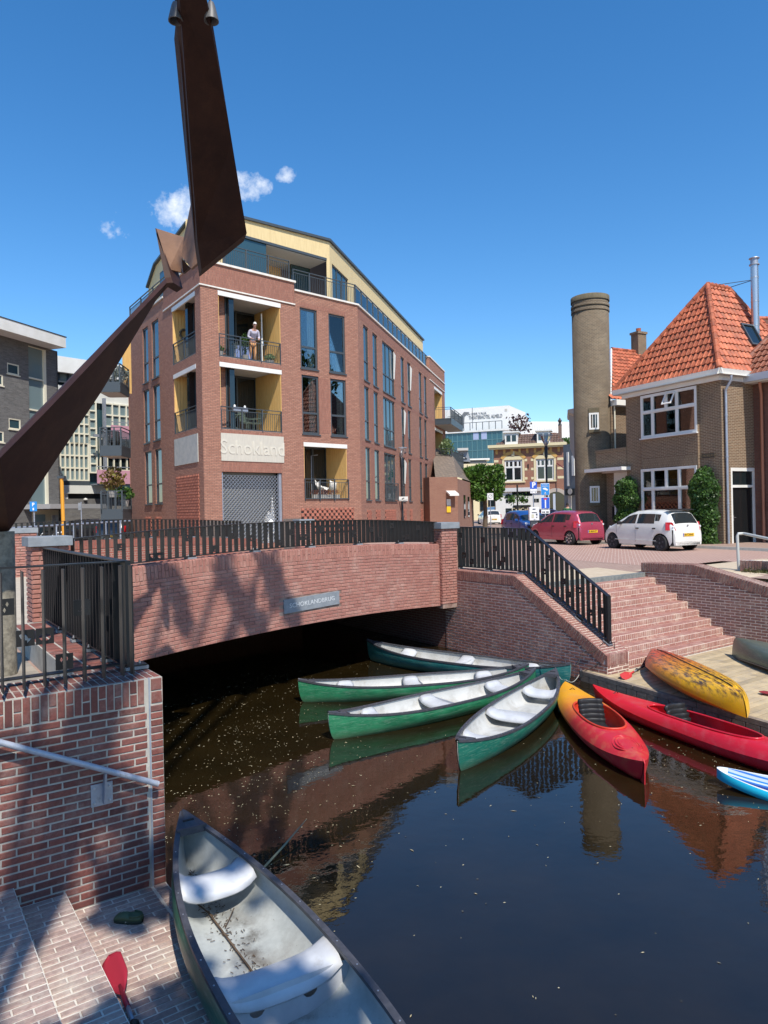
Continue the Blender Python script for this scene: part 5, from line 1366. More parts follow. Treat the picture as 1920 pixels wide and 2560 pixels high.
b.build('soffit', M_white, hs)
# roof
M_tile = pm('orange_clay_pantile', (.42, .10, .045), .6, c2=(.56, .165, .075), sc=3, jit=.55, dirt=(.12, .055, .035), ds=3.4, dl=.45, dh=.8, spec=.4)
M_under = pm('roof_underlay', (.12, .05, .03), .9)
b = MB(); b.face(KL, K, Apx); b.face(K, KR, Bpx, Apx); b.face(KR, KB, Bpx); b.face(KB, KL, Apx, Bpx); b.build('roof_deck', M_under, hs)
def tilemesh(tw, tl, mat):
    key = ('tile', tw, tl, mat.name)
    if key in BM: return BM[key]
    b = MB(); n = 6; prof = [(-.5, .0), (-.30, -.008), (-.08, .0), (.12, .030), (.30, .038), (.50, .012)]
    r0 = [(x*tw, 0, h+.03) for x, h in prof]; r1 = [(x*tw, tl*1.12, h+.0) for x, h in prof]; rb = [(x*tw, 0, h+.005) for x, h in prof]
    b.grid([rb, r0, r1]); me = bpy.data.meshes.new('roof_tile'); me.from_pydata([tuple(v) for v in b.v], [], [f[::-1] for f in b.f]); me.polygons.foreach_set('use_smooth', [False]*len(b.f)); me.materials.append(mat); BM[key] = me; return me
def tile_roof(par, O, ex, ey, poly, tw, tl, mat, limit, stuffname='roof_tiles'):
    """tiles on the plane O + x ex + y ey (ey up the slope) inside poly [(x,y)]"""
    ex, ey = ex.normalized(), ey.normalized(); n = ex.cross(ey)
    if n.z < 0: n = -n
    def inside(x, y):
        c = False
        for i in range(len(poly)):
            (x0, y0), (x1, y1) = poly[i], poly[i-1]
            if (y0 > y) != (y1 > y) and x < (x1-x0)*(y-y0)/(y1-y0)+x0: c = not c
        return c
    Q = MX.Identity(4)
    for i in range(3): Q[i][0], Q[i][1], Q[i][2], Q[i][3] = ex[i], ey[i], n[i], O[i]
    me = tilemesh(tw, tl, mat); its = []
    ys = [p[1] for p in poly]; xs = [p[0] for p in poly]; y = min(ys)+.0; r = 0
    while y < max(ys):
        x = min(xs)+tw/2
        while x < max(xs)+tw/2:
            if inside(x, y+tl*.45): its.append(Q @ TR(x, y, .012) @ RX(-.05+random.uniform(-.008, .008)) @ RZ(random.uniform(-.012, .012)))
            x += tw
        y += tl; r += 1
    off = OFF[par.name]; Ti = MX.Translation(-off)
    for W in its[:limit]:
        o = bpy.data.objects.new('roof_tile', me); COL.objects.link(o); o.parent = par; o.matrix_local = Ti @ W
    if len(its) > limit:
        vs_ = []; fs = []; k = 0
        for W in its[limit:]:
            W2 = Ti @ W; vs_ += [W2 @ v.co for v in me.vertices]; fs += [[k+i for i in p.vertices] for p in me.polygons]; k += len(me.vertices)
        m2 = bpy.data.meshes.new(stuffname); m2.from_pydata(vs_, [], fs); m2.materials.append(mat); o = bpy.data.objects.new(stuffname, m2); COL.objects.link(o); o.parent = par; o['kind'] = 'stuff'
# front face: origin K, x to the left (dF)
foot = K+dF*(Apx-K).dot(dF); eyF = (Apx-foot)
tile_roof(hs, KL, -dF, eyF, [(-.05, -.02), (5.48, -.02), (5.46-(Apx-K).dot(dF), eyF.length)], .232, .335, M_tile, 300)
footS = K+dS*(Apx-K).dot(dS); eyS = Apx-footS; xa = (Apx-K).dot(dS)
tile_roof(hs, K, dS, eyS, [(-.0, -.02), (5.5, -.02), (xa+1.35, eyS.length), (xa, eyS.length)], .232, .335, M_tile, 0)
def ridge(par, a, c, r=.13, mat=None, name='ridge_tile', step=.36):
    a, c = V(a), V(c); L = (c-a).length; n = max(1, int(L/step)); d = (c-a)/n
    for i in range(n): 
        b = MB(); p, q = a+d*i, a+d*(i+1.08); b.tube([p, q], [r, r*.88], 10); b.build(name, mat or M_tile, par)
for a, c in ((K+V((0, 0, .02)), Apx), (KL, Apx), (Apx, Bpx), (KR, Bpx)): ridge(hs, a, c, .115 if a != K else .13)
# roof window on the side slope
c_ = atY(1868, 832, 29.4); nS = dS.cross(eyS).normalized(); nS = nS if nS.z > 0 else -nS
q = K+dS*3.1+eyS*.42
RW = MX.Identity(4)
for i in range(3): RW[i][0], RW[i][1], RW[i][2], RW[i][3] = dS[i], eyS.normalized()[i], nS[i], q[i]
b = MB(RW); 
for bx in ((-.4, .4, -.55, -.47), (-.4, .4, .47, .55), (-.4, -.32, -.47, .47), (.32, .4, -.47, .47)): b.box(bx[0], bx[1], bx[2], bx[3], .02, .14)
rwn = b.build('roof_window', M_anth, hs); MB(RW).box(-.33, .33, -.48, .48, .06, .09).build('pane', M_glass, rwn)
# rear wing behind the tower
O2 = FH @ V((sL-1.75, 0, 0)); FW = frame(O2, (cos(R_(27.3)), sin(R_(27.3))))
wx0 = onplane(FW, 1530, 1060)[0]; b = MB(FW @ TR(0, .0, 0)); b.box(wx0-.05, 3.2, .0, .3, 4.7, 7.95); b.build('wing_wall', H_br, hs, uvm=True)
b = MB(FW); b.box(wx0, 3.2, -.32, .05, 7.96, 8.22); b.build('wing_gutter', M_whb, hs)
wo_ = FW @ V((-2.0, -.2, 8.24)); exw = dS; eyw = V((dF.x*3.4, dF.y*3.4, 3.35)); wz = eyw
def xat(base, px, py=900):
    u_ = uv(px, py)[0]; return (u_*base.y-base.x)/(dS.x-u_*dS.y)
xb_, xt_ = xat(wo_, 1529, 985), xat(wo_+wz, 1529, 868)
b = MB(); b.face(wo_+exw*xb_, wo_+exw*6, wo_+exw*8+wz, wo_+wz+exw*xt_); b.build('wing_roof_deck', M_under, hs)
tile_roof(hs, wo_, exw, eyw, [(xb_, 0), (7, 0), (8, eyw.length), (xt_, eyw.length)], .232, .335, M_tile, 0, 'wing_roof_tiles')
ridge(hs, wo_+wz+exw*xt_, wo_+wz+exw*(xt_+4), .11)
MB().tube([wo_+exw*(xb_-.03)-V((0, 0, .1)), wo_+wz+exw*(xt_-.03)], .05, 6).build('verge_board', M_whb, hs)
cb = wo_+wz+exw*xat(wo_+wz, 1597, 868)
b = MB(); b.cbox(cb+V((0, 0, .35)), (.62, .5, 1.3), MX.Rotation(R_(27.3), 3, 'Z')); b.cbox(cb+V((0, 0, 1.02)), (.72, .6, .12), MX.Rotation(R_(27.3), 3, 'Z')); ch = b.build('chimney', H_br, hs, uvm=True)
MB().lathe([(.12, 1.07), (.14, 1.3), (.1, 1.3)], cb, 10).build('chimney_pot', M_tile, ch)
# balcony parapet, canopy slab, front door between house and tower
bz0, bz1 = onplane(FH, 1500, 1168)[1], onplane(FH, 1500, 1119)[1]
sB0 = onplane(FH, 1486, 1140)[0]
b = MB(FH); b.box(sB0, sL-.004, -.03, .2, 4.98, 5.72); b.build('balcony_parapet', H_br, hs, uvm=True)
MB(FH).box(sB0, sL-.004, -.06, .24, 5.72, 5.83).build('parapet_coping', H_so, hs, uvm=True)
MB(FH).box(sB0-.1, sL+.22, -.55, .3, 4.80, 4.95).build('canopy_slab', M_white, hs)
MB(FH).box(sB0, sL, .21, 2.6, 4.75, 5.0).build('balcony_floor', M_soffit, hs)
sD0, sD1 = onplane(FH, 1519, 1300)[0], sL
b = MB(FH @ TR(0, .45, 0)); b.box(sD0-1.2, sD0, 0, .2, ZS, 4.8); b.build('recess_wall', H_br, hs, uvm=True)
b = MB(FH @ TR(0, .42, 0)); s0, s1 = sD0+.02, sD1+.3
for bx in ((s0, s0+.1, ZS, 4.8), (s0+.1, s1, 4.35, 4.8), (s0+.1, s1, 3.72, 3.84)): b.box(bx[0], bx[1], 0, .08, bx[2], bx[3])
fd = b.build('front_door', M_white, hs); MB(FH @ TR(0, .42, 0)).box(s0+.1, s1, .06, .1, ZS+.05, 3.72).build('door_leaf', pm('grey_blue_door', (.045, .05, .065), .4), fd)
MB(FH @ TR(0, .42, 0)).box(s0+.42, s1-.05, .045, .06, ZS+.3, 3.5).build('frosted_pane', pm('frosted_glass', (.30, .33, .42), .35), fd); MB(FH @ TR(0, .42, 0)).box(s0+.1, s1, .04, .05, 3.84, 4.35).build('pane', pm('grey_pane', (.16, .17, .19), .15), fd)
MB(FH @ TR(0, .42, 0)).box(sD0-.1, sD0-.02, -.05, 0, 2.6, 3.2).build('letter_box', M_darkp, hs)
# downpipes
def pipe(par, pts, r, mat, name='downpipe'): return MB().tube(pts, r, 10).build(name, mat, par, smooth=2)
d1 = FS @ V((onplane(FS, 1811, 1100)[0], -.1, 0)); pz = V((0, 0, 1))
pipe(hs, [d1+V((.1, -.25, 8.1)), d1+V((.1, -.25, 7.95)), d1+V((0, 0, 7.6)), d1+V((0, 0, 7.4)), d1+V((0, 0, ZS+.1))], .05, M_galv)
for z in (3.2, 5.0, 6.6): MB().lathe([(.062, z), (.062, z+.06)], V((d1.x, d1.y, 0)), 10).build('pipe_bracket', M_galv, hs)
d2 = FW @ V((wx0+.08, -.1, 0)); pipe(hs, [d2+pz*8.0, d2+pz*5.0], .035, M_cream)
sg = onplane(FH, 1755, 1154)[0], onplane(FH, 1787, 1154)[0]
nb = MB(FH).box(sg[0], sg[1], -.012, .0, 5.03, 5.21).build('name_board', pm('dark_bronze', (.06, .045, .03), .6), hs)
text_mesh('lettering', 'SCHOKLAND', .13, FH @ TR((sg[0]+sg[1])/2, -.014, 5.12), pm('worn_brass', (.20, .15, .08), .6), nb, .002)
# flue
fl = thing('metal_flue', 'tall stainless steel flue pipe with dark cowl on the tiled roof', 'flue', tuple(atY(1893, 890, 29.6)))
p = atY(1890, 880, 29.6); pb2 = V((p.x, p.y, 9.2)); tz = atY(1887, 645, 29.6).z; tp = V((p.x, p.y, tz))
M_ss = pm('brushed_stainless', (.55, .56, .58), .32, .85)
MB().lathe([(.30, 9.2), (.17, 10.1), (.165, 10.1)], V((p.x, p.y, 0)), 16).build('flashing_cone', M_ss, fl, smooth=2)
MB().lathe([(.155, 9.8), (.155, tz-.25)], V((p.x, p.y, 0)), 18).build('pipe', M_ss, fl, smooth=2)
for z in (10.6, 11.6, 12.6, 13.4): MB().lathe([(.162, z), (.165, z+.02), (.162, z+.04)], V((p.x, p.y, 0)), 16).build('joint_ring', M_ss, fl)
MB().lathe([(.20, tz-.3), (.20, tz-.26), (.15, tz-.25), (.15, tz-.06), (.21, tz-.03), (.20, tz), (.0, tz+.02)], V((p.x, p.y, 0)), 16).build('cowl', M_galv, fl, smooth=2)
for q in (Bpx+V((0, 0, .05)), Apx+dS*.5+V((0, 0, .05))): MB().tube([q, V((p.x, p.y, tz-.9))], .014, 6).build('guy_strut', M_darkp, fl)
# tower
tc_ = atY(1485, 1265, 34.1); rT = .86
tw_ = thing('round_chimney_tower', 'tall round olive-brown brick chimney tower beside the tiled-roof house', 'tower', (tc_.x, tc_.y, ZS))
def roundwall(name, r, z0, z1, mat, par, c, n=40):
    me = bpy.data.meshes.new(name); o, off = link(me, name, mat, par); vs_ = []; fs = []; nz_ = 1
    for k in range(n): a = 2*pi*k/n; vs_ += [(c.x+r*cos(a)-off.x, c.y+r*sin(a)-off.y, z0-off.z), (c.x+r*cos(a)-off.x, c.y+r*sin(a)-off.y, z1-off.z)]
    fs = [(2*k, (2*k+2) % (2*n), (2*k+3) % (2*n), 2*k+1) for k in range(n)]; fs.append([2*k+1 for k in range(n)])
    me.from_pydata(vs_, [], fs); l = me.uv_layers.new(name='UVMap')
    for i in range(n):
        q = 2*pi*r/n
        for j, (u_, v_) in enumerate(((i, z0), (i+1, z0), (i+1, z1), (i, z1))): l.data[4*i+j].uv = (u_*q, v_)
    for p_ in me.polygons[:n]: p_.use_smooth = True
    return o
zT = atY(1485, 745, 34.1).z
H_tw = brickwall('tower_brick', (.18, .125, .075), (.10, .075, .048), (.38, .32, .22), bw=.165, rh=.062, ms=.009, bstr=.5, streak=.6)
H_twd = brickwall('tower_cap_brick', (.20, .16, .09), (.12, .10, .06), (.28, .25, .17), rh=.062, ms=.009, rot=pi/2, bstr=.9, streak=.7)
roundwall('shaft', rT, ZS, zT-.75, H_tw, tw_, tc_); roundwall('ring', rT+.03, zT-.75, zT-.62, H_tw, tw_, tc_); roundwall('shaft_top', rT-.01, zT-.62, zT-.52, H_tw, tw_, tc_); roundwall('ring', rT+.035, zT-.52, zT-.40, H_tw, tw_, tc_); roundwall('neck', rT, zT-.40, zT-.24, H_tw, tw_, tc_); roundwall('cap', rT+.04, zT-.24, zT, H_twd, tw_, tc_)
MB().lathe([(rT-.05, zT), (rT-.05, zT+.03)], V((tc_.x, tc_.y, 0)), 30).build('lead_rim', pm('pale_lead', (.6, .6, .6), .6), tw_)
for (px, py, hh) in ((1485, 1053, .78), (1487, 1236, .78)):
    u_, v_ = uv(px, py); vdir = V((u_, 1, 0)).normalized(); 
    cN = V((tc_.x, tc_.y, 0)); pp_ = V((u_, 1, 0)); tt = pp_.dot(cN)/pp_.dot(pp_); near = pp_*tt; h2_ = (near-cN).length
    hit = near-pp_.normalized()*sqrt(max(.01, rT**2-h2_**2)); zc = CZ-v_*hit.y; T = frame(hit, (vdir.y, -vdir.x))
    T = MX.Translation(hit) @ MX.Rotation(atan2(-vdir.x, vdir.y), 4, 'Z')
    b = MB(T); w2 = .22
    for bx in ((-w2, w2, -hh/2, -hh/2+.08), (-w2, w2, hh/2-.08, hh/2), (-w2, -w2+.08, -hh/2+.08, hh/2-.08), (w2-.08, w2, -hh/2+.08, hh/2-.08), (-.075, -.05, -hh/2+.08, hh/2-.08), (.05, .075, -hh/2+.08, hh/2-.08)): b.box(bx[0], bx[1], -.05, .2, zc+bx[2], zc+bx[3])
    o = b.build('tower_window', M_white, tw_); MB(T).box(-w2+.06, w2-.06, -.0, .02, zc-hh/2+.06, zc+hh/2-.06).build('pane', M_glass, o)
    MB(T).box(-w2-.03, w2+.03, -.09, .1, zc-hh/2-.14, zc-hh/2-.01).build('brick_sill', H_twd, o, uvm=True); MB(T).box(-w2-.02, w2+.02, -.012, .1, zc+hh/2+.01, zc+hh/2+.24).build('lintel', H_twd, o, uvm=True)
# ivy bushes on the front
M_ivy = leafmat('ivy_green', (.045, .11, .02), (.12, .22, .045), .25); M_stem = pm('brown_bark', (.12, .09, .06), .9, bmp=.5, bs=40)
def ivy(label, T, s0, s1, z0, z1, shape, n):
    t = thing('ivy_bush', label, 'bush', tuple(T @ V(((s0+s1)/2, -.4, ZS+.1)))); pts = []
    while len(pts) < n:
        f = random.random(); g = random.uniform(-1, 1); wdt = shape(f)
        if abs(g) > wdt: continue
        r = (1-(g/max(wdt, .01))**2)**.5
        pts.append(T @ V(((s0+s1)/2+g*(s1-s0)/2, -.12-.60*r*random.uniform(.75, 1.0)*min(1, wdt*1.3)+random.gauss(0, .02), z0+(z1-z0)*f)))
    foliage('ivy_leaves', pts, .062, M_ivy, t, up=.25)
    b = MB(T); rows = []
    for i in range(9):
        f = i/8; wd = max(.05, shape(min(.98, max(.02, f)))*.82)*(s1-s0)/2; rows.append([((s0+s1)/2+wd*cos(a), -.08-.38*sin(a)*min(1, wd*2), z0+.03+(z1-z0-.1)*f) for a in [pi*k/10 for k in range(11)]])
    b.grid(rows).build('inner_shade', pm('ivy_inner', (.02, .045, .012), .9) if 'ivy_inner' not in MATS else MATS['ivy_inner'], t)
    MB().tube([T @ V(((s0+s1)/2-.2, -.2, ZS)), T @ V(((s0+s1)/2-.1, -.25, z0+.3))], [.05, .03], 7).build('stem', M_stem, t)
i0, i1 = onplane(FH, 1543, 1240)[0], onplane(FH, 1613, 1240)[0]
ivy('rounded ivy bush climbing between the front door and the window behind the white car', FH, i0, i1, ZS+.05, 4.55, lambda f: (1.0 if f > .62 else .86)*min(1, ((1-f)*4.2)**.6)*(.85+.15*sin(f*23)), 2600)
i0, i1 = onplane(FH, 1735, 1260)[0], onplane(FH, 1812, 1260)[0]
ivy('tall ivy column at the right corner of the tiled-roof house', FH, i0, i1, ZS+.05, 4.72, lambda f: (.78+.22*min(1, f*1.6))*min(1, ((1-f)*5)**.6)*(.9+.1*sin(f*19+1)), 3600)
# ------------------------------------------------------------------ neighbour at the right edge
NO = FS @ V((SS, 0, 0)); FN = frame(NO, (cos(R_(-63.2)), sin(R_(-63.2))))
nh = thing('neighbour_house', 'red-brown brick house with reddish downpipe at the right edge', 'house', (NO.x, NO.y, ZS))
N_br = brickwall('neighbour_brick', (.25, .10, .065), (.19, .075, .05), (.15, .11, .09), rh=.062, ms=.009, bstr=.8)
MB(FN).box(0, 9, 0, 7, ZS, 7.92).build('wall', N_br, nh, uvm=True)
b = MB(FN); b.box(-.75, 9, -.50, .1, 7.92, 7.98); b.build('soffit', M_white, nh)
b = MB(FN); b.box(-.80, 9, -.62, -.50, 7.96, 8.24); b.build('gutter', pm('light_grey_gutter', (.50, .53, .58), .5), nh)
Mt2 = pm('brown_clay_pantile', (.22, .085, .05), .5, c2=(.36, .13, .07), sc=4, jit=.4, spec=.5)
r0 = FN @ V((-.8, -.5, 8.22)); exn = (FN @ V((1, 0, 0))-FN @ V((0, 0, 0))); eyn = (FN @ V((0, 1, 1.2))-FN @ V((0, 0, 0)))*3.5
b = MB(); b.face(r0, r0+exn*9, r0+exn*9+eyn, r0+exn*2.2+eyn); b.build('roof_deck', M_under, nh)
tile_roof(nh, r0, exn, eyn, [(0, 0), (9, 0), (9, eyn.length), (2.4, eyn.length)], .232, .335, Mt2, 40, 'brown_roof_tiles')
ridge(nh, r0, r0+exn*2.4+eyn, .12, Mt2)
# farther orange roof behind
q = K+dS*5.2; 
b = MB(); qa = atY(1880, 900, 30.6); qb = atY(1975, 900, 30.6); qc = atY(1975, 798, 33.5); qd = atY(1893, 796, 33.5); b.face(qa, qb, qc, qd); b.build('rear_roof_deck', M_under, nh)
ey_ = (qd-qa); ex_ = (qb-qa); ex_.z = 0; ey_ -= ex_.normalized()*ey_.dot(ex_.normalized())
tile_roof(nh, qa, ex_, ey_, [(-.1, 0), (2.0, 0), (2.0, ey_.length), (.2, ey_.length)], .232, .335, M_tile, 0, 'rear_roof_tiles'); ridge(nh, qd, qc, .11)
d3 = FN @ V((.42, -.1, 0)); M_rp = pm('rust_red_pipe', (.42, .17, .10), .6)
pipe(nh, [d3+V((-.1, -.1, 7.95)), d3+V((-.1, -.1, 7.8)), d3+V((0, 0, 7.5)), d3+V((0, 0, ZS))], .055, M_rp)
pb3 = MB(FN).box(.75, 1.5, -.18, -.0, 2.9, 3.35).build('mailbox', M_darkp, nh)
b = MB(FN); b.box(.6, 9, -.012, 0, 6.0-1.3, 4.76); b.build('cable', M_darkp, nh)

# ------------------------------------------------------------------ left: dark brick building
G0 = atY(40, 990, 36); FG = frame(G0, (.30, .954))
gb = thing('dark_brick_building', 'dark grey brick building with white roof edge and tall glazed stairwell, left edge', 'building', (G0.x, G0.y, ZS))
G_br = brickwall('dark_grey_brick', (.21, .205, .195), (.12, .118, .115), (.22, .21, .20), bw=.28, rh=.06, ms=.007, bstr=.8, streak=.3)
s1 = onplane(FG, 146, 1000)[0]; zt_ = onplane(FG, 146, 879)[1]
sg0, sg1 = onplane(FG, 73, 1000)[0], onplane(FG, 117, 1000)[0]; zg0 = onplane(FG, 95, 1262)[1]; zg1 = onplane(FG, 80, 866)[1]
win = []
for px, py in ((33, 923), (37, 1060), (-8, 948), (-6, 1091), (41, 1160)):
    s_, z_ = onplane(FG, px, py); win.append((s_-.38, s_+.38, z_-.27, z_+.27, .1))
s_e = onplane(FG, 60, 1300)[0]
holes = [(sg0, sg1, zg0, zg1, .12)]+win
b = MB(FG); holed(b, -14, s1, ZS, zt_, holes); b.build('wall', G_br, gb, uvm=True)
MB(frame(FG @ V((s1, 0, 0)), (FG[0][1], FG[1][1]))).box(0, 6, 0, .1, ZS, zt_).build('wall_return', G_br, gb, uvm=True)
sO = onplane(FG, 164, 870, -.95)[0]; b = MB(FG); b.box(-14, sO-.05, -.9, 6, zt_+.02, zt_+.14); b.build('roof_soffit', M_white, gb)
b = MB(FG); b.box(-14, sO, -.98, -.88, zt_, zt_+.56); b.box(sO-.1, sO, -.87, 6, zt_, zt_+.56); b.build('roof_fascia', M_white, gb)
MB(FG).box(-14, sO+.05, -1.0, 6, zt_+.56, zt_+.61).build('roof_trim', M_anth, gb)
for h in win: window(FG, h, gb, dep=.1, trans=0, frame_m=M_cream, glass=M_glassb, fw=.06)
b = MB(FG); n = 4
b.box(sg1-.16, sg1, .0, .1, zg0, zg1)
for i in range(6): z = zg0+(zg1-zg0)*i/5; b.box(sg0, sg1-.16, .03, .09, z-.04, z+.04)
st_ = b.build('stair_glazing_frame', M_cream, gb); MB(FG).box(sg0, sg1, .1, .12, zg0, zg1).build('pane', M_glassg, st_)
b = MB(FG)
for i in range(3):
    za = zg0+1.0+2.9*i; b.beam((sg0+.2, .6, za), (sg1-.3, .6, za+2.2), .12, .2)
b.build('stair_flight', M_soffit, gb)
zc_, zc2 = onplane(FG, 95, 1272)[1], onplane(FG, 95, 1260)[1]
cs0, cs1 = onplane(FG, 58, 1266)[0], s1+1.6
MB(FG).box(cs0, cs1, -1.7, .0, zc_-.02, zc_+.22).build('entrance_canopy', pm('grey_canopy', (.34, .34, .34), .6), gb)
e0, e1 = onplane(FG, 80, 1300)[0], onplane(FG, 146, 1300)[0]
MB(FG).box(e0, e1, -.03, .0, ZS, zc_-.05).build('entrance_panel', pm('beige_panel', (.50, .44, .32), .7), gb)
b = MB(FG); b.box(e0+.1, e0+.85, -.06, -.03, ZS, zc_-.3); b.build('entrance_door', M_glassg, gb)
m_post = [onplane(FG, 128, 1300)[0], onplane(FG, 144, 1300)[0]]
MB(FG).box(m_post[0], m_post[1], -.06, -.031, 2.3, zc_-.35).build('notice_board', pm('pale_poster', (.5, .5, .5), .6, c2=(.2, .2, .22), sc=3), gb)
# white and glass building
L0 = atY(146, 1000, 43); FW2 = frame(L0, (.656, .755))
wb = thing('glass_office_building', 'white and glass building with cream window grids and pink balcony panels', 'building', (L0.x, L0.y, ZS))
def wp(px, py): return onplane(FW2, px, py)
zt2 = wp(146, 893)[1]; sR = wp(345, 1000)[0]; sM = wp(222, 1000)[0]; sC = wp(246, 1000)[0]
M_wpan = pm('white_panel', (.66, .66, .60), .6, c2=(.60, .60, .55), sc=.8)
zz_ = lambda y: wp(185, y)[1]
b = MB(FW2); b.box(-.5, sR, -.4, .3, zt2-.95, zt2); b.build('roof_band', M_white, wb)
MB(FW2).box(-.5, sR+1, .31, 8, ZS, zt2-.1).build('volume', M_glassb, wb)
b = MB(FW2); b.box(-.2, sR, .05, .3, zz_(1001), zz_(966)); b.build('white_band', M_wpan, wb)
def gridwin(T, s0, s1, z0, z1, nx, nz_, par, fm=M_cream, fw=.09, y=0, name='window_grid', glass=M_glassg):
    b = MB(T)
    for i in range(nx+1): x = s0+(s1-s0)*i/nx; b.box(x-fw/2, x+fw/2, y-.08, y+.05, z0, z1)
    for i in range(nz_+1): z = z0+(z1-z0)*i/nz_; b.box(s0-fw/2, s1+fw/2, y-.078, y+.052, z-fw/2, z+fw/2)
    o = b.build(name, fm, par); MB(T).box(s0, s1, y+.02, y+.04, z0, z1).build('pane', glass, o); return o
gridwin(FW2, wp(147, 930)[0], wp(232, 940)[0], zz_(958), zz_(924), 4, 1, wb, M_anth)
gridwin(FW2, wp(150, 1150)[0], wp(220, 1150)[0], zz_(1201), zz_(1108), 6, 3, wb)
gridwin(FW2, wp(170, 1070)[0], wp(222, 1070)[0], zz_(1108), zz_(1010), 4, 4, wb)
gridwin(FW2, wp(223, 1100)[0], wp(240, 1100)[0], zz_(1180), zz_(1000), 1, 8, wb)
gridwin(FW2, wp(262, 1040)[0], wp(332, 1040)[0], wp(295, 1068)[1], wp(295, 1012)[1], 4, 2, wb)
gridwin(FW2, wp(250, 1140)[0], wp(332, 1140)[0], wp(295, 1176)[1], wp(295, 1100)[1], 5, 2, wb, glass=M_glass)
b = MB(FW2); b.box(wp(243, 1100)[0], wp(249, 1100)[0], -.9, -.7, wp(246, 1212)[1], wp(246, 1000)[1]); b.box(wp(218, 1095)[0], wp(268, 1095)[0], -.9, -.72, wp(246, 1096)[1], wp(246, 1090)[1]); b.build('steel_column', M_galv, wb)
M_pink = pm('pink_panel', (.56, .29, .36), .5, c2=(.50, .26, .33), sc=1)
for (x0, x1, y0, y1) in ((260, 340, 1101, 1069), (225, 340, 1211, 1178)):
    MB(FW2).box(wp(x0, y0)[0], wp(x1, y0)[0], -.95, -.9, wp((x0+x1)/2, y0)[1], wp((x0+x1)/2, y1)[1]).build('balcony_panel', M_pink, wb)
    b = MB(FW2); zr_ = wp((x0+x1)/2, y1-7)[1]; b.box(wp(x0, y0)[0], wp(x1, y0)[0], -.95, -.91, zr_, zr_+.05); b.box(wp(x0, y0)[0], wp(x1, y0)[0], -.9, .0, wp((x0+x1)/2, y0+3)[1], wp((x0+x1)/2, y0)[1]); b.build('balcony_rail', M_galv, wb)
MB(FW2).box(-.1, wp(222, 1200)[0], -.1, .1, zz_(1213), zz_(1202)).build('grey_band', M_anth, wb)
MB(FW2).box(-.1, wp(292, 1200)[0], -.15, .1, zz_(1234), zz_(1213.5)).build('garage_fascia', M_wpan, wb)
MB(FW2).box(-.1, wp(292, 1200)[0], .05, .3, zz_(1246), zz_(1234.5)).build('dark_recess', M_dark, wb)
MB(FW2).box(-.1, sR, -.02, .3, ZS, zz_(1247)).build('base_wall', G_br, wb, uvm=True)
b = MB(FW2); sE_, zE_ = wp(162, 1240); b.box(sE_-.2, sE_+.2, 0, .04, zE_-.22, zE_+.22); b.build('wall_sign', M_white, wb)
MB(FW2).lathe([(0, 0), (.12, .02), (.12, .1), (0, .15)], (wp(212, 1250)[0], -.1, zz_(1251)), 10).build('wall_lamp', M_white, wb)
# ------------------------------------------------------------------ far end of the street
def px2(px, Y, z): u_ = (px-960-(1268-1275)*ROLL)/F_; u_ = uv(px, 1268)[0]; return V((u_*Y, Y, z))
CF = frame(px2(1237, 71, 0), (.953, -.304)); cs_ = lambda px: onplane(CF, px, 1200)[0]; cz_ = lambda px, py: onplane(CF, px, py)[1]
cfe = thing('cafe_building', 'small red brick corner house with cream arches, tiled attic and white shopfront', 'building', tuple(px2(1320, 71, ZS)))
C_br = brickwall('cafe_brick', (.40, .155, .09), (.32, .12, .07), (.40, .30, .22), bw=.24, rh=.07, ms=.012, bstr=.4)
M_crm = pm('cream_stone', (.72, .62, .38), .8); M_och = pm('ochre_glazed_brick', (.62, .36, .10), .6)
cw0, cw1 = 0, cs_(1410); ze = cz_(1320, 1117)
uw = [[cs_(1262), cs_(1306), cz_(1285, 1203), cz_(1285, 1150)], [cs_(1341), cs_(1385), cz_(1363, 1200), cz_(1363, 1147)]]
b = MB(CF); holed(b, cw0, cw1, ZS, ze, [(*h, .2) for h in uw]); b.build('wall', C_br, cfe, uvm=True)
MB(CF).box(cw0, cw1, .3, 8, ZS, ze-.1).build('volume', M_dark, cfe)
b = MB(CF); b.box(-.5, cw1+.3, -.55, .4, ze, ze+.28); b.box(-.4, cw1+.2, -.4, .0, ze-.15, ze-.02); b.build('cornice', M_crm, cfe)
for h in uw:
    framed(CF, (h[0], h[1], h[2], h[3]), cfe, ((.5,), (.25, .5, .75)), 2, .66, y=.06, fw=.11, glass=M_glass)
    b = MB(CF); W = h[1]-h[0]; xm = (h[0]+h[1])/2
    for k in range(7):
        a0_, a1_ = pi-.62-(pi-1.24)*k/7, pi-.62-(pi-1.24)*(k+1)/7; R1, R2 = W*.72, W*.72+.32; zc = h[3]+.05-W*.42
        b.prism([(xm+R1*cos(a0_), -.06, zc+R1*sin(a0_)), (xm+R1*cos(a1_), -.06, zc+R1*sin(a1_)), (xm+R2*cos(a1_), -.06, zc+R2*sin(a1_)), (xm+R2*cos(a0_), -.06, zc+R2*sin(a0_))], (0, .05, 0))
    b.build('ochre_arch', M_och, cfe)
    b = MB(CF); b.box(h[0]-.2, h[1]+.2, -.04, .06, h[3]+.02, h[3]+.38); b.box(h[0]-.22, h[0]-.02, -.04, 0, h[2]+.0, h[3]); b.box(h[1]+.02, h[1]+.22, -.04, 0, h[2], h[3]); b.box(xm-.14, xm+.14, -.1, 0, h[3]+.42, h[3]+.85)
    b.box(h[0]-.3, h[1]+.3, -.12, .02, h[2]-.16, h[2]-.02); b.build('cream_surround', M_crm, cfe)
b = MB(CF)
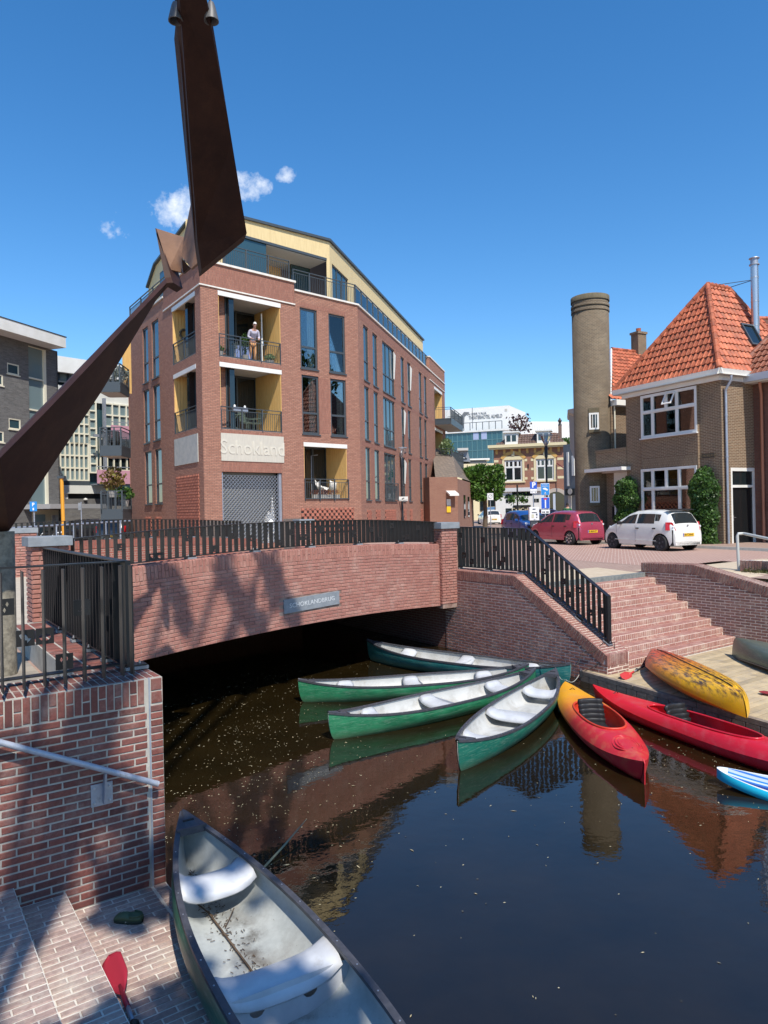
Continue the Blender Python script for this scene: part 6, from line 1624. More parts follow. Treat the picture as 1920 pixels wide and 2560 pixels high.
for z in (h[2]+.1, h[2]+1.0, h[2]+1.9):
    for x0, x1 in ((0, .45), (cw1-.6, cw1), (uw[0][1]+.25, uw[0][1]+.5), (uw[1][0]-.5, uw[1][0]-.25)): b.box(x0, x1, -.02, .0, z, z+.24)
b.build('cream_band', M_crm, cfe)
b = MB(CF); 
for k in range(9): b.box(.2+k*cw1/9, .42+k*cw1/9, -.12, 0, ze-.62, ze-.16)
b.build('cornice_bracket', M_och, cfe)
b = MB(CF); b.box(uw[0][1]+.55, uw[0][1]+.65, -.08, 0, cz_(1322, 1170), cz_(1322, 1160)); b.build('wall_anchor', M_darkp, cfe)
# attic with tiles and dormers
rz0, rz1 = ze+.28, cz_(1320, 1083)
Mt3 = pm('dark_brown_tile', (.10, .065, .05), .6, c2=(.16, .10, .08), sc=2, jit=.4)
O = CF @ V((.3, -.2, rz0)); ex_ = CF.to_3x3() @ V((1, 0, 0)); ey_ = CF.to_3x3() @ V((0, 1.0, 0))+V((0, 0, rz1-rz0))
b = MB(); b.face(O, O+ex_*(cw1-.3), O+ex_*(cw1-1.0)+ey_, O+ex_*1.3+ey_); b.face(O+ex_*1.3+ey_, O+ex_*(cw1-1)+ey_, O+ex_*(cw1-1)+ey_+CF.to_3x3() @ V((0, 5, 0)), O+ex_*1.3+ey_+CF.to_3x3() @ V((0, 5, 0))); b.build('roof_deck', M_under, cfe)
tile_roof(cfe, O, ex_, ey_, [(0, 0), (cw1-.3, 0), (cw1-1.0, ey_.length), (1.2, ey_.length)], .26, .33, Mt3, 0, 'dark_roof_tiles')
for px in (1281, 1361):
    x = cs_(px); d_ = MB(CF).box(x-.62, x+.62, -.25, 1.2, rz0-.0, rz1+.1).build('dormer', M_white, cfe)
    MB(CF).box(x-.8, x+.8, -.4, 1.3, rz1+.1, rz1+.24).build('dormer_cap', M_white, d_)
    for q in (-.27, .27): MB(CF).box(x+q-.2, x+q+.2, -.27, -.25, rz0+.3, rz1-.15).build('pane', M_glassb, d_)
b = MB(CF); b.box(cs_(1397), cs_(1405), .6, 1.2, rz0, cz_(1400, 1062)); b.build('chimney', brickwall('chimney_brick', (.22, .13, .10), (.17, .10, .08), (.3, .25, .2)), cfe, uvm=True)
MB(CF).lathe([(.2, 0), (.12, .3), (.2, .5), (.02, .8)], (cs_(1401), .9, cz_(1400, 1062)), 8).build('chimney_pot', M_darkp, cfe)
# shopfront
zs1 = cz_(1310, 1222)
MB(CF).box(-.1, cs_(1372), -.35, -.02, zs1-.25, zs1+.12).build('shop_cornice', pm('white_grey_wood', (.62, .62, .62), .6), cfe)
MB(CF).box(.1, cs_(1372), -.12, -.03, ZS, zs1-.25).build('shop_panel', M_white, cfe)
b = MB(CF); b.box(cs_(1282), cs_(1326), -.2, -.12, ZS+.1, zs1-1.6); b.box(cs_(1263), cs_(1278), -.14, -.12, ZS+.6, zs1-1.9); b.box(cs_(1280), cs_(1330), -.14, -.12, zs1-.7, zs1-.3); b.build('shop_glass', M_glass, cfe)
b = MB(CF)
for px in (1264, 1272, 1302, 1313, 1332, 1340): b.box(cs_(px), cs_(px)+.26, -.15, -.12, zs1-1.35, zs1-1.0)
for px in (1264, 1272, 1331, 1340): b.box(cs_(px), cs_(px)+.26, -.15, -.12, zs1-2.9, zs1-1.9)
b.build('shop_pane', M_glass, cfe)
b = MB(CF); b.lathe([(.0, -.15), (.42, -.15)], (cs_(1271), 0, zs1-.9), 16, 'y', a0=0, a1=pi, cap=False); b.build('fanlight', M_glass, cfe)
b = MB(CF); n = 12; xc, ra = cs_(1389), 1.0; zc = ZS+2.1
for k in range(n): a0_, a1_ = pi*k/n, pi*(k+1)/n; b.prism([(xc+r*cos(a), -.1, zc+r*sin(a)) for r, a in ((ra, a0_), (ra, a1_), (ra+.35, a1_), (ra+.35, a0_))], (0, .12, 0))
b.box(xc-ra-.35, xc-ra, -.1, 0, ZS, zc); b.box(xc+ra, xc+ra+.35, -.1, 0, ZS, zc); b.build('stone_arch', pm('pale_sandstone', (.48, .42, .36), .85), cfe)
b = MB(CF); b.box(xc-ra, xc+ra, -.02, -.005, ZS, zc); b.lathe([(0, -.02), (ra, -.02)], (xc, 0, zc), 16, 'y', a0=0, a1=pi, cap=False); b.build('arched_window', M_glass, cfe)
ba = MB(CF).box(cs_(1382), cs_(1388), -.2, -.15, ZS+.8, ZS+2.9).build('shop_banner', pm('pale_blue_banner', (.5, .56, .65), .7), cfe)
pole = MB(CF); pole.tube([(cs_(1393), -.1, cz_(1393, 1158)), (cs_(1430), -1.8, cz_(1430, 1185))], .05, 6); pole.build('flag_pole', pm('dark_red_pole', (.16, .03, .04), .5), cfe)
for k, (px, tx) in enumerate(((1290, 'Salon'), (1313, 'Salon'))): text_mesh('shop_lettering', 'Café', .5, CF @ TR(cs_(px), -.22, ZS+1.4), M_crm, cfe, .005)

# theatre hotel
HTF = frame(px2(1278, 150, 0), (.985, -.17)); HTL = frame(px2(1278, 150, 0), (.97, .24))
hx = lambda px, py: onplane(HTF, px, py)
th_ = thing('theatre_hotel', 'large white hotel box with dark lettering above a blue-green glass facade in the distance', 'building', tuple(px2(1210, 150, ZS)))
# left face rises to the corner: it recedes to the left
HA = px2(1278, 140, 0); HL_ = frame(HA, (.93, -.37)); f_ = lambda px, py: onplane(HL_, px, py)
M_hotel = pm('white_render', (.80, .79, .76), .7, c2=(.75, .74, .70), sc=.3)
zt = f_(1278, 1013)[1]; sl0 = f_(1105, 1040)[0]
MB(HL_).box(sl0, 0, 0, 20, 5, zt).build('white_volume', M_hotel, th_)
HR_ = frame(HA, (.45, .893)); sr1 = onplane(HR_, 1314, 1040)[0]
MB(HR_).box(.01, sr1, .0, 20, 5, zt-.05).build('white_volume', M_hotel, th_)
g0, g1 = f_(1180, 1148)[1], f_(1180, 1085)[1]
gs1 = f_(1264, 1110)[0]
MB(HL_).box(sl0-2, gs1, -3.0, -.02, 5, g1).build('glass_volume', glassmat('teal_glass', (.025, .10, .13), 1, .12), th_)
b = MB(HL_); n = 15
for i in range(n+1): x = sl0-2+(gs1-sl0+2)*i/n; b.box(x-.07, x+.07, -3.07, -3.0, g0-3, g1)
for i in range(6): z = g1-1.6-2.0*i; b.box(sl0-2, gs1, -3.065, -3.0, z-.06, z+.06)
b.build('glazing_bars', pm('teal_bar', (.10, .22, .24), .5), th_)
MB(HL_).box(sl0-2, gs1+2, -3.3, -2.0, g1, g1+.35).build('white_ledge', M_white, th_)
b = MB(HL_); 
for i in range(12): x = sl0-1+(gs1-sl0+1)*i/11; b.box(x-.06, x+.06, -3.1, -3.0, g1+.35, g1+1.9)
b.box(sl0-1, gs1, -3.1, -3.02, g1+1.85, g1+1.95); b.build('roof_rail', M_anth, th_)
b = MB(HL_)
for px in (1226, 1206): x = f_(px, 1090)[0]; b.box(x-1.1, x+.0, -3.1, -3.06, g1-1.5, g1-.1)
b.build('pale_pane', pm('pale_lilac_panel', (.36, .42, .60), .4), th_)
M_let = pm('dark_grey_letter', (.16, .17, .18), .7)
xa_, za_ = f_(1172, 1047); xb_2, _ = f_(1256, 1041); T_ = HL_ @ TR((xa_+xb_2)/2, -.06, za_+.15) @ RY(0)
text_mesh('lettering', 'THEATERHOTEL ALMELO', 1.02, T_, M_let, th_, .02, sx=(xb_2-xa_)/11.6)
x1_, z1_ = f_(1188, 1037); text_mesh('lettering', 'VAN DER VALK', .62, HL_ @ TR(x1_, -.06, z1_+.2), M_let, th_, .02, sx=1.1)
bx, bz = f_(1158, 1045); b = MB(HL_); b.prism([(bx-.3, -.06, bz-2.2), (bx+.1, -.06, bz-2.0), (bx+.3, -.06, bz+.2), (bx+1.3, -.06, bz+1.1), (bx+.2, -.06, bz+1.2), (bx-.5, -.06, bz+.3)], (0, .04, 0)); b.build('bird_emblem', M_let, th_); MB(HL_).box(bx+1.9, bx+1.98, -.06, -.02, bz-2.2, bz+2).build('divider', M_let, th_)
wv = MB(HL_); wv.box(f_(1262, 1025)[0], f_(1268, 1025)[0], -.05, -.01, f_(1265, 1028)[1], f_(1265, 1022)[1]); wv.build('vent', M_soffit, th_)
q0 = px2(1325, 165, 0); QF = frame(q0, (.98, .2)); qz = onplane(QF, 1380, 1054)[1]
ww_ = thing('white_corrugated_hall', 'white ribbed hall behind the cafe roof', 'building', tuple(px2(1370, 165, ZS)))
b = MB(QF); sx1 = onplane(QF, 1432, 1054)[0]; b.box(-2, sx1, .1, 10, 5, qz); b.build('volume', M_hotel, ww_); b = MB(QF)
x = -2
while x < sx1: b.box(x, x+.25, .0, .1, 5, qz-.4); x += .6
b.build('ribs', M_white, ww_, kind='stuff')
# slim mansarded house seen in the gap
mg = thing('gabled_house', 'small house with white gable and grey mansard cap between the block and the cafe', 'house', tuple(px2(1155, 95, ZS)))
MF = frame(px2(1138, 95, 0), (1, -.1)); mz = lambda py: onplane(MF, 1155, py)[1]; mx_ = lambda px: onplane(MF, px, 1150)[0]
MB(MF).box(mx_(1138), mx_(1240), 0, 6, ZS, mz(1160)).build('wall', M_crm, mg)
b = MB(MF); b.prism([(mx_(1138), -.05, mz(1152)), (mx_(1176), -.05, mz(1155)), (mx_(1169), -.05, mz(1125)), (mx_(1146), -.05, mz(1125))], (0, 5, 0)); b.build('mansard_cap', M_grayst, mg)
b = MB(MF); b.prism([(mx_(1141), -.2, mz(1146)), (mx_(1168), -.2, mz(1147)), (mx_(1153), -.2, mz(1136))], (0, .3, 0)); b.build('pediment', M_darkp, mg); b = MB(MF); b.prism([(mx_(1144), -.25, mz(1145.5)), (mx_(1163), -.25, mz(1146)), (mx_(1153), -.25, mz(1139))], (0, .05, 0)); b.build('pediment_field', M_white, mg)
MB(MF).box(mx_(1144), mx_(1171), -.6, 0, mz(1127), mz(1121)).build('cap_ledge', M_soffit, mg)
b = MB(MF); b.prism([(mx_(1172), 1, mz(1162)), (mx_(1222), 1, mz(1162)), (mx_(1214), 1, mz(1149)), (mx_(1172), 1, mz(1149))], (0, 4, 0)); b.build('slate_roof', pm('dark_slate', (.09, .095, .11), .6), mg)
MB(MF).box(mx_(1172), mx_(1225), .8, 4, mz(1150), mz(1146)).build('white_gutter', M_white, mg)
MB(MF).box(mx_(1180), mx_(1262), -3, -2.6, ZS, mz(1236)).build('shopfront_wall', M_crm, mg)
b = MB(MF); b.box(mx_(1196), mx_(1206), -3.1, -3.0, mz(1278), mz(1245)); b.box(mx_(1216), mx_(1240), -3.1, -3.0, mz(1290), mz(1248)); b.build('shop_window', M_glass, mg)
MB(MF).box(mx_(1204), mx_(1213), -3.15, -3.1, mz(1270), mz(1245)).build('poster', pm('red_poster', (.35, .06, .06), .6, c2=(.3, .3, .35), sc=3), mg)
# low brick block on the left of the street
lbF0 = px2(1180, 58, 0); LBF = frame(lbF0, (-.05, .999)); 
lb = thing('low_brick_block', 'low red-brown brick building with steep grey tiled roof left of the street', 'building', tuple(px2(1150, 50, ZS)))
Ap, Bp, Cp = px2(1108, 48.6, 0), px2(1145, 49, 0), px2(1181, 58, 0)
F1, F2 = frame(Ap, Bp-Ap), frame(Bp, Cp-Bp); L1, L2 = (Bp-Ap).length, (Cp-Bp).length
zw = onplane(F2, 1145, 1193)[1]; B_low = brickwall('low_block_brick', (.36, .17, .11), (.30, .13, .09), (.36, .26, .2), bw=.22, rh=.065, ms=.008)
MB(F1).box(-1, L1, 0, 6, ZS, zw).build('wall', B_low, lb, uvm=True)
zw2 = onplane(F2, 1178, 1207)[1]
MB(F2).box(0, L2, 0, 6, ZS, zw2).build('wall', B_low, lb, uvm=True)
b = MB(); rA, rB, rC = Ap+V((-.5, 0, zw)), Bp+V((0, 0, zw)), Cp+V((0, 0, zw2+.1)); up_ = V((.3, 5, 0))
tA, tB, tC = atY(1080, 1118, 56), atY(1132, 1140, 53.5), atY(1166, 1180, 62)
b.face(rA, rB, tB, tA); b.face(rB, rC, tC, tB); b.build('tiled_roof', brickwall('grey_roof_shingles', (.26, .20, .15), (.20, .16, .12), (.10, .08, .07), bw=.3, rh=.3, ms=.02, streak=.4), lb, uvm=True)
for px, y0, y1 in ((1161, 1238, 1295), (1171, 1242, 1292)):
    s_ = onplane(F2, px, 1260)[0]; b = MB(F2); b.box(s_-.5, s_+.5, -.03, 0, onplane(F2, px, y1)[1], onplane(F2, px, y0)[1]); b.build('tall_window', M_glass, lb)
b = MB(F1); s_ = onplane(F1, 1128, 1235)[0]; z_ = onplane(F1, 1128, 1240)[1]; b.prism([(s_-.4, -.6, z_), (s_+.3, -.6, z_), (s_+.3, 0, z_+.25), (s_-.4, 0, z_+.25)], (0, 0, .12)); b.build('white_canopy', M_white, lb)
for py, m in ((1255, M_white), (1270, M_plate)): z_ = onplane(F1, 1121, py)[1]; s_ = onplane(F1, 1121, py)[0]; MB(F1).box(s_-.15, s_+.15, -.06, -.01, z_-.3, z_+.2).build('small_sign', m, lb)
# grey facade right of the cafe
gh = thing('grey_facade', 'narrow grey and white rendered facade squeezed between the cafe and the round tower', 'building', tuple(px2(1425, 56, ZS)))
GF = frame(px2(1411, 60, 0), (.5, -.87)); gzz = lambda py: onplane(GF, 1425, py)[1]; gs = lambda px: onplane(GF, px, 1150)[0]
MB(GF).box(0, gs(1450), 0, 6, ZS, gzz(1110)).build('wall', pm('blue_grey_render', (.16, .18, .20), .7), gh)
b = MB(GF); b.box(gs(1418), gs(1422.5), -.08, 0, gzz(1215), gzz(1130)); b.box(gs(1431), gs(1437), -.1, 0, gzz(1190), gzz(1140)); b.build('white_trim', M_white, gh)
MB(GF).box(gs(1418), gs(1441), -.3, -.1, gzz(1238), gzz(1222)).build('black_fascia', M_darkp, gh)
MB(GF).lathe([(.25, -.32), (.25, -.3)], (gs(1430), 0, gzz(1229)), 16, 'y').build('round_logo', M_soffit, gh)
MB(GF).box(gs(1419), gs(1427), -.05, 0, ZS, gzz(1240)).build('pale_panel', M_soffit, gh)
c0 = atY(1418, 1023, 45); ep = MB(); ep.prism([atY(1419, 1024, 45), atY(1448, 1018, 43), atY(1448, 1040, 43), atY(1420, 1030, 45)], (1, 4, 0)); ep.build('white_eaves', M_soffit, gh)
MB().prism([atY(1422, 1035, 46), atY(1445, 1042, 44), atY(1445, 1170, 44), atY(1425, 1120, 46)], (2, 5, 0)).build('upper_wall', pm('pale_grey_render', (.38, .38, .36), .8), gh)
# closing backdrop of the street
bd = thing('street_houses', 'pale row of low houses closing the far end of the street', 'building', tuple(px2(1300, 110, ZS)))
MB().box(14, 42, 112, 118, ZS, 8).build('wall', M_crm, bd)

# ------------------------------------------------------------------ trees
def tree_block(name, label, c, w_, d_, z0, z1, n, leaf, size, trunk_r, zg=ZS, rz=0, loose=0):
    t = thing(name, label, 'tree', (c.x, c.y, zg)); pts = []; R_m = MX.Rotation(rz, 3, 'Z')
    while len(pts) < n:
        x, y, z = random.uniform(-1, 1), random.uniform(-1, 1), random.uniform(-1, 1)
        e_ = (abs(x)**7+abs(y)**7+abs(z)**7)
        if e_ > 1 or (e_ < .12 and random.random() < .8): continue
        k = 1+.05*sin(7*x+3*z)+.05*sin(9*z+2*y)+random.gauss(0, .02+loose)
        p = R_m @ V((x*w_/2*k, y*d_/2*k, 0)); pts.append(V((c.x+p.x, c.y+p.y, (z0+z1)/2+z*(z1-z0)/2*k)))
    foliage('crown', pts, size, leaf, t, up=.35)
    b = MB(); b.tube([V((c.x, c.y, zg)), V((c.x+.05, c.y, (zg+z0)/2)), V((c.x, c.y, z0+.6))], [trunk_r, trunk_r*.8, trunk_r*.7], 9); b.build('trunk', M_stem, t)
    b = MB()
    for k in range(6): a = k*1.05; b.tube([V((c.x, c.y, z0+.2)), V((c.x+cos(a)*w_*.22, c.y+sin(a)*d_*.2, (z0+z1)/2)), V((c.x+cos(a)*w_*.36, c.y+sin(a)*d_*.32, z1-.6))], [trunk_r*.5, trunk_r*.3, .03], 6)
    b.build('limbs', M_stem, t); return t
M_lime = leafmat('lime_leaf', (.05, .13, .015), (.15, .27, .04), .3)
tree_block('clipped_tree', 'square-clipped bright green tree in front of the cafe', px2(1212, 58, 0), 3.0, 3.0, atY(1212, 1250, 58).z, atY(1212, 1165, 58).z, 5200, M_lime, .13, .22)
tree_block('clipped_tree', 'second clipped green tree half behind the left lamp post', px2(1178, 62, 0), 1.4, 2.6, atY(1180, 1245, 62).z, atY(1180, 1172, 62).z, 1500, M_lime, .13, .2)
M_purp = leafmat('purple_leaf', (.05, .02, .025), (.12, .05, .05), .2)
tree_block('purple_leaf_tree', 'sparse dark purple-leaved tree behind the cafe roof', px2(1303, 95, 0), 2.6, 2.2, atY(1303, 1080, 95).z, atY(1303, 1040, 95).z, 260, M_purp, .22, .2, loose=.12)
tree_block('green_tree', 'small green tree top showing beside the round tower', px2(1421, 80, 0), 1.8, 2, atY(1420, 1120, 80).z, atY(1420, 1096, 80).z, 500, M_leaf, .16, .15)
# trees behind the photographer: they shade the near bank
def big_tree(label, c, cr, zc, n):
    t = thing('plane_tree', label, 'tree', (c[0], c[1], ZS)); pts = []
    cl = [V((random.gauss(0, cr*.5), random.gauss(0, cr*.5), random.gauss(0, cr*.35))) for _ in range(26)]
    for _ in range(n):
        k = random.choice(cl); d_ = V((random.gauss(0, 1), random.gauss(0, 1), random.gauss(0, .7))).normalized()*cr*.33*random.random()**.35
        pts.append(V((c[0], c[1], zc))+k+d_)
    gp = globals().get('GAPS', [])
    pts = [p for p in pts if all(((p-g)-sd*(p-g).dot(sd)).length > r for g, r in gp)]
    foliage('crown', pts, .15, M_leafd, t, asp=.8)
    b = MB(); b.tube([V((c[0], c[1], ZS)), V((c[0]+.1, c[1], zc*.5)), V((c[0], c[1], zc))], [.32, .24, .14], 10); b.build('trunk', M_stem, t)
    b = MB()
    for k in cl[:12]: b.tube([V((c[0], c[1], zc*.55+random.random())), V((c[0], c[1], zc))*1+k*.5-V((0, 0, .8)), V((c[0], c[1], zc))+k], [.12, .07, .03], 6)
    b.build('limbs', M_stem, t); return t
# ------------------------------------------------------------------ lamps and signs
lamp0 = thing('street_lamp', 'x', 'street lamp', (0, 0, 0), 0, 'slim black street lamps with clear conical heads'); OFF[lamp0.name] = V((0, 0, 0))
MB().lathe([(.075, 0), (.075, 1.2), (.055, 1.25), (.055, 4.2), (.085, 4.2), (.085, 4.75), (.05, 4.8)], n=10).build('pole', M_black, lamp0, smooth=2)
o = MB().lathe([(.05, 4.8), (.33, 5.35)], n=14, cap=False).build('clear_cone', M_glassc, lamp0)
b = MB()
for k in range(8): a = 2*pi*k/8; b.tube([(.05*cos(a), .05*sin(a), 4.8), (.335*cos(a), .335*sin(a), 5.36)], .008, 4)
b.lathe([(.345, 5.34), (.345, 5.38), (.32, 5.38), (.32, 5.34)], n=16, cap=False); b.build('head_frame', M_galv, lamp0)
MB().lathe([(.06, 4.8), (.10, 5.0), (.04, 5.2), (.0, 5.22)], n=10).build('reflector', M_chrome, lamp0, smooth=True)
lps = [(1006, 42.7, 'black street lamp with camera notice board in front of the apartment block'), (1117, 54, 'black street lamp just right of the apartment block corner'), (1182, 68, 'black street lamp left of the clipped green tree'), (1368, 36.8, 'black street lamp above the blue parking signs')]
for i, (px, Y, lb_) in enumerate(lps):
    p = px2(px, Y, ZS); l = lamp0 if i == 0 else clone(lamp0, lb_, loc=p); l.location = p; l['label'] = lb_
p = px2(1006, 42.4, 0); sn = thing('camera_notice', 'white rectangular notice with a black camera symbol on the lamp post by the apartment block', 'sign', (p.x, p.y, 4))
z_ = atY(1006, 1247, 42.4).z; MB().box(p.x-.34, p.x+.34, p.y-.12, p.y-.09, z_-.13, z_+.13).build('board', M_white, sn)
MB().prism([(p.x-.04, p.y-.13, z_+.0), (p.x+.10, p.y-.13, z_+.07), (p.x+.13, p.y-.13, z_+.03), (p.x-.0, p.y-.13, z_-.04)], (0, .009, 0)).build('camera_symbol', M_ink, sn)
text_mesh('lettering', 'CAMERATOEZICHT', .07, MX.Translation((p.x, p.y-.125, z_-.085)), M_ink, sn, .002)
bp = px2(1294, 62, ZS); hb = thing('basket_post', 'black post with hanging flower basket in front of the cafe shopfront', 'post', tuple(bp))
zt2_ = atY(1294, 1212, 62).z; MB().tube([bp, V((bp.x, bp.y, zt2_))], .07, 8).build('post', M_black, hb); MB().tube([V((bp.x-.5, bp.y, zt2_-1.0)), V((bp.x+.5, bp.y, zt2_-1.0))], .03, 6).build('arm', M_black, hb)
for sx in (-.42, .42): foliage('hanging_basket', [V((bp.x+sx+random.gauss(0, .2), bp.y+random.gauss(0, .2), zt2_-1.25+random.gauss(0, .18))) for _ in range(160)], .10, M_lime, hb)
def post_sign(name, label, px, Y, ztop, r=.03, zb=ZS, col=None):
    p = px2(px, Y, zb); t = thing(name, label, 'sign', tuple(p)); MB().tube([p, V((p.x, p.y, ztop))], r, 8).build('post', col or M_galv, t, smooth=2); return t, p
M_sblue = pm('sign_blue', (.02, .10, .55), .4); M_sblue2 = pm('sign_sky_blue', (.02, .24, .62), .4); M_swhite = pm('sign_white', (.8, .8, .8), .4); M_sred = pm('sign_red', (.6, .02, .03), .4)
Yp = 34.8
t, p = post_sign('parking_sign', 'blue and white P parking sign on a post above the ticket machine', 1334, Yp+.2, atY(1334, 1204, Yp).z)
z0, z1 = atY(1334, 1222, Yp).z, atY(1334, 1204, Yp).z; zb_ = atY(1334, 1233, Yp).z
MB().box(p.x-.17, p.x+.17, p.y-.07, p.y-.05, z0, z1).build('sign_panel', M_sblue, t); MB().box(p.x-.16, p.x+.16, p.y-.07, p.y-.05, zb_, z0-.01).build('sub_panel', M_swhite, t)
text_mesh('lettering', 'P', .36, MX.Translation((p.x+.01, p.y-.075, (z0+z1)/2)), M_swhite, t, .003, bold=.012)
b = MB(); b.box(p.x-.12, p.x-.03, p.y-.076, p.y-.07, zb_+.05, zb_+.06); b.box(p.x+.07, p.x+.11, p.y-.076, p.y-.07, zb_+.04, zb_+.07); b.box(p.x-.15, p.x+.15, p.y-.076, p.y-.07, zb_+.105, zb_+.115); b.build('symbols', M_ink, t)
p2 = px2(1334, Yp-.3, ZS); tm = thing('ticket_machine', 'white parking ticket machine with keypad panel behind the magenta car', 'ticket machine', tuple(p2))
za, zb2 = ZS, atY(1334, 1268, Yp-.3).z; zc3 = atY(1334, 1301, Yp-.3).z
MB().box(p2.x-.17, p2.x+.17, p2.y-.1, p2.y+.1, za, zc3).build('pedestal', M_anth, tm); MB().box(p2.x-.235, p2.x+.235, p2.y-.14, p2.y+.12, zc3, zb2).build('cabinet', M_swhite, tm, bev=.012)
b = MB(); y = p2.y-.146
for x0, x1, za_, zb3 in ((-.08, .06, .52, .57), (-.12, .12, .36, .40)): b.box(p2.x+x0, p2.x+x1, y, y+.006, zc3+za_, zc3+zb3)
b.box(p2.x+.08, p2.x+.15, y, y+.006, zc3+.24, zc3+.33); b.box(p2.x+.09, p2.x+.14, y, y+.006, zc3+.12, zc3+.18); b.box(p2.x-.04, p2.x+.05, y, y+.006, zc3+.03, zc3+.05); b.build('controls', M_anth, tm)
MB().box(p2.x-.14, p2.x-.02, y, y+.005, zc3+.12, zc3+.30).build('notice', pm('pale_notice', (.6, .58, .42), .6), tm)
t, p = post_sign('blue_street_signs', 'two stacked blue signs, parking machine above and dead-end below, beside the ticket machine', 1363, 34.6, atY(1363, 1207, 34.4).z)
zz2 = lambda py: atY(1363, py, 34.4).z
for (a, c, m) in ((1238, 1208, M_sblue2), (1272, 1243, M_sblue)):
    MB().box(p.x-.21, p.x+.21, p.y-.06, p.y-.045, zz2(a), zz2(c)).build('sign_border', M_swhite, t, bev=.004); MB().box(p.x-.195, p.x+.195, p.y-.066, p.y-.0605, zz2(a)+.015, zz2(c)-.015).build('sign_panel', m, t)
text_mesh('lettering', 'Parkeer-\nautomaat', .075, MX.Translation((p.x, p.y-.07, zz2(1213.5))), M_swhite, t, .002)
b = MB(); b.box(p.x-.015, p.x+.015, p.y-.072, p.y-.066, zz2(1236), zz2(1230)); b.prism([(p.x-.05, p.y-.072, zz2(1233)), (p.x, p.y-.072, zz2(1237)), (p.x+.05, p.y-.072, zz2(1233))], (0, .005, 0)); b.prism([(p.x-.12, p.y-.072, zz2(1220)), (p.x+.02, p.y-.072, zz2(1219)), (p.x+.14, p.y-.072, zz2(1224)), (p.x+.1, p.y-.072, zz2(1227)), (p.x-.02, p.y-.072, zz2(1224)), (p.x-.10, p.y-.072, zz2(1223))], (0, .005, 0))
b.box(p.x-.03, p.x+.03, p.y-.072, p.y-.066, zz2(1270), zz2(1249)); b.build('white_symbols', M_swhite, t)
MB().box(p.x-.075, p.x+.075, p.y-.074, p.y-.066, zz2(1249), zz2(1245.5)).build('red_bar', M_sred, t)
MB().box(p.x-.21, p.x+.21, p.y-.06, p.y-.045, zz2(1284), zz2(1274)).build('sub_plate', M_swhite, t); b = MB()
for x in (-.13, -.06, .06, .12): b.box(p.x+x-.025, p.x+x+.025, p.y-.066, p.y-.06, zz2(1282), zz2(1278.5))
b.build('bicycle_symbols', M_ink, t)
t, p = post_sign('zone_sign', 'white end-of-zone sign with a struck-out circle in front of the clipped tree', 1226, 52, atY(1226, 1233, 52).z)
zc4 = atY(1226, 1241.5, 52).z; MB().box(p.x-.22, p.x+.22, p.y-.06, p.y-.04, zc4-.25, zc4+.25).build('panel', M_swhite, t)
b = MB(); b.lathe([(.13, -.066), (.155, -.066), (.155, -.06)], (p.x, p.y, zc4), 20, 'y', cap=False); b.beam((p.x-.17, p.y-.068, zc4-.19), (p.x+.17, p.y-.068, zc4+.19), .02, .006); b.build('symbol', M_anth, t)
# left bank: parking sign, orange pole, white rail
t, p = post_sign('parking_disc_sign', 'blue P sign on a slim post beyond the bridge at the left', 85, 30, atY(85, 1255, 30).z)
z0, z1 = atY(85, 1278, 30).z, atY(85, 1254, 30).z; MB().box(p.x-.15, p.x+.15, p.y-.06, p.y-.045, z0, z1).build('panel', M_sblue2, t); text_mesh('lettering', 'P', .2, MX.Translation((p.x, p.y-.064, z1-.13)), M_swhite, t, .002, bold=.008); MB().box(p.x-.03, p.x+.03, p.y-.066, p.y-.06, z0+.04, z0+.14).build('disc_symbol', M_swhite, t)
op = px2(158, 30, ZS); orp = thing('orange_post', 'leaning orange post with grey foot beyond the bridge at the left', 'post', tuple(op)); q = atY(154, 1196, 30)
MB().tube([V((op.x, op.y, ZS)), V((op.x, op.y, ZS+.75))], .09, 8).build('foot', M_galv, orp); MB().tube([V((op.x, op.y, ZS+.75)), q], .075, 8).build('post', pm('orange_paint', (.75, .33, .03), .5), orp); MB().cbox(q+V((0, 0, .05)), (.3, .2, .1)).build('lamp_head', M_anth, orp)
gr = thing('guard_rail', 'thin white tubular guard rail on the far side of the road, left', 'railing', tuple(px2(180, 24, ZS)))
a, c = atY(30, 1320, 22), atY(325, 1302, 27); b = MB(); b.tube([a, c], .035, 6); b.build('rail', M_galv, gr)
for k in range(7): q = a+(c-a)*(k+.3)/7; MB().tube([q, V((q.x, q.y, ZS))], .03, 6).build('post', M_galv, gr)
wcn = thing('road_sign_back', 'grey back of a small road sign on a thin post before the garage wall', 'sign', tuple(px2(203, 33, ZS))); q = px2(203, 33, ZS); MB().tube([q, V((q.x, q.y, atY(203, 1255, 33).z))], .03, 6).build('post', M_galv, wcn); MB().box(q.x-.12, q.x+.02, q.y-.05, q.y-.03, atY(203, 1275, 33).z, atY(203, 1257, 33).z).build('panel', M_grayst, wcn)
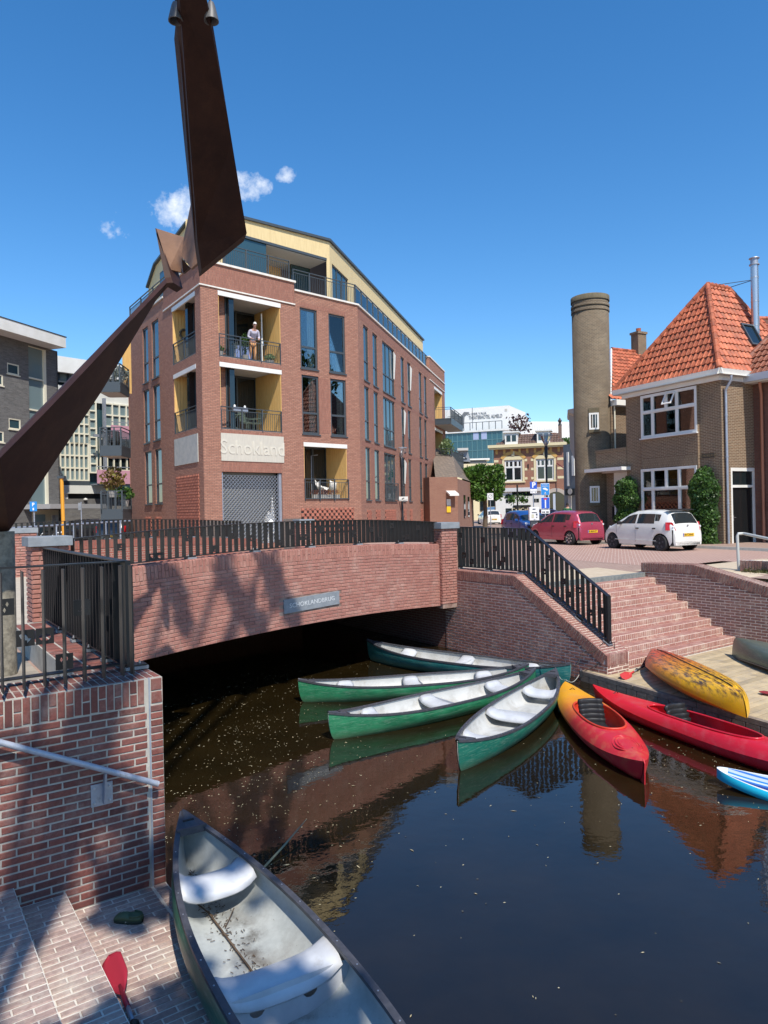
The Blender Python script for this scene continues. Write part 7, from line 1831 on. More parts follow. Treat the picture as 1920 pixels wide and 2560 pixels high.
# people at the street end
g_ = px2(1419, 47, ZS); person('person', 'person in a green T-shirt with dark hair walking beyond the magenta car', tuple(g_), R_(170), (.03, .16, .07), (.03, .03, .05), (.015, .012, .01), 1.05, pose='up')
bk = thing('bicycle', 'bicycle leaning beside the round tower behind the magenta car', 'bicycle', tuple(px2(1434, 45, ZS))); q = px2(1434, 45, ZS)
for sx in (-.5, .5): MB().lathe([(.33, -.015), (.35, 0), (.33, .015), (.31, 0), (.33, -.015)], q+V((sx, 0, .35)), 20, 'y', cap=False).build('wheel', M_rubber, bk)
MB().tube([q+V((-.5, 0, .35)), q+V((-.1, 0, .85)), q+V((.4, 0, .8)), q+V((.05, 0, .3)), q+V((-.1, 0, .85))], .02, 6).build('frame', M_anth, bk); MB().tube([q+V((.5, 0, .35)), q+V((.38, 0, 1.05)), q+V((.3, .2, 1.1))], .018, 6).build('handlebar', M_anth, bk); MB().cbox(q+V((-.12, 0, .92)), (.24, .1, .05)).build('saddle', M_darkp, bk)
# ------------------------------------------------------------------ canoes, kayaks, board
def hullmat(name, c, c2, low=(.10, .13, .07)):
    m, t, b = newmat(name); O = objc(t); P = pos(t)
    col = mixc_(t, ramp(t, noise(t, O, 2.2, 5, .6, (1, 1, 3)), .38, .64), c, c2)
    col = mixc_(t, mth(t, 'MULTIPLY', ramp(t, noise(t, O, 9, 6, .75, (.35, 2, 6)), .52, .78), .5), col, (.38, .45, .36))
    col = mixc_(t, mth(t, 'MULTIPLY', ramp(t, noise(t, O, 26, 5, .8, (.12, 1, 5)), .62, .72), .6), col, (.46, .50, .42))
    sp = t.nodes.new('ShaderNodeSeparateXYZ'); t.links.new(O, sp.inputs[0])
    f = ramp(t, mth(t, 'ADD', sp.outputs[2], mth(t, 'MULTIPLY', noise(t, O, 5), .12)), .26, .12)
    col = mixc_(t, mth(t, 'MULTIPLY', f, .55, clamp=True), col, low)
    t.links.new(col, b.inputs['Base Color']); b.inputs['Roughness'].default_value = .34; bump(t, b, noise(t, O, 40, 4), .08, .004); return m
M_hgreen = hullmat('green_canoe_hull', (.012, .125, .055), (.03, .22, .10)); M_hteal = hullmat('teal_canoe_hull', (.012, .11, .11), (.03, .18, .17)); M_hgt = hullmat('blue_green_canoe_hull', (.008, .10, .07), (.015, .15, .10))
M_hdark = hullmat('dark_weathered_hull', (.035, .075, .06), (.05, .10, .085), (.14, .13, .09)); M_hnear = hullmat('near_canoe_hull', (.018, .10, .06), (.03, .13, .075), (.03, .07, .05))
M_cin = pm('pale_grey_canoe_inside', (.56, .56, .53), .5, c2=(.46, .46, .43), sc=3, dirt=(.27, .24, .19), ds=2.6, dl=.5, dh=.75, bmp=.1)
def muddy():
    m, t, b = newmat('muddy_pale_inside'); O = objc(t); sp = t.nodes.new('ShaderNodeSeparateXYZ'); t.links.new(O, sp.inputs[0])
    c = mixc_(t, ramp(t, noise(t, O, 4, 6, .7), .35, .7), (.50, .52, .49), (.36, .38, .36))
    n = noise(t, O, 5, 6, .75); wob = mth(t, 'MULTIPLY', mth(t, 'SUBTRACT', noise(t, O, 1.6, 3), .5), .5)
    d = mth(t, 'ABSOLUTE', mth(t, 'ADD', mth(t, 'ADD', sp.outputs[1], wob), .05)); low = ramp(t, sp.outputs[2], .12, .02)
    f = mth(t, 'MULTIPLY', mth(t, 'MULTIPLY', ramp(t, d, .13, .0), ramp(t, n, .38, .62)), low, clamp=True)
    c = mixc_(t, mth(t, 'MULTIPLY', f, .9), c, (.055, .038, .022))
    g = mth(t, 'MULTIPLY', mth(t, 'MULTIPLY', ramp(t, noise(t, O, 2.6, 6, .7), .5, .7), ramp(t, sp.outputs[2], .20, .04)), .6, clamp=True)
    c = mixc_(t, g, c, (.20, .18, .15)); c = mixc_(t, mth(t, 'MULTIPLY', ramp(t, noise(t, O, 60, 3, .6), .68, .74), .6), c, (.08, .06, .04))
    t.links.new(c, b.inputs['Base Color']); b.inputs['Roughness'].default_value = .5; bump(t, b, noise(t, O, 30, 5), .15, .004); return m
M_cinn = muddy()
M_seat = pm('light_grey_moulded_seat', (.58, .59, .60), .5, c2=(.49, .50, .51), sc=5, dirt=(.33, .30, .25), ds=6, dl=.6, dh=.85)
M_gun = pm('black_gunwale', (.045, .047, .055), .45, c2=(.07, .07, .08), sc=20)
CL, CB, CD = 4.4, .90, .33
def cb_(t): return max(.012, CB/2*(1-abs(t)**2.3)**.92)
def cs2(t, D=CD): return D+.15*abs(t)**3.2
def ck_(t): return .0+.05*max(0, abs(t)-.55)**2*5
TUM = .05
def csec(t, v, inn=0, L=CL):
    b_, zs, zk = cb_(t), cs2(t), ck_(t)
    y = b_*(sin(pi/2*min(1, v*1.02))**.62 if v > 0 else 0); z = zk+(zs-zk)*(1-cos(pi/2*v))**.85
    if v > .5: y *= 1-TUM*((v-.5)/.5)**2
    x = t*L/2; e_ = max(0, (abs(t)-.82)/.18)
    x -= (1 if t > 0 else -1)*.13*(1-v)**2.2*e_**2
    if inn: y = max(0, y-inn*.9); z = z+inn*(1-v)
    return x, y, z
def canoe(name, label, hull, inn, bow, stern, zk=-.07, fl=.09, roll=0, up=False, group=None, seats=True, pz=0):
    b0, s0 = V(bow), V(stern); d = b0-s0; L = V((d.x, d.y, 0)).length; rz = atan2(d.y, d.x); mid = (b0+s0)/2
    t = thing(name, label, 'canoe', (mid.x, mid.y, zk), rz, group); OFF[t.name] = V((0, 0, 0)); t.rotation_euler = (roll, -pz, rz); k = L/CL; t.scale = (k, k, k) if abs(k-1) > .01 else (1, 1, 1)
    ts = [-1+2*i/48 for i in range(49)]; ts[0] = -.999; ts[-1] = .999
    for inn_, mat, nm in ((0, hull, 'hull'), (.014, inn, 'inner_hull')):
        rows = []
        for tt in ts:
            r = [csec(tt, v, inn_) for v in [1-i/9 for i in range(10)]]
            if inn_ and fl: r = [(x, y, max(z, fl)) for x, y, z in r]
            rows.append([(x, y, z) for x, y, z in r]+[(x, -y, z) for x, y, z in r[::-1][1:]])
        MB().grid(rows).build(nm, mat, t, smooth=True)
    for sg in (-1, 1):
        b = MB(); rows = []
        for tt in ts:
            x, y, z = csec(tt, 1); rows.append([(x, sg*(y-.03 if y > .03 else 0), z-.014), (x, sg*(y+.014), z-.016), (x, sg*(y+.014), z+.012), (x, sg*(y-.03 if y > .03 else 0), z+.012)])
        b.grid(rows, close=True).build('gunwale', M_gun, t)
    b = MB()
    for sg in (-1, 1):
        for i in range(3, 46, 3):
            x, y, z = csec(ts[i], 1); b.lathe([(.006, 0), (.006, .003), (0, .004)], (x, sg*(y-.006), z+.012), 6)
    b.build('rivets', M_chrome, t, kind='stuff')
    for sg in (-1, 1):      # end decks with a carrying slot
        b = MB(); rows = []
        for i in range(6):
            tt = sg*(.87+.128*i/5); x, y, z = csec(tt, 1); rows.append([(x, -y-.005, z+.014), (x, -y*.4, z+.026), (x, y*.4, z+.026), (x, y+.005, z+.014)])
        b.grid(rows); x0, y0, z0 = csec(sg*.87, 1); b.box(x0-.012, x0+.012, -y0, y0, z0-.03, z0+.028)
        dk_ = b.build('end_deck', M_gun, t); x1, _, z1 = csec(sg*.92, 1); MB().box(x1-.012, x1+.012, -.045, .045, z1+.02, z1+.03).build('slot', M_ink, dk_)
    if seats:
        for (tt, bulk) in ((-.62, 0), (.02, 1), (.60, 0)):
            rows = []; n = 10
            for i in range(7):
                x = tt*CL/2-.15+.30*i/6; f = i/6; r = []
                _, yg, zg = csec(x/(CL/2), 1); _, ym, _ = csec(x/(CL/2), .8)
                for j in range(n+1):
                    q = -1+2*j/n; z = zg-.035-.065*(1-abs(q)**4)-.012*cos(2*pi*f)*(1-q*q)-.045*(abs(f-.5)*2)**5; r.append((x+.03*(1-q*q)*(f-.5), q*(yg-.02), z))
                rows.append(r)
            o = MB().grid(rows).build('seat', M_seat, t, smooth=True); sm = o.modifiers.new('s', 'SOLIDIFY'); sm.thickness = .02
            if bulk:
                x = tt*CL/2-.13; _, yg, zg = csec(x/(CL/2), 1); pts = []
                for v in [i/8 for i in range(9)]: _, y, z = csec(x/(CL/2), v*.85, .014); pts.append((y, z))
                poly = [(-y, z) for y, z in pts[::-1]]+pts[1:]; hs_ = [[(cx+.05*cos(a), .17+.05*sin(a)) for a in [2*pi*i/12 for i in range(12)]] for cx in (-.17, .17)]
                bb = MB(); loops = [[V((a, c, 0)) for a, c in poly]]+[[V((a, c, 0)) for a, c in h] for h in hs_]; fl_ = [p for l in loops for p in l]; tr = tessellate_polygon(loops); kk = [bb.P((x, p.x, p.y)) for p in fl_]
                for q in tr: bb.idx(*[kk[i] for i in q])
                for h in hs_: bb.face(*[(x+.03, a, c) for a, c in h]) if False else None
                bb.build('bulkhead', M_seat, o)
    if up: t.rotation_euler = (pi+roll, pz, rz)
    return t
G_c = 'green canoes tied together at the quay'
cA = atz(1143, 1866, .33), atz(1389, 1672, .40)
canoe('canoe', 'nearest moored green canoe, bow toward the viewer, two round holes in its bulkhead', M_hgt, M_cin, cA[0], cA[1], -.075, group=G_c)
cBo = atz(820, 1788, .36), atz(1338, 1668, .42)
canoe('canoe', 'bright green moored canoe in the middle of the fan, second from the viewer', M_hgreen, M_cin, cBo[0], cBo[1], -.07, group=G_c)
cCo = atz(745, 1703, .36), atz(1322, 1658, .40)
canoe('canoe', 'green moored canoe lying furthest left, third from the viewer', M_hgreen, M_cin, cCo[0], cCo[1], -.07, group=G_c)
cDo = atz(918, 1609, .36), atz(1428, 1662, .42)
canoe('canoe', 'blue-green faded canoe under the bridge mouth, farthest of the moored ones', M_hteal, M_cin, cDo[0], cDo[1], -.06, group=G_c)
nb_ = atz(457, 2032, .57); m1 = (atz(455, 2400, .43)+atz(925, 2400, .43))/2; dn = (V((nb_.x, nb_.y, 0))-V((m1.x, m1.y, 0))).normalized()
TUM = .17; CB = .98
ncn = canoe('canoe', 'large foreground canoe with dark green hull, muddy pale inside and grey moulded seats', M_hnear, M_cinn, nb_, nb_-dn*4.5, .09, fl=0)
for c_ in ncn.children:
    if c_.name.startswith('hull'): c_.data.materials[0] = M_hnear
TUM = .05; CB = .90
# debris in the foreground canoe
rs = random.Random(9); b = MB()
mtl = MX.Translation(ncn.location) @ ncn.rotation_euler.to_matrix().to_4x4() @ MX.Diagonal((*ncn.scale, 1))
for i in range(260):
    x = rs.uniform(.1, 2.0); y = rs.gauss(0, .035+.02*(2-x)); z = .022+ck_(x/2.2)+abs(y)**2*.9
    p = V((x, y, z)); a = rs.uniform(0, pi); L = rs.uniform(.008, .035); b.beam(p, p+V((cos(a)*L, sin(a)*L, rs.uniform(0, .01))), .004, .003)
b.beam((.4, .0, .03), (1.3, .05, .04), .012, .01); b.beam((1.25, .03, .03), (1.45, .14, .10), .008, .008); b.beam((1.05, .0, .03), (1.2, -.12, .07), .006, .006)
o = b.build('leaf_litter', pm('dead_leaf_litter', (.06, .04, .025), .95, c2=(.12, .08, .05), sc=9)); o.matrix_world = mtl; tag(o, 'dead twigs and leaf litter lying along the bottom of the foreground canoe', 'debris', kind='stuff')
# upturned canoe on the dock
Fd = V((6.98, 14.35, 0)); canoe('canoe', 'dark weathered canoe lying keel-up on the dock at the right edge', M_hdark, M_cin, Fd+V((.14, -.99, 0))*4.3, Fd, .60, up=True, seats=False)

def kayak(name, label, bow, stern, z, mat, inn, W=.70, cock=(.05, .62, .21), up=False, pitch=0, roll=0, hatch=False, seat=True, extra=None, H=.30):
    b0, s0 = V(bow), V(stern); d = b0-s0; L = V((d.x, d.y, 0)).length; rz = atan2(d.y, d.x); mid = (b0+s0)/2
    t = thing(name, label, 'kayak', (mid.x, mid.y, z), rz); OFF[t.name] = V((0, 0, 0)); t.rotation_euler = (roll+(pi if up else 0), pitch, rz)
    def hb(tt): return max(.008, W/2*(1-abs(tt)**2.6)**.88)
    def ze(tt): return H*.62+.13*abs(tt)**3
    N_ = 72; th = [2*pi*i/N_ for i in range(N_)]
    # outline parametrised by angle
    out = []
    for a in th:
        tt = cos(a)*.998; tt = (abs(cos(a))**.8)*(1 if cos(a) >= 0 else -1)*.998; out.append((tt*L/2, (1 if sin(a) >= 0 else -1)*hb(tt) if abs(sin(a)) > 1e-6 else 0, ze(tt), tt))
    cx, ca__, cb__ = cock; cx *= L/2
    ck = [(cx+ca__*(abs(cos(a))**.85)*(1 if cos(a) >= 0 else -1), cb__*(abs(sin(a))**.8)*(1 if sin(a) >= 0 else -1), H+.02+.03*cos(a)) for a in th]
    rows = []
    for i in range(8):
        f = i/7; r = []
        for o_, c_ in zip(out, ck):
            g = f; r.append((o_[0]+(c_[0]-o_[0])*g, o_[1]+(c_[1]-o_[1])*g, o_[2]+(c_[2]-o_[2])*(sin(g*pi/2)**.8)))
        rows.append(r)
    MB().grid(rows, close=True).build('deck', mat, t, smooth=True)
    rows = []
    ts = [-1+2*i/40 for i in range(41)]
    for tt in ts:
        q = tt*.998; b_, zz = hb(q), ze(q); r = []; kz = .10*max(0, abs(q)-.5)**2*2
        for v in [1-i/8 for i in range(9)]:
            e_ = max(0, (abs(q)-.85)/.15); r.append((q*L/2-(1 if q > 0 else -1)*.16*(1-v)**1.5*e_**2, b_*sin(pi/2*v)**.7, kz+(zz-kz)*(1-cos(pi/2*v))**.9))
        g = .012*sin(pi*0) ; rows.append(r+[(x, -y, z_) for x, y, z_ in r[::-1][1:]])
    MB().grid(rows).build('hull', mat, t, smooth=True)
    MB().tube([V(c_)+V((0, 0, .008)) for c_ in ck]+[V(ck[0])+V((0, 0, .008))], .016, 8, cap=False).build('cockpit_rim', inn, t, smooth=True)
    rows = [[(c_[0], c_[1]*.98, c_[2]) for c_ in ck], [(cx+(c_[0]-cx)*1.02, c_[1]*1.15, H*.55) for c_ in ck], [(cx+(c_[0]-cx)*.95, c_[1]*.9, .075) for c_ in ck], [(cx+(c_[0]-cx)*.1, c_[1]*.1, .065) for c_ in ck]]
    MB().grid(rows, close=True).build('cockpit_tub', inn, t, smooth=True)
    if seat:
        sx = cx-ca__*.35; b = MB(); b.box(sx-.05, sx+.34, -.17, .17, .07, .13); st_ = b.build('seat', M_darkp, t, bev=.02)
        for k in range(5):
            rows = [[(sx-.02-.035*k-.05*abs(y/.17)**2*-1, y, .12+.062*k+zz_) for y in (-.17, -.1, 0, .1, .17)] for zz_ in (0, .02, .05)]
            o = MB().grid([[(p[0]+(.0 if i != 1 else -.018), p[1], p[2]) for p in r] for i, r in enumerate(rows)]).build('backrest_pad', M_darkp, t, smooth=True); o.modifiers.new('s', 'SOLIDIFY').thickness = .035
    if hatch:
        c0 = (cx+ca__+.50)
        for k, (rx, ry) in enumerate(((.26, .17), (.215, .135), (.17, .10), (.12, .065))):
            pts = []
            for i in range(25):
                a = 2*pi*i/24; x, y = c0+rx*cos(a), ry*sin(a); tt = min(.99, x/(L/2)); f_ = max(0, min(1, 1-(x-cx-ca__)/(L/2-cx-ca__))); zz_ = ze(tt)+(H+.05-ze(tt))*sin((1-max(abs(y)/max(hb(tt), .02), 1-f_))*pi/2)**.8 if True else 0; pts.append((x, y, zz_+.004))
            MB().tube(pts, .010, 6, cap=False).build('hatch_ring', mat, t, smooth=True)
    for k in (-.75, .78):
        tt = k; MB().tube([(tt*L/2, -.05, ze(tt)+.05), (tt*L/2+.02, 0, ze(tt)+.09), (tt*L/2, .05, ze(tt)+.05)], .006, 5).build('grab_loop', M_darkp, t)
    if extra: extra(t, L, hb, ze)
    return t
def gradmat(name, c1, c2, x0, x1, spots=None, low=None, scr=None):
    m, t, b = newmat(name); O = objc(t); sp = t.nodes.new('ShaderNodeSeparateXYZ'); t.links.new(O, sp.inputs[0])
    f = ramp(t, mth(t, 'ADD', sp.outputs[0], mth(t, 'MULTIPLY', noise(t, O, 2.6, 5, .6), .9)), x0+.45, x1+.45)
    c = mixc_(t, f, c1, c2)
    if scr:
        g = mth(t, 'MULTIPLY', ramp(t, noise(t, O, 9, 7, .7, (.5, 3, 1)), scr[0], scr[1]), ramp(t, sp.outputs[2], .2, .06), clamp=True); c = mixc_(t, g, c, scr[2])
    c = mixc_(t, mth(t, 'MULTIPLY', ramp(t, noise(t, O, 30, 5, .7, (.4, 2, 1)), .58, .8), .5), c, (.12, .06, .04))
    c = mixc_(t, mth(t, 'MULTIPLY', ramp(t, noise(t, O, 5, 5, .7), .5, .75), .35), c, tuple(x*.6+.12 for x in c1))
    t.links.new(c, b.inputs['Base Color']); b.inputs['Roughness'].default_value = .35; bump(t, b, noise(t, O, 30, 4), .06, .004); return m
M_ky = gradmat('yellow_to_red_plastic', (.80, .36, .015), (.55, .020, .030), -1.1, .15)
M_kr = gradmat('red_plastic', (.62, .012, .018), (.50, .012, .03), -2, 2)
M_ko = gradmat('orange_yellow_scuffed_plastic', (.62, .06, .015), (.82, .44, .010), -1.3, .9, scr=(.45, .60, (.05, .03, .02)))
M_kin = pm('red_orange_cockpit', (.60, .05, .02), .45); M_kin2 = pm('dark_red_cockpit', (.30, .01, .015), .5)
def fin(t, L, hb, ze):
    MB().prism([(L/2-.03, 0, ze(1)+.02), (L/2+.02, 0, ze(1)-.02), (L/2+.0, 0, -.02), (L/2-.14, 0, .02)], (0, .012, 0)).build('stem_edge', M_ky, t)
kayak('kayak', 'yellow-to-red kayak with black seat floating beside the dock, red bow toward the viewer', atz(1610, 1925, .17), atz(1413, 1702, .28), -.045, M_ky, M_kin, W=.80, cock=(.03, .78, .27), hatch=True, extra=fin)
r0_, r1_ = atz(1482, 1716, .24), atz(1898, 1868, .2); dr_ = (V((r1_.x-r0_.x, r1_.y-r0_.y, 0))).normalized()
kayak('kayak', 'long red kayak lying along the dock edge under the orange one', r0_+dr_*4.5, r0_, -.04, M_kr, M_kr, W=.66, cock=(.02, .95, .22))
def grooves(t, L, hb, ze):
    for y in (-.11, .11, 0):
        pts = [(L/2*q, y*(1-abs(q)**3), -.004+.10*max(0, abs(q)-.5)**2*2+ (.012 if y else -.006)) for q in [-.8+1.6*i/16 for i in range(17)]]
        MB().tube(pts, .014 if y else .007, 6).build('keel_strip', M_ko if y else M_darkp, t, smooth=True)
kayak('kayak', 'orange and yellow scuffed kayak lying keel-up across the dock edge', V((4.80, 9.52, 0)), V((5.10, 13.75, 0)), .62, M_ko, M_kin2, W=.90, up=True, pitch=-.045, seat=False, extra=grooves, H=.35)

# paddles
M_blade = pm('coral_red_blade', (.60, .055, .05), .4, c2=(.50, .04, .04), sc=5)
def paddle(label, tip, grip, roll=0, mat=M_blade, L=None, two=False):
    a, c = V(tip), V(grip); L = (c-a).length; t = thing('paddle', label, 'paddle', tuple(a)); dx = (c-a)/L; up_ = V((0, 0, 1)); yv = up_.cross(dx).normalized(); zv = dx.cross(yv)
    Rm = MX.Identity(4)
    for i in range(3): Rm[i][0], Rm[i][1], Rm[i][2], Rm[i][3] = dx[i], yv[i], zv[i], a[i]
    Rm = Rm @ RX(roll); rows = []
    for i in range(13):
        f = i/12; x = .46*f; w_ = .095*min(1, (f*6)**.5)*(1 if f < .62 else max(.16, 1-((f-.62)/.38)**1.5*.86)); rows.append([(x, w_*.82*q, .006+.012*q*q+.006*(1-abs(q))) for q in (-1, -.5, 0, .5, 1)])
    o = MB(Rm).grid(rows).build('blade', mat, t, smooth=True); o.modifiers.new('s', 'SOLIDIFY').thickness = .008
    MB(Rm).tube([(.36, 0, .014), (.50, 0, .016), (.60, 0, .016)], [.012, .018, .018], 8).build('blade_socket', mat, t, smooth=True)
    MB(Rm).tube([(.58, 0, .016), (.74, 0, .016)], .0145, 10).build('shaft', M_galv, t, smooth=True)
    MB(Rm).lathe([(.016, .76), (.033, .77), (.033, .782), (.016, .79)], (0, 0, .016), 12, 'x').build('drip_ring', M_darkp, t)
    MB(Rm).tube([(.74, 0, .016), (max(L, .9), 0, .016)], .0155, 10).build('grip', M_darkp, t, smooth=True); return t
paddle('red paddle lying on the brick landing with its blade on the step edge', atz(276, 2392, .14), atz(360, 2625, .115), roll=.55, mat=pm('deep_red_blade', (.34, .022, .04), .4))
paddle('coral red paddle blade at the dock corner next to the brick cheek wall', atz(1483, 1662, .2), atz(1615, 1662, .2))
paddle('small red paddle blade pointing left beside the upturned orange kayak', atz(1553, 1697, .2), atz(1640, 1650, .2), roll=.6)
paddle('dark red paddle at the right edge of the dock', atz(1897, 1731, .2), atz(2060, 1760, .2), mat=pm('dark_red_blade', (.30, .03, .03), .5))
# stick in the water
s0_, s1_ = atz(640, 2190, -.02), atz(767, 2047, .12)
sk_ = MB().tube([s0_, (s0_+s1_)/2+V((.01, 0, .0)), s1_], [.013, .010, .003], 7).build('stick', pm('grey_green_reed', (.22, .22, .14), .8), smooth=True, loc=tuple(s0_)); tag(sk_, 'thin grey-green reed stalk sticking out of the water beside the foreground canoe', 'stick')
# clog
ck0 = atz(325, 2300, .10)
cl = thing('clog', 'dark green rubber clog with pale pattern lying on the brick landing', 'shoe', (ck0.x, ck0.y, LZ+.004)); OFF[cl.name] = V((0, 0, 0)); cl.rotation_euler = (0, 0, R_(172)); cl.scale = (.84, .84, .84)
M_clog = pm('olive_rubber', (.06, .10, .05), .6, local=True); M_sole = pm('dark_rubber_sole', (.02, .035, .02), .7, c2=(.5, .5, .4), sc=24, lo=.62, hi=.66, local=True)
rows = []; 
def shp(x): return .046*(1-((x-.02)/.15)**4)**.5 if abs(x-.02) < .149 else .004
xs = [-.125+.265*i/16 for i in range(17)]
MB().grid([[(x, -shp(x)*1.06, 0), (x, -shp(x)*1.1, .028), (x, shp(x)*1.1, .028), (x, shp(x)*1.06, 0)] for x in xs], close=True).build('sole', M_sole, cl, smooth=True)
rows = []
for x in xs:
    h = .028+.052*max(0, 1-((x-.045)/.10)**2)**.6 if x > -.02 else .028+.045; r = []
    top = x > .0
    for k in range(9):
        a = pi*k/8
        if top: r.append((x, -cos(a)*shp(x)*1.03, .026+(h-.026)*sin(a)**.7))
        else:
            q = abs(cos(a)); r.append((x, -cos(a)*shp(x)*1.03, .026+(.045*(min(1, (1-q)*6)) if q > .5 else .045*max(0, (q-.3)*5) if q > .3 else .001)))
    rows.append(r)
MB().grid(rows).build('upper', M_clog, cl, smooth=True).modifiers.new('s', 'SOLIDIFY').thickness = .004
MB().grid([[(-.02-.10*sin(a), .052*cos(a), z) for z in (.062, .078)] for a in [pi*k/12 for k in range(13)]]).build('heel_strap', M_clog, cl, smooth=True).modifiers.new('s', 'SOLIDIFY').thickness = .005
b = MB()
for i in range(9): b.lathe([(.004, 0), (.004, .002)], (.05+.012*(i % 4), -.02+.012*(i//2), .081-.0006*i*i), 6)
b.build('vent_dots', M_cream, cl)

# stand-up paddle board
n0 = atz(1791, 1940, .10); ax_ = V((.885, -.465, 0)).normalized(); rz = atan2(ax_.y, ax_.x)
sp_ = thing('paddle_board', 'turquoise-edged stand-up paddle board with blue and white deck print, right edge of the water', 'paddle board', (n0.x, n0.y, -.01), rz); OFF[sp_.name] = V((0, 0, 0)); sp_.rotation_euler = (0, .035, rz)
SL, SW = 3.2, .80
def sw(x): f = x/SL; return max(.02, SW/2*min(1, (f*3.3)**.52 if f < .3 else 1)*(1 if f < .75 else max(.3, 1-((f-.75)/.25)**2*.6)))
xs = [SL*(i/40)**1.6 for i in range(41)]
M_turq = pm('turquoise_rail', (.015, .42, .62), .3); rows = []
for x in xs:
    w_ = sw(x); rk = .10*max(0, 1-x/.9)**2; rows.append([(x, w_*(1-.07*0)*c_, rk+z) for c_, z in ((.90, 0), (.98, .02), (1.0, .055), (.98, .09), (.92, .11))])
for sg in (1, -1):
    MB().grid([[(x, sg*y, z) for x, y, z in r] for r in rows]).build('rail', M_turq, sp_, smooth=True)
MB().grid([[r[0], (r[0][0], 0, r[0][2]), (r[0][0], -r[0][1], r[0][2])] for r in rows]).build('underside', M_swhite, sp_)
m, tt_, bs_ = newmat('board_deck_print'); O = objc(tt_); sx_ = tt_.nodes.new('ShaderNodeSeparateXYZ'); tt_.links.new(O, sx_.inputs[0]); 
cr = tt_.nodes.new('ShaderNodeValToRGB'); cr.color_ramp.interpolation = 'CONSTANT'; e_ = cr.color_ramp.elements
stops = [(0, (.02, .045, .22)), (.22, (.02, .045, .22)), (.30, (.02, .16, .50)), (.36, (.55, .65, .80)), (.43, (.02, .22, .60)), (.50, (.45, .55, .75)), (.62, (.02, .16, .50)), (.70, (.45, .55, .75)), (.80, (.02, .20, .55))]
while len(e_) < len(stops): e_.new(.5)
for i, (p_, c_) in enumerate(stops): e_[i].position = p_; e_[i].color = (*c_, 1)
yy = mth(tt_, 'ADD', mth(tt_, 'MULTIPLY', sx_.outputs[1], 1.25), .5); tt_.links.new(yy, cr.inputs[0]); tt_.links.new(cr.outputs[0], bs_.inputs['Base Color']); bs_.inputs['Roughness'].default_value = .5
MB().grid([[(x, sw(x)*q*.80 if x > .06 else 0, .10*max(0, 1-x/.9)**2+.112) for q in (-1, -.5, 0, .5, 1)] for x in xs[5:]]).build('deck_print', m, sp_)
MB().grid([[(x, sw(x)*.925*q, .10*max(0, 1-x/.9)**2+.1095) for q in (-1, 0, 1)] for x in xs]).build('white_border', M_swhite, sp_)
lt = text_mesh('emblem', 'm', .42, TR(.56, .0, .124) @ RX(-pi/2) @ RY(pi/2), pm('navy_print', (.025, .03, .16), .5), sp_, .001, bold=.03)
lt2 = text_mesh('emblem_outline', 'm', .42, TR(.56, .0, .1215) @ RX(-pi/2) @ RY(pi/2), M_swhite, sp_, .001, bold=.045)
MB().lathe([(.075, .0), (.075, .002), (0, .002)], (.36, .12, .126), 16).build('red_dot', M_sred, sp_)
text_mesh('lettering', 'AR', .085, TR(.62, -sw(.62)-.008, .065), M_swhite, sp_, .001, bold=.004)

# mooring ropes and lock cable at the dock corner
def rope(label, pts, r, mat, cat='rope'):
    p = [V(q) for q in pts]; o = MB().tube(p, r, 6).build('rope', mat, smooth=True, loc=tuple(p[0])); return tag(o, label, cat)
M_rope = pm('dark_rope', (.05, .035, .03), .9); M_ropew = pm('pale_rope', (.45, .44, .38), .9)
def sag(a, c, s, n=8): return [V(a).lerp(V(c), i/n)-V((0, 0, s*sin(pi*i/n))) for i in range(n+1)]
pf = CK @ V((4.25, .33, .68)); q1 = AB(8.60, 2.60, .16); 
rope('dark rope looping from the foot of the stair railing down to the dock corner', [pf+V((.02, -.0, 0)), pf+V((.12, -.02, .02)), pf+V((.10, -.1, -.12))]+sag(pf+V((-.08, -.32, -.15)), q1, .05), .009, M_rope)
rope('second dark rope hanging from the railing foot over the cheek wall to the canoe sterns', [pf, pf+V((-.1, -.08, .03)), pf+V((-.30, -.22, -.10))]+sag(CK @ V((3.95, -.03, .5)), cDo[1]+V((.0, 0, .02)), .12), .008, M_rope)
rope('thin pale mooring line from the yellow kayak stern to the dock corner', sag(atz(1415, 1700, .29), q1, .10), .006, M_ropew)
rope('thin mooring line from the nearest canoe stern to the yellow kayak', sag(cA[1]+V((0, 0, .02)), atz(1413, 1700, .3), .08), .005, M_ropew)
rope('dark line tying the canoe sterns together', sag(cA[1]+V((-.03, .03, .03)), cCo[1]+V((.05, 0, .03)), .02)+sag(cCo[1]+V((.05, 0, .03)), cDo[1]+V((-.1, 0, .03)), .02), .007, M_rope)
lk = thing('padlock', 'dark padlock and shackles on the dock corner', 'padlock', tuple(q1)); MB().cbox(q1+V((-.02, -.12, -.0)), (.06, .03, .12)).build('body', M_darkp, lk, bev=.006); MB().tube([q1+V((-.04, -.12, .05)), q1+V((-.02, -.12, .10)), q1+V((.0, -.12, .05))], .007, 6).build('shackle', M_chrome, lk)
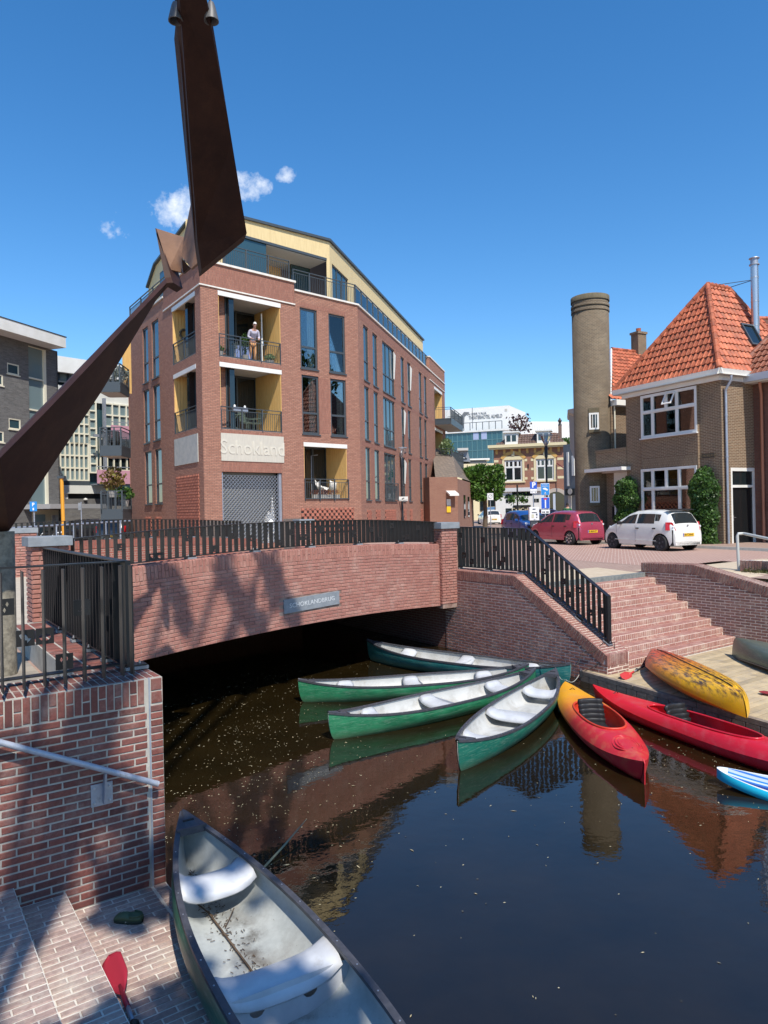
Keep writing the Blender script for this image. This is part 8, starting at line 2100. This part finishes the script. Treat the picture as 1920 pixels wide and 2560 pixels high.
# ------------------------------------------------------------------ rusty steel sculpture on the left bank
def rustmat():
    m, t, b = newmat('dark_rusted_steel'); P = pos(t)
    c = mixc_(t, ramp(t, noise(t, P, 1.6, 7, .7), .35, .7), (.030, .012, .009), (.062, .025, .015))
    c = mixc_(t, mth(t, 'MULTIPLY', ramp(t, noise(t, P, 6, 7, .75, (1, 1, .25)), .5, .8), .6), c, (.09, .038, .022))
    t.links.new(c, b.inputs['Base Color']); b.inputs['Roughness'].default_value = .62; b.inputs['Specular IOR Level'].default_value = .3; bump(t, b, noise(t, P, 60, 6, .7), .25, .006); return m
M_rust = rustmat(); M_rust2 = pm('brown_weathered_steel', (.26, .14, .08), .6, c2=(.19, .10, .06), sc=3, dirt=(.08, .04, .03), ds=2, dl=.5, dh=.8, bmp=.15)
scp = thing('steel_sculpture', 'towering folded dark rusty steel sculpture with a leaning arm and upright blade, left', 'sculpture', tuple(atY(-5, 1330, 7.2)*1))
def plate(name, pts, mat, off):
    """pts: (px, py, distance)"""
    P_ = [atY(*p) for p in pts]; b = MB(); b.prism(P_, off); b.build(name, mat, scp); return P_
plate('arm', [(-90, 1236, 6.45), (0, 1145, 6.5), (121, 1023, 6.75), (238, 899, 7.1), (321, 808, 7.4), (416, 708, 7.85), (430, 706, 7.9), (362, 782, 7.8), (253, 980, 7.65), (152, 1132, 7.55), (61, 1268, 7.5), (23, 1327, 7.45), (-90, 1340, 7.4)][::-1], M_rust, (-.04, .12, .10))
plate('arm_top_plate', [(388, 570, 8.1), (396, 574, 8.1), (432, 706, 8.0), (416, 716, 7.95)][::-1], M_rust, (.05, .22, 0))
plate('folded_plate', [(391, 571, 8.05), (460, 593, 8.25), (454, 646, 8.2), (456, 681, 8.2), (422, 673, 8.05)][::-1], M_rust2, (.0, .05, 0))
plate('folded_plate', [(482, 484, 7.9), (494, 608, 7.7), (496, 655, 7.7), (478, 671, 7.75), (453, 640, 8.0), (460, 592, 8.05)][::-1], M_rust2, (.0, .06, 0))
plate('dark_gusset', [(454, 646, 8.1), (475, 668, 8.0), (458, 682, 8.15)][::-1], M_rust, (0, .05, 0))
plate('blade', [(x, y, 5.75+(y-54)/620*1.8) for x, y in ((452, -160), (500, -160), (512, -20), (531, 54), (579, 350), (617, 583), (504, 674), (494, 608), (482, 480), (468, 350), (441, 59), (448, -20))][::-1], M_rust, (-.06, .14, -.03))
bp_ = atY(-16, 1335, 7.3); cb0 = V((bp_.x, bp_.y+.15, ZS))
b = MB(); b.tube([cb0, V((bp_.x, bp_.y+.15, bp_.z+.02))], .125, 20); b.build('concrete_column', M_concrete, scp, smooth=2)
for px, dx in ((439, -1), (528, 1)):
    p = atY(px, 30, 5.7); b = MB(); b.lathe([(.022, .075), (.032, .05), (.058, -.06), (.060, -.075), (.052, -.075), (.03, -.02), (0, -.02)], p, 14); b.build('spotlight', M_galv if False else pm('spot_grey', (.10, .10, .10), .5) if 'spot_grey' not in MATS else MATS['spot_grey'], scp, smooth=2)
    MB().tube([p+V((0, 0, .07)), p+V((-dx*.02, 0, .14)), p+V((-dx*.07, .03, .16))], .01, 6).build('spotlight_bracket', M_darkp, scp)
# trees behind the viewer, their shade falls on the pier, the landing and the nearest canoe
GAPS = [(atz(70, 2235, .4), .50), (atz(40, 2370, .4), .48), (atz(215, 2350, .25), .30), (atz(110, 2480, .4), .3), (atz(150, 2420, .25), .2), (atz(330, 1690, 1.86), .35), (atz(215, 1700, 1.86), .25), (atz(560, 2225, .25), .16), (atz(40, 2120, .6), .25), (atz(300, 2450, .1), .16)]
big_tree('large leafy tree behind the viewer shading the pier and the brick landing', (.15, -2.5), 2.45, 9.4, 7000)
def tree2():
    t = thing('plane_tree', 'tall thin-crowned tree behind the viewer whose limbs streak the bridge with shade', 'tree', (1.5, -9.0, ZS)); pts = []; b = MB()
    top = V((1.6, -6.2, 14)); b.tube([V((1.5, -9, ZS)), V((1.5, -8.2, 8)), top], [.3, .22, .14], 10); b.build('trunk', M_stem, t); b = MB()
    tgt = []
    for px0, py0, px1, py1, w_ in ((432, 1425, 462, 1580, .16), (560, 1400, 600, 1530, .22), (600, 1500, 655, 1590, .22), (660, 1395, 700, 1480, .26), (700, 1480, 740, 1560, .18)):
        A = BR @ V((onplane(BR, px0, py0)[0], 0, onplane(BR, px0, py0)[1])); B_ = BR @ V((onplane(BR, px1, py1)[0], 0, onplane(BR, px1, py1)[1]))
        D = 13.0/sd.z*0+random.uniform(12.5, 15); p0, p1 = A+sd*D, B_+sd*(D+.6)
        b.tube([top, (top+p0)/2+V((0, 0, 1)), p0, p1], [.09, .06, .045, .02], 6)
        for i in range(230):
            f = random.random(); q = p0.lerp(p1, f); s = .42*w_*(.5+.9*sin(pi*f)); pts.append(q+V((random.gauss(0, s), random.gauss(0, s*.8), random.gauss(0, s))))
    b.build('limbs', M_stem, t); foliage('crown', pts, .09, M_leafd, t, asp=.8)
tree2()
def far_tree(label, x, y, r, z0, z1, n):
    t = thing('tall_tree', label, 'tree', (x, y, ZS)); pts = []; cl = [V((random.gauss(0, r*.45), random.gauss(0, r*.45), random.uniform(z0, z1))) for _ in range(22)]
    for _ in range(n):
        k = random.choice(cl); d_ = V((random.gauss(0, 1), random.gauss(0, 1), random.gauss(0, .8))).normalized()*r*.38*random.random()**.4; pts.append(V((x, y, 0))+k+d_)
    foliage('crown', pts, .30, M_leafd, t); MB().tube([V((x, y, ZS)), V((x, y, z1-2))], [.4, .12], 8).build('trunk', M_stem, t)
    b = MB()
    for k in cl[:12]: b.tube([V((x, y, k.z-3)), V((x, y, 0))+k], [.12, .03], 5)
    b.build('limbs', M_stem, t)
far_tree('tall tree off to the right beyond the houses, mirrored in the apartment windows', 31, 24, 4.2, 9, 20, 4500)
far_tree('second tall tree far to the right, mirrored in the apartment windows', 38, 33, 4.5, 9, 22, 4500)

# ------------------------------------------------------------------ cars
M_carglass = glassmat('car_glass', (.02, .026, .028), 1, .04)
def paint(name, c, metal=0): return pm(name, c, .28, metal, coat=.8, local=True, c2=tuple(x*.93 for x in c), sc=3)
def lerp_(tab, x):
    if x <= tab[0][0]: return tab[0][1]
    for (a, b_), (c, d) in zip(tab, tab[1:]):
        if x <= c: f = (x-a)/(c-a); return b_+(d-b_)*f
    return tab[-1][1]
def car(name, label, loc, heading, mat, L=3.5, W=1.6, H=1.47, kind='hatch', plate_txt='', rim=None, spoiler=False, group=None, parts=True):
    """local: +x forward, nose at +L/2"""
    t = thing(name, label, 'car', loc, heading, group); OFF[t.name] = V((0, 0, 0)); h = L/2; k = H/1.47
    if kind == 'van': tz = [(-h, .5), (-h+.03, .9), (-h+.08, 1.75*k), (-h+.3, 1.45*k+.33), (h-1.35, 1.45*k+.3), (h-.95, 1.35*k), (h-.55, 1.05), (h-.12, .85), (h, .45)]
    else: tz = [(-h, .48), (-h+.02, .78), (-h+.08, .95), (-h+.20, 1.16), (-h+.33, 1.36), (-h+.50, 1.42), (-h+.9, 1.458), (-h+1.45, 1.47), (-h+1.9, 1.44), (-h+2.2, 1.36), (-h+2.55, 1.16), (-h+2.82, .99), (h-.35, .88), (h-.12, .76), (h-.02, .58), (h, .45)]
    tz = [(x, z*(k if kind != 'van' else 1)) for x, z in tz]; wb = 1.18*L/3.5; wx = (-wb, wb); wr = .285
    def zt(x): return lerp_(tz, x)
    def hw(x): q = abs(x)/h; return W/2*(1-.16*q**7-.05*q**3)
    def sec(x):
        z1 = zt(x); w_ = hw(x); zl = .21
        for c in wx:
            if abs(x-c) < wr+.055: zl = max(zl, .29+sqrt((wr+.055)**2-(x-c)**2)*.98)
        cabin = max(0, min(1, (z1-.98*k)/.35)); belt = min(.95*k, z1-.10); rw = w_*(.90-.155*cabin); ze_ = z1-.055-.03*cabin
        pts = [(w_*.95, zl), (w_*.995, max(zl+.01, .33)), (w_, max(zl+.02, .56)), (w_*.992, max(zl+.03, min(.76, belt-.06))), (w_*.965, max(belt, zl+.04)), (rw+.012, ze_-.015), (rw-.03, ze_+.022), (rw*.72, z1-.012), (rw*.35, z1-.002), (0, z1)]
        return pts
    def surf(x, y_or_t, where, off=.006):
        s = sec(x)
        if where == 'side': a, c = s[4], s[5]; f = y_or_t; return (a[0]+(c[0]-a[0])*f+off, a[1]+(c[1]-a[1])*f)
        f = abs(y_or_t); tot_ = s[5:][::-1]; w_ = s[5][0]; y = f*w_
        for (ya, za), (yb, zb) in zip(tot_, tot_[1:]):
            if y <= yb+1e-6: return za+(zb-za)*(y-ya)/max(yb-ya, 1e-6)
        return tot_[-1][1]
    xs = sorted(set([-h+L*i/64 for i in range(65)]+[x for x, _ in tz])); rows = []
    for x in xs: s = sec(x); rows.append([(x, y, z) for y, z in s]+[(x, -y, z) for y, z in s[::-1][1:]])
    b = MB(); b.grid(rows); n = len(rows[0]); b.idx(*range(n)[::-1]); b.idx(*[len(b.v)-n+i for i in range(n)]); b.build('body', mat, t, smooth=2)
    MB().box(-h+.06, h-.06, -W/2+.12, W/2-.12, .20, .75).build('underbody', M_darkp, t)
    for c in wx:
        for sg in (-1, 1): b = MB(); b.lathe([(wr+.05, 0), (0, .0)], (c, sg*(W/2-.2), .29), 24, 'y'); b.build('wheel_arch', M_darkp, t)
    # glass
    def sidewin(x0, x1, t0, t1, skew0=0, skew1=0, nm='side_window'):
        for sg in (-1, 1):
            rows = []
            for j in range(5):
                f = t0+(t1-t0)*j/4; r = []
                for i in range(9): x = (x0+skew0*j/4)+((x1+skew1*j/4)-(x0+skew0*j/4))*i/8; y, z = surf(x, f, 'side'); r.append((x, sg*y, z))
                rows.append(r)
            MB().grid(rows).build(nm, M_carglass, t, smooth=True)
    if kind == 'van': sidewin(h-1.75, h-.95, .08, .8, 0, -.25)
    else:
        sidewin(-.02, .98, .06, .90, .0, -.50); sidewin(-.92, -.10, .06, .90, .05, .0)
        sidewin(-1.12, -.93, .30, .90, -.02, .05, 'quarter_window')
    def topglass(x0, x1, wf, nm):
        rows = []
        for i in range(7):
            x = x0+(x1-x0)*i/6; s = sec(x); r = []
            for j in range(-6, 7): q = j/6*wf; r.append((x, q*s[5][0], surf(x, q, 'top')+.006))
            rows.append(r)
        o = MB().grid(rows).build(nm, M_carglass, t, smooth=True); return o
    sgn = lambda x: x
    if kind == 'van':
        topglass(h-.93, h-.60, .86, 'windscreen')
        MB().box(-h-.004, -h+.05, -.62, -.05, 1.05, 1.55).build('rear_window', M_carglass, t) if False else None
    else:
        o = topglass(-h+.225, -h+.10, .84, 'rear_window'); o.location.x = -.006; topglass(h-.82+0*k, h-1.30, .90, 'windscreen')
        rows = []
        for i in range(5):
            x = -h+.10+.22*i/4; s = sec(x); rows.append([(x-.010, q*s[5][0]*.86, surf(x, abs(q)*.86, 'top')+.004) for q in (-1, -.6, -.2, .2, .6, 1)])
        MB().grid(rows).build('rear_glass', M_carglass, t, smooth=True)
    # lamps
    for sg in (-1, 1):
        zt0, zt1 = (.72, 1.02) if kind != 'van' else (.75, 1.15)
        b = MB(); xx = -h+.035; w_ = W/2
        b.prism([(xx+.02, sg*(w_-.27), zt0*k), (xx+.30, sg*(w_-.045), (zt0+.02)*k), (xx+.32, sg*(w_-.075), zt1*k), (xx+.12, sg*(w_-.20), zt1*k)], (-.055, sg*.040, .0)); b.build('tail_light', M_red, t, bev=.01)
        MB().lathe([(.0, 0), (.045, .0), (.035, -.012)], (xx-.0+.03, sg*(w_-.165), (zt0+.14)*k), 12, 'x').build('tail_light_lens', M_lens, t)
        b = MB(); b.prism([(h-.06, sg*(w_-.42), .66*k), (h-.30, sg*(w_-.10), .66*k), (h-.44, sg*(w_-.10), .86*k), (h-.24, sg*(w_-.40), .80*k)], (.05, sg*.03, .02)); b.build('headlight', M_lens, t, bev=.02)
        xm = h-1.08 if kind != 'van' else h-1.0; b = MB(); b.cbox((xm, sg*(w_+.09), .99*k), (.10, .16, .12)); b.cbox((xm, sg*(w_+.0), .95*k), (.05, .08, .04)); b.build('mirror', mat if kind == 'mpv' else M_darkp, t, bev=.02)
        if kind != 'van':
            for x in (-.02-.12, -.95+.02): MB().cbox((x, sg*(hw(x)+.004), .80*k), (.15, .02, .045)).build('door_handle', M_darkp, t, bev=.008)
            for x in (-.06, .93): b = MB(); b.tube([(x+ (0.02 if x < 0 else .0), sg*(hw(x)+.0005), z) for z in (.30, .5, .7, .92)], .004, 4); b.build('door_seam', M_darkp, t)
            MB().beam((-1.0, sg*(hw(0)+.0), .36), (1.0, sg*(hw(0)+.0), .38), .02, .02).build('sill_line', mat, t)
    b = MB(); b.box(h-.03, h+.006, -.42, .42, .40, .56); b.box(h-.12, h-.0, -.30, .30, .66, .70); b.build('grille', M_darkp, t)
    b = MB(); b.box(-h+.0, -h+.03, -.55, .55, .22, .30); b.build('rear_valance', M_darkp, t)
    for x_, sg in ((-h-.004, -1), (h+.008, 1)):
        o = MB().box(x_-.006, x_+.006, -.26, .26, .52 if sg < 0 else .42, .63 if sg < 0 else .53).build('number_plate', M_plate, t)
        if sg < 0:
            MB().box(x_-.008, x_-.006, .225, .26, .52, .63).build('plate_band', M_sblue, o)
            if plate_txt: text_mesh('plate_lettering', plate_txt, .105, MX.Translation((x_-.009, 0, .575)) @ RZ(-pi/2), M_ink, o, .001, bold=.003)
    if kind != 'van': MB().tube([(-h+.12, .0, .99*k), (-h+.10, -.25, 1.02*k)], .01, 5).build('rear_wiper', M_darkp, t); MB().cbox((-h+.028, 0, .90*k), (.012, .07, .06)).build('badge', M_chrome, t)
    if spoiler: b = MB(); b.prism([(-h+.50, -.55, 1.455*k), (-h+.50, .55, 1.455*k), (-h+.26, .58, 1.43*k), (-h+.26, -.58, 1.43*k)], (0, 0, .03)); b.build('spoiler', M_darkp, t, bev=.01)
    for c in wx:
        for sg in (-1, 1):
            w0 = sg*(W/2-.10); b = MB(); b.lathe([(.20, -.09), (.265, -.09), (.285, -.07), (.288, 0), (.285, .07), (.265, .09), (.195, .085)], (c, w0, .288), 28, 'y'); wh_ = b.build('wheel', M_rubber, t, smooth=2)
            b = MB(); b.lathe([(.20, sg*.085), (.185, sg*.06), (.18, -sg*.0), (0, -sg*.0)], (c, w0, .288), 24, 'y', cap=False); b.build('rim_well', M_darkp, wh_)
            b = MB()
            for q in range(5 if rim is not M_chrome else 7):
                a = 2*pi*q/(5 if rim is not M_chrome else 7)+.3; r_ = .19; b.beam((c+.02*cos(a), w0+sg*.07, .288+.02*sin(a)), (c+r_*cos(a), w0+sg*.075, .288+r_*sin(a)), .055 if rim is not M_chrome else .06, .025, up=(0, 1, 0))
            b.lathe([(.045, sg*.07), (.04, sg*.09), (0, sg*.092)], (c, w0, .288), 12, 'y', cap=False); b.lathe([(.175, sg*.075), (.20, sg*.088), (.205, sg*.07)], (c, w0, .288), 24, 'y', cap=False); b.build('rim', rim or M_anth, wh_)
    return t
hd = R_(114.8); fw_ = V((cos(hd), sin(hd), 0)); lf_ = V((-fw_.y, fw_.x, 0))
rw_ = atz(1651.5, 1378, ZS); rwM = atz(1425, 1363, ZS)
def from_rear_left(p, L, W): wb = 1.18*L/3.5; return p+fw_*wb-lf_*(W/2-.06)
P_white = paint('white_car_paint', (.74, .73, .68)); P_mag = paint('magenta_car_paint', (.44, .065, .11), .3); P_blue = paint('blue_car_paint', (.02, .09, .33), .3); P_black = paint('black_car_paint', (.02, .02, .025)); P_dred = paint('dark_red_car_paint', (.18, .015, .02))
c1 = from_rear_left(rw_, 3.5, 1.6)
car('parked_car', 'white five-door hatchback with black wheels parked before the tiled-roof house', tuple(c1), hd, P_white, spoiler=True, plate_txt='18-TXH-5', rim=M_gun)
c2 = from_rear_left(rwM, 3.5, 1.6)
car('parked_car', 'magenta red five-door hatchback with silver wheels parked ahead of the white one', tuple(c2), hd, P_mag, plate_txt='K-569-XT', rim=M_chrome)
pbx = atY(1322, 1345, 36.5); car('parked_car', 'blue car facing the viewer behind the ticket machine', (pbx.x, 36.8, ZS), R_(-78), P_blue, L=3.7, W=1.68, H=1.5, kind='mpv', rim=M_chrome)
ps = px2(1223, 68, ZS); car('parked_car', 'small white hatchback seen from behind by the clipped tree', tuple(ps), R_(96), P_white, L=3.6, W=1.62, H=1.48, plate_txt='X-214-PB')
pv_ = px2(1239, 76, ZS); car('parked_van', 'white van parked ahead of the small white hatchback', tuple(pv_), R_(100), P_white, L=4.3, W=1.85, H=1.5, kind='van'); bpy.data.objects['parked_van']['category'] = 'van'
pr_ = px2(1376, 50, ZS); car('parked_car', 'dark red car mostly hidden behind the blue street signs', tuple(pr_), R_(20), P_dred, L=3.9, W=1.65, H=1.5)
pk1 = px2(196, 38, ZS); car('parked_car', 'black car facing the viewer before the garage wall, left one', tuple(pk1), R_(-120), P_black, L=3.9, W=1.7, H=1.5)
pk2 = px2(236, 40, ZS); car('parked_car', 'dark blue-black car before the garage wall, between the other two', tuple(pk2), R_(-122), P_black, L=4.0, W=1.7, H=1.48)
pk3 = px2(298, 38, ZS); car('parked_car', 'dark car with red rear lights under the lowest left balcony', tuple(pk3), R_(95), P_black, L=3.9, W=1.7, H=1.6, plate_txt='N-318-KG')
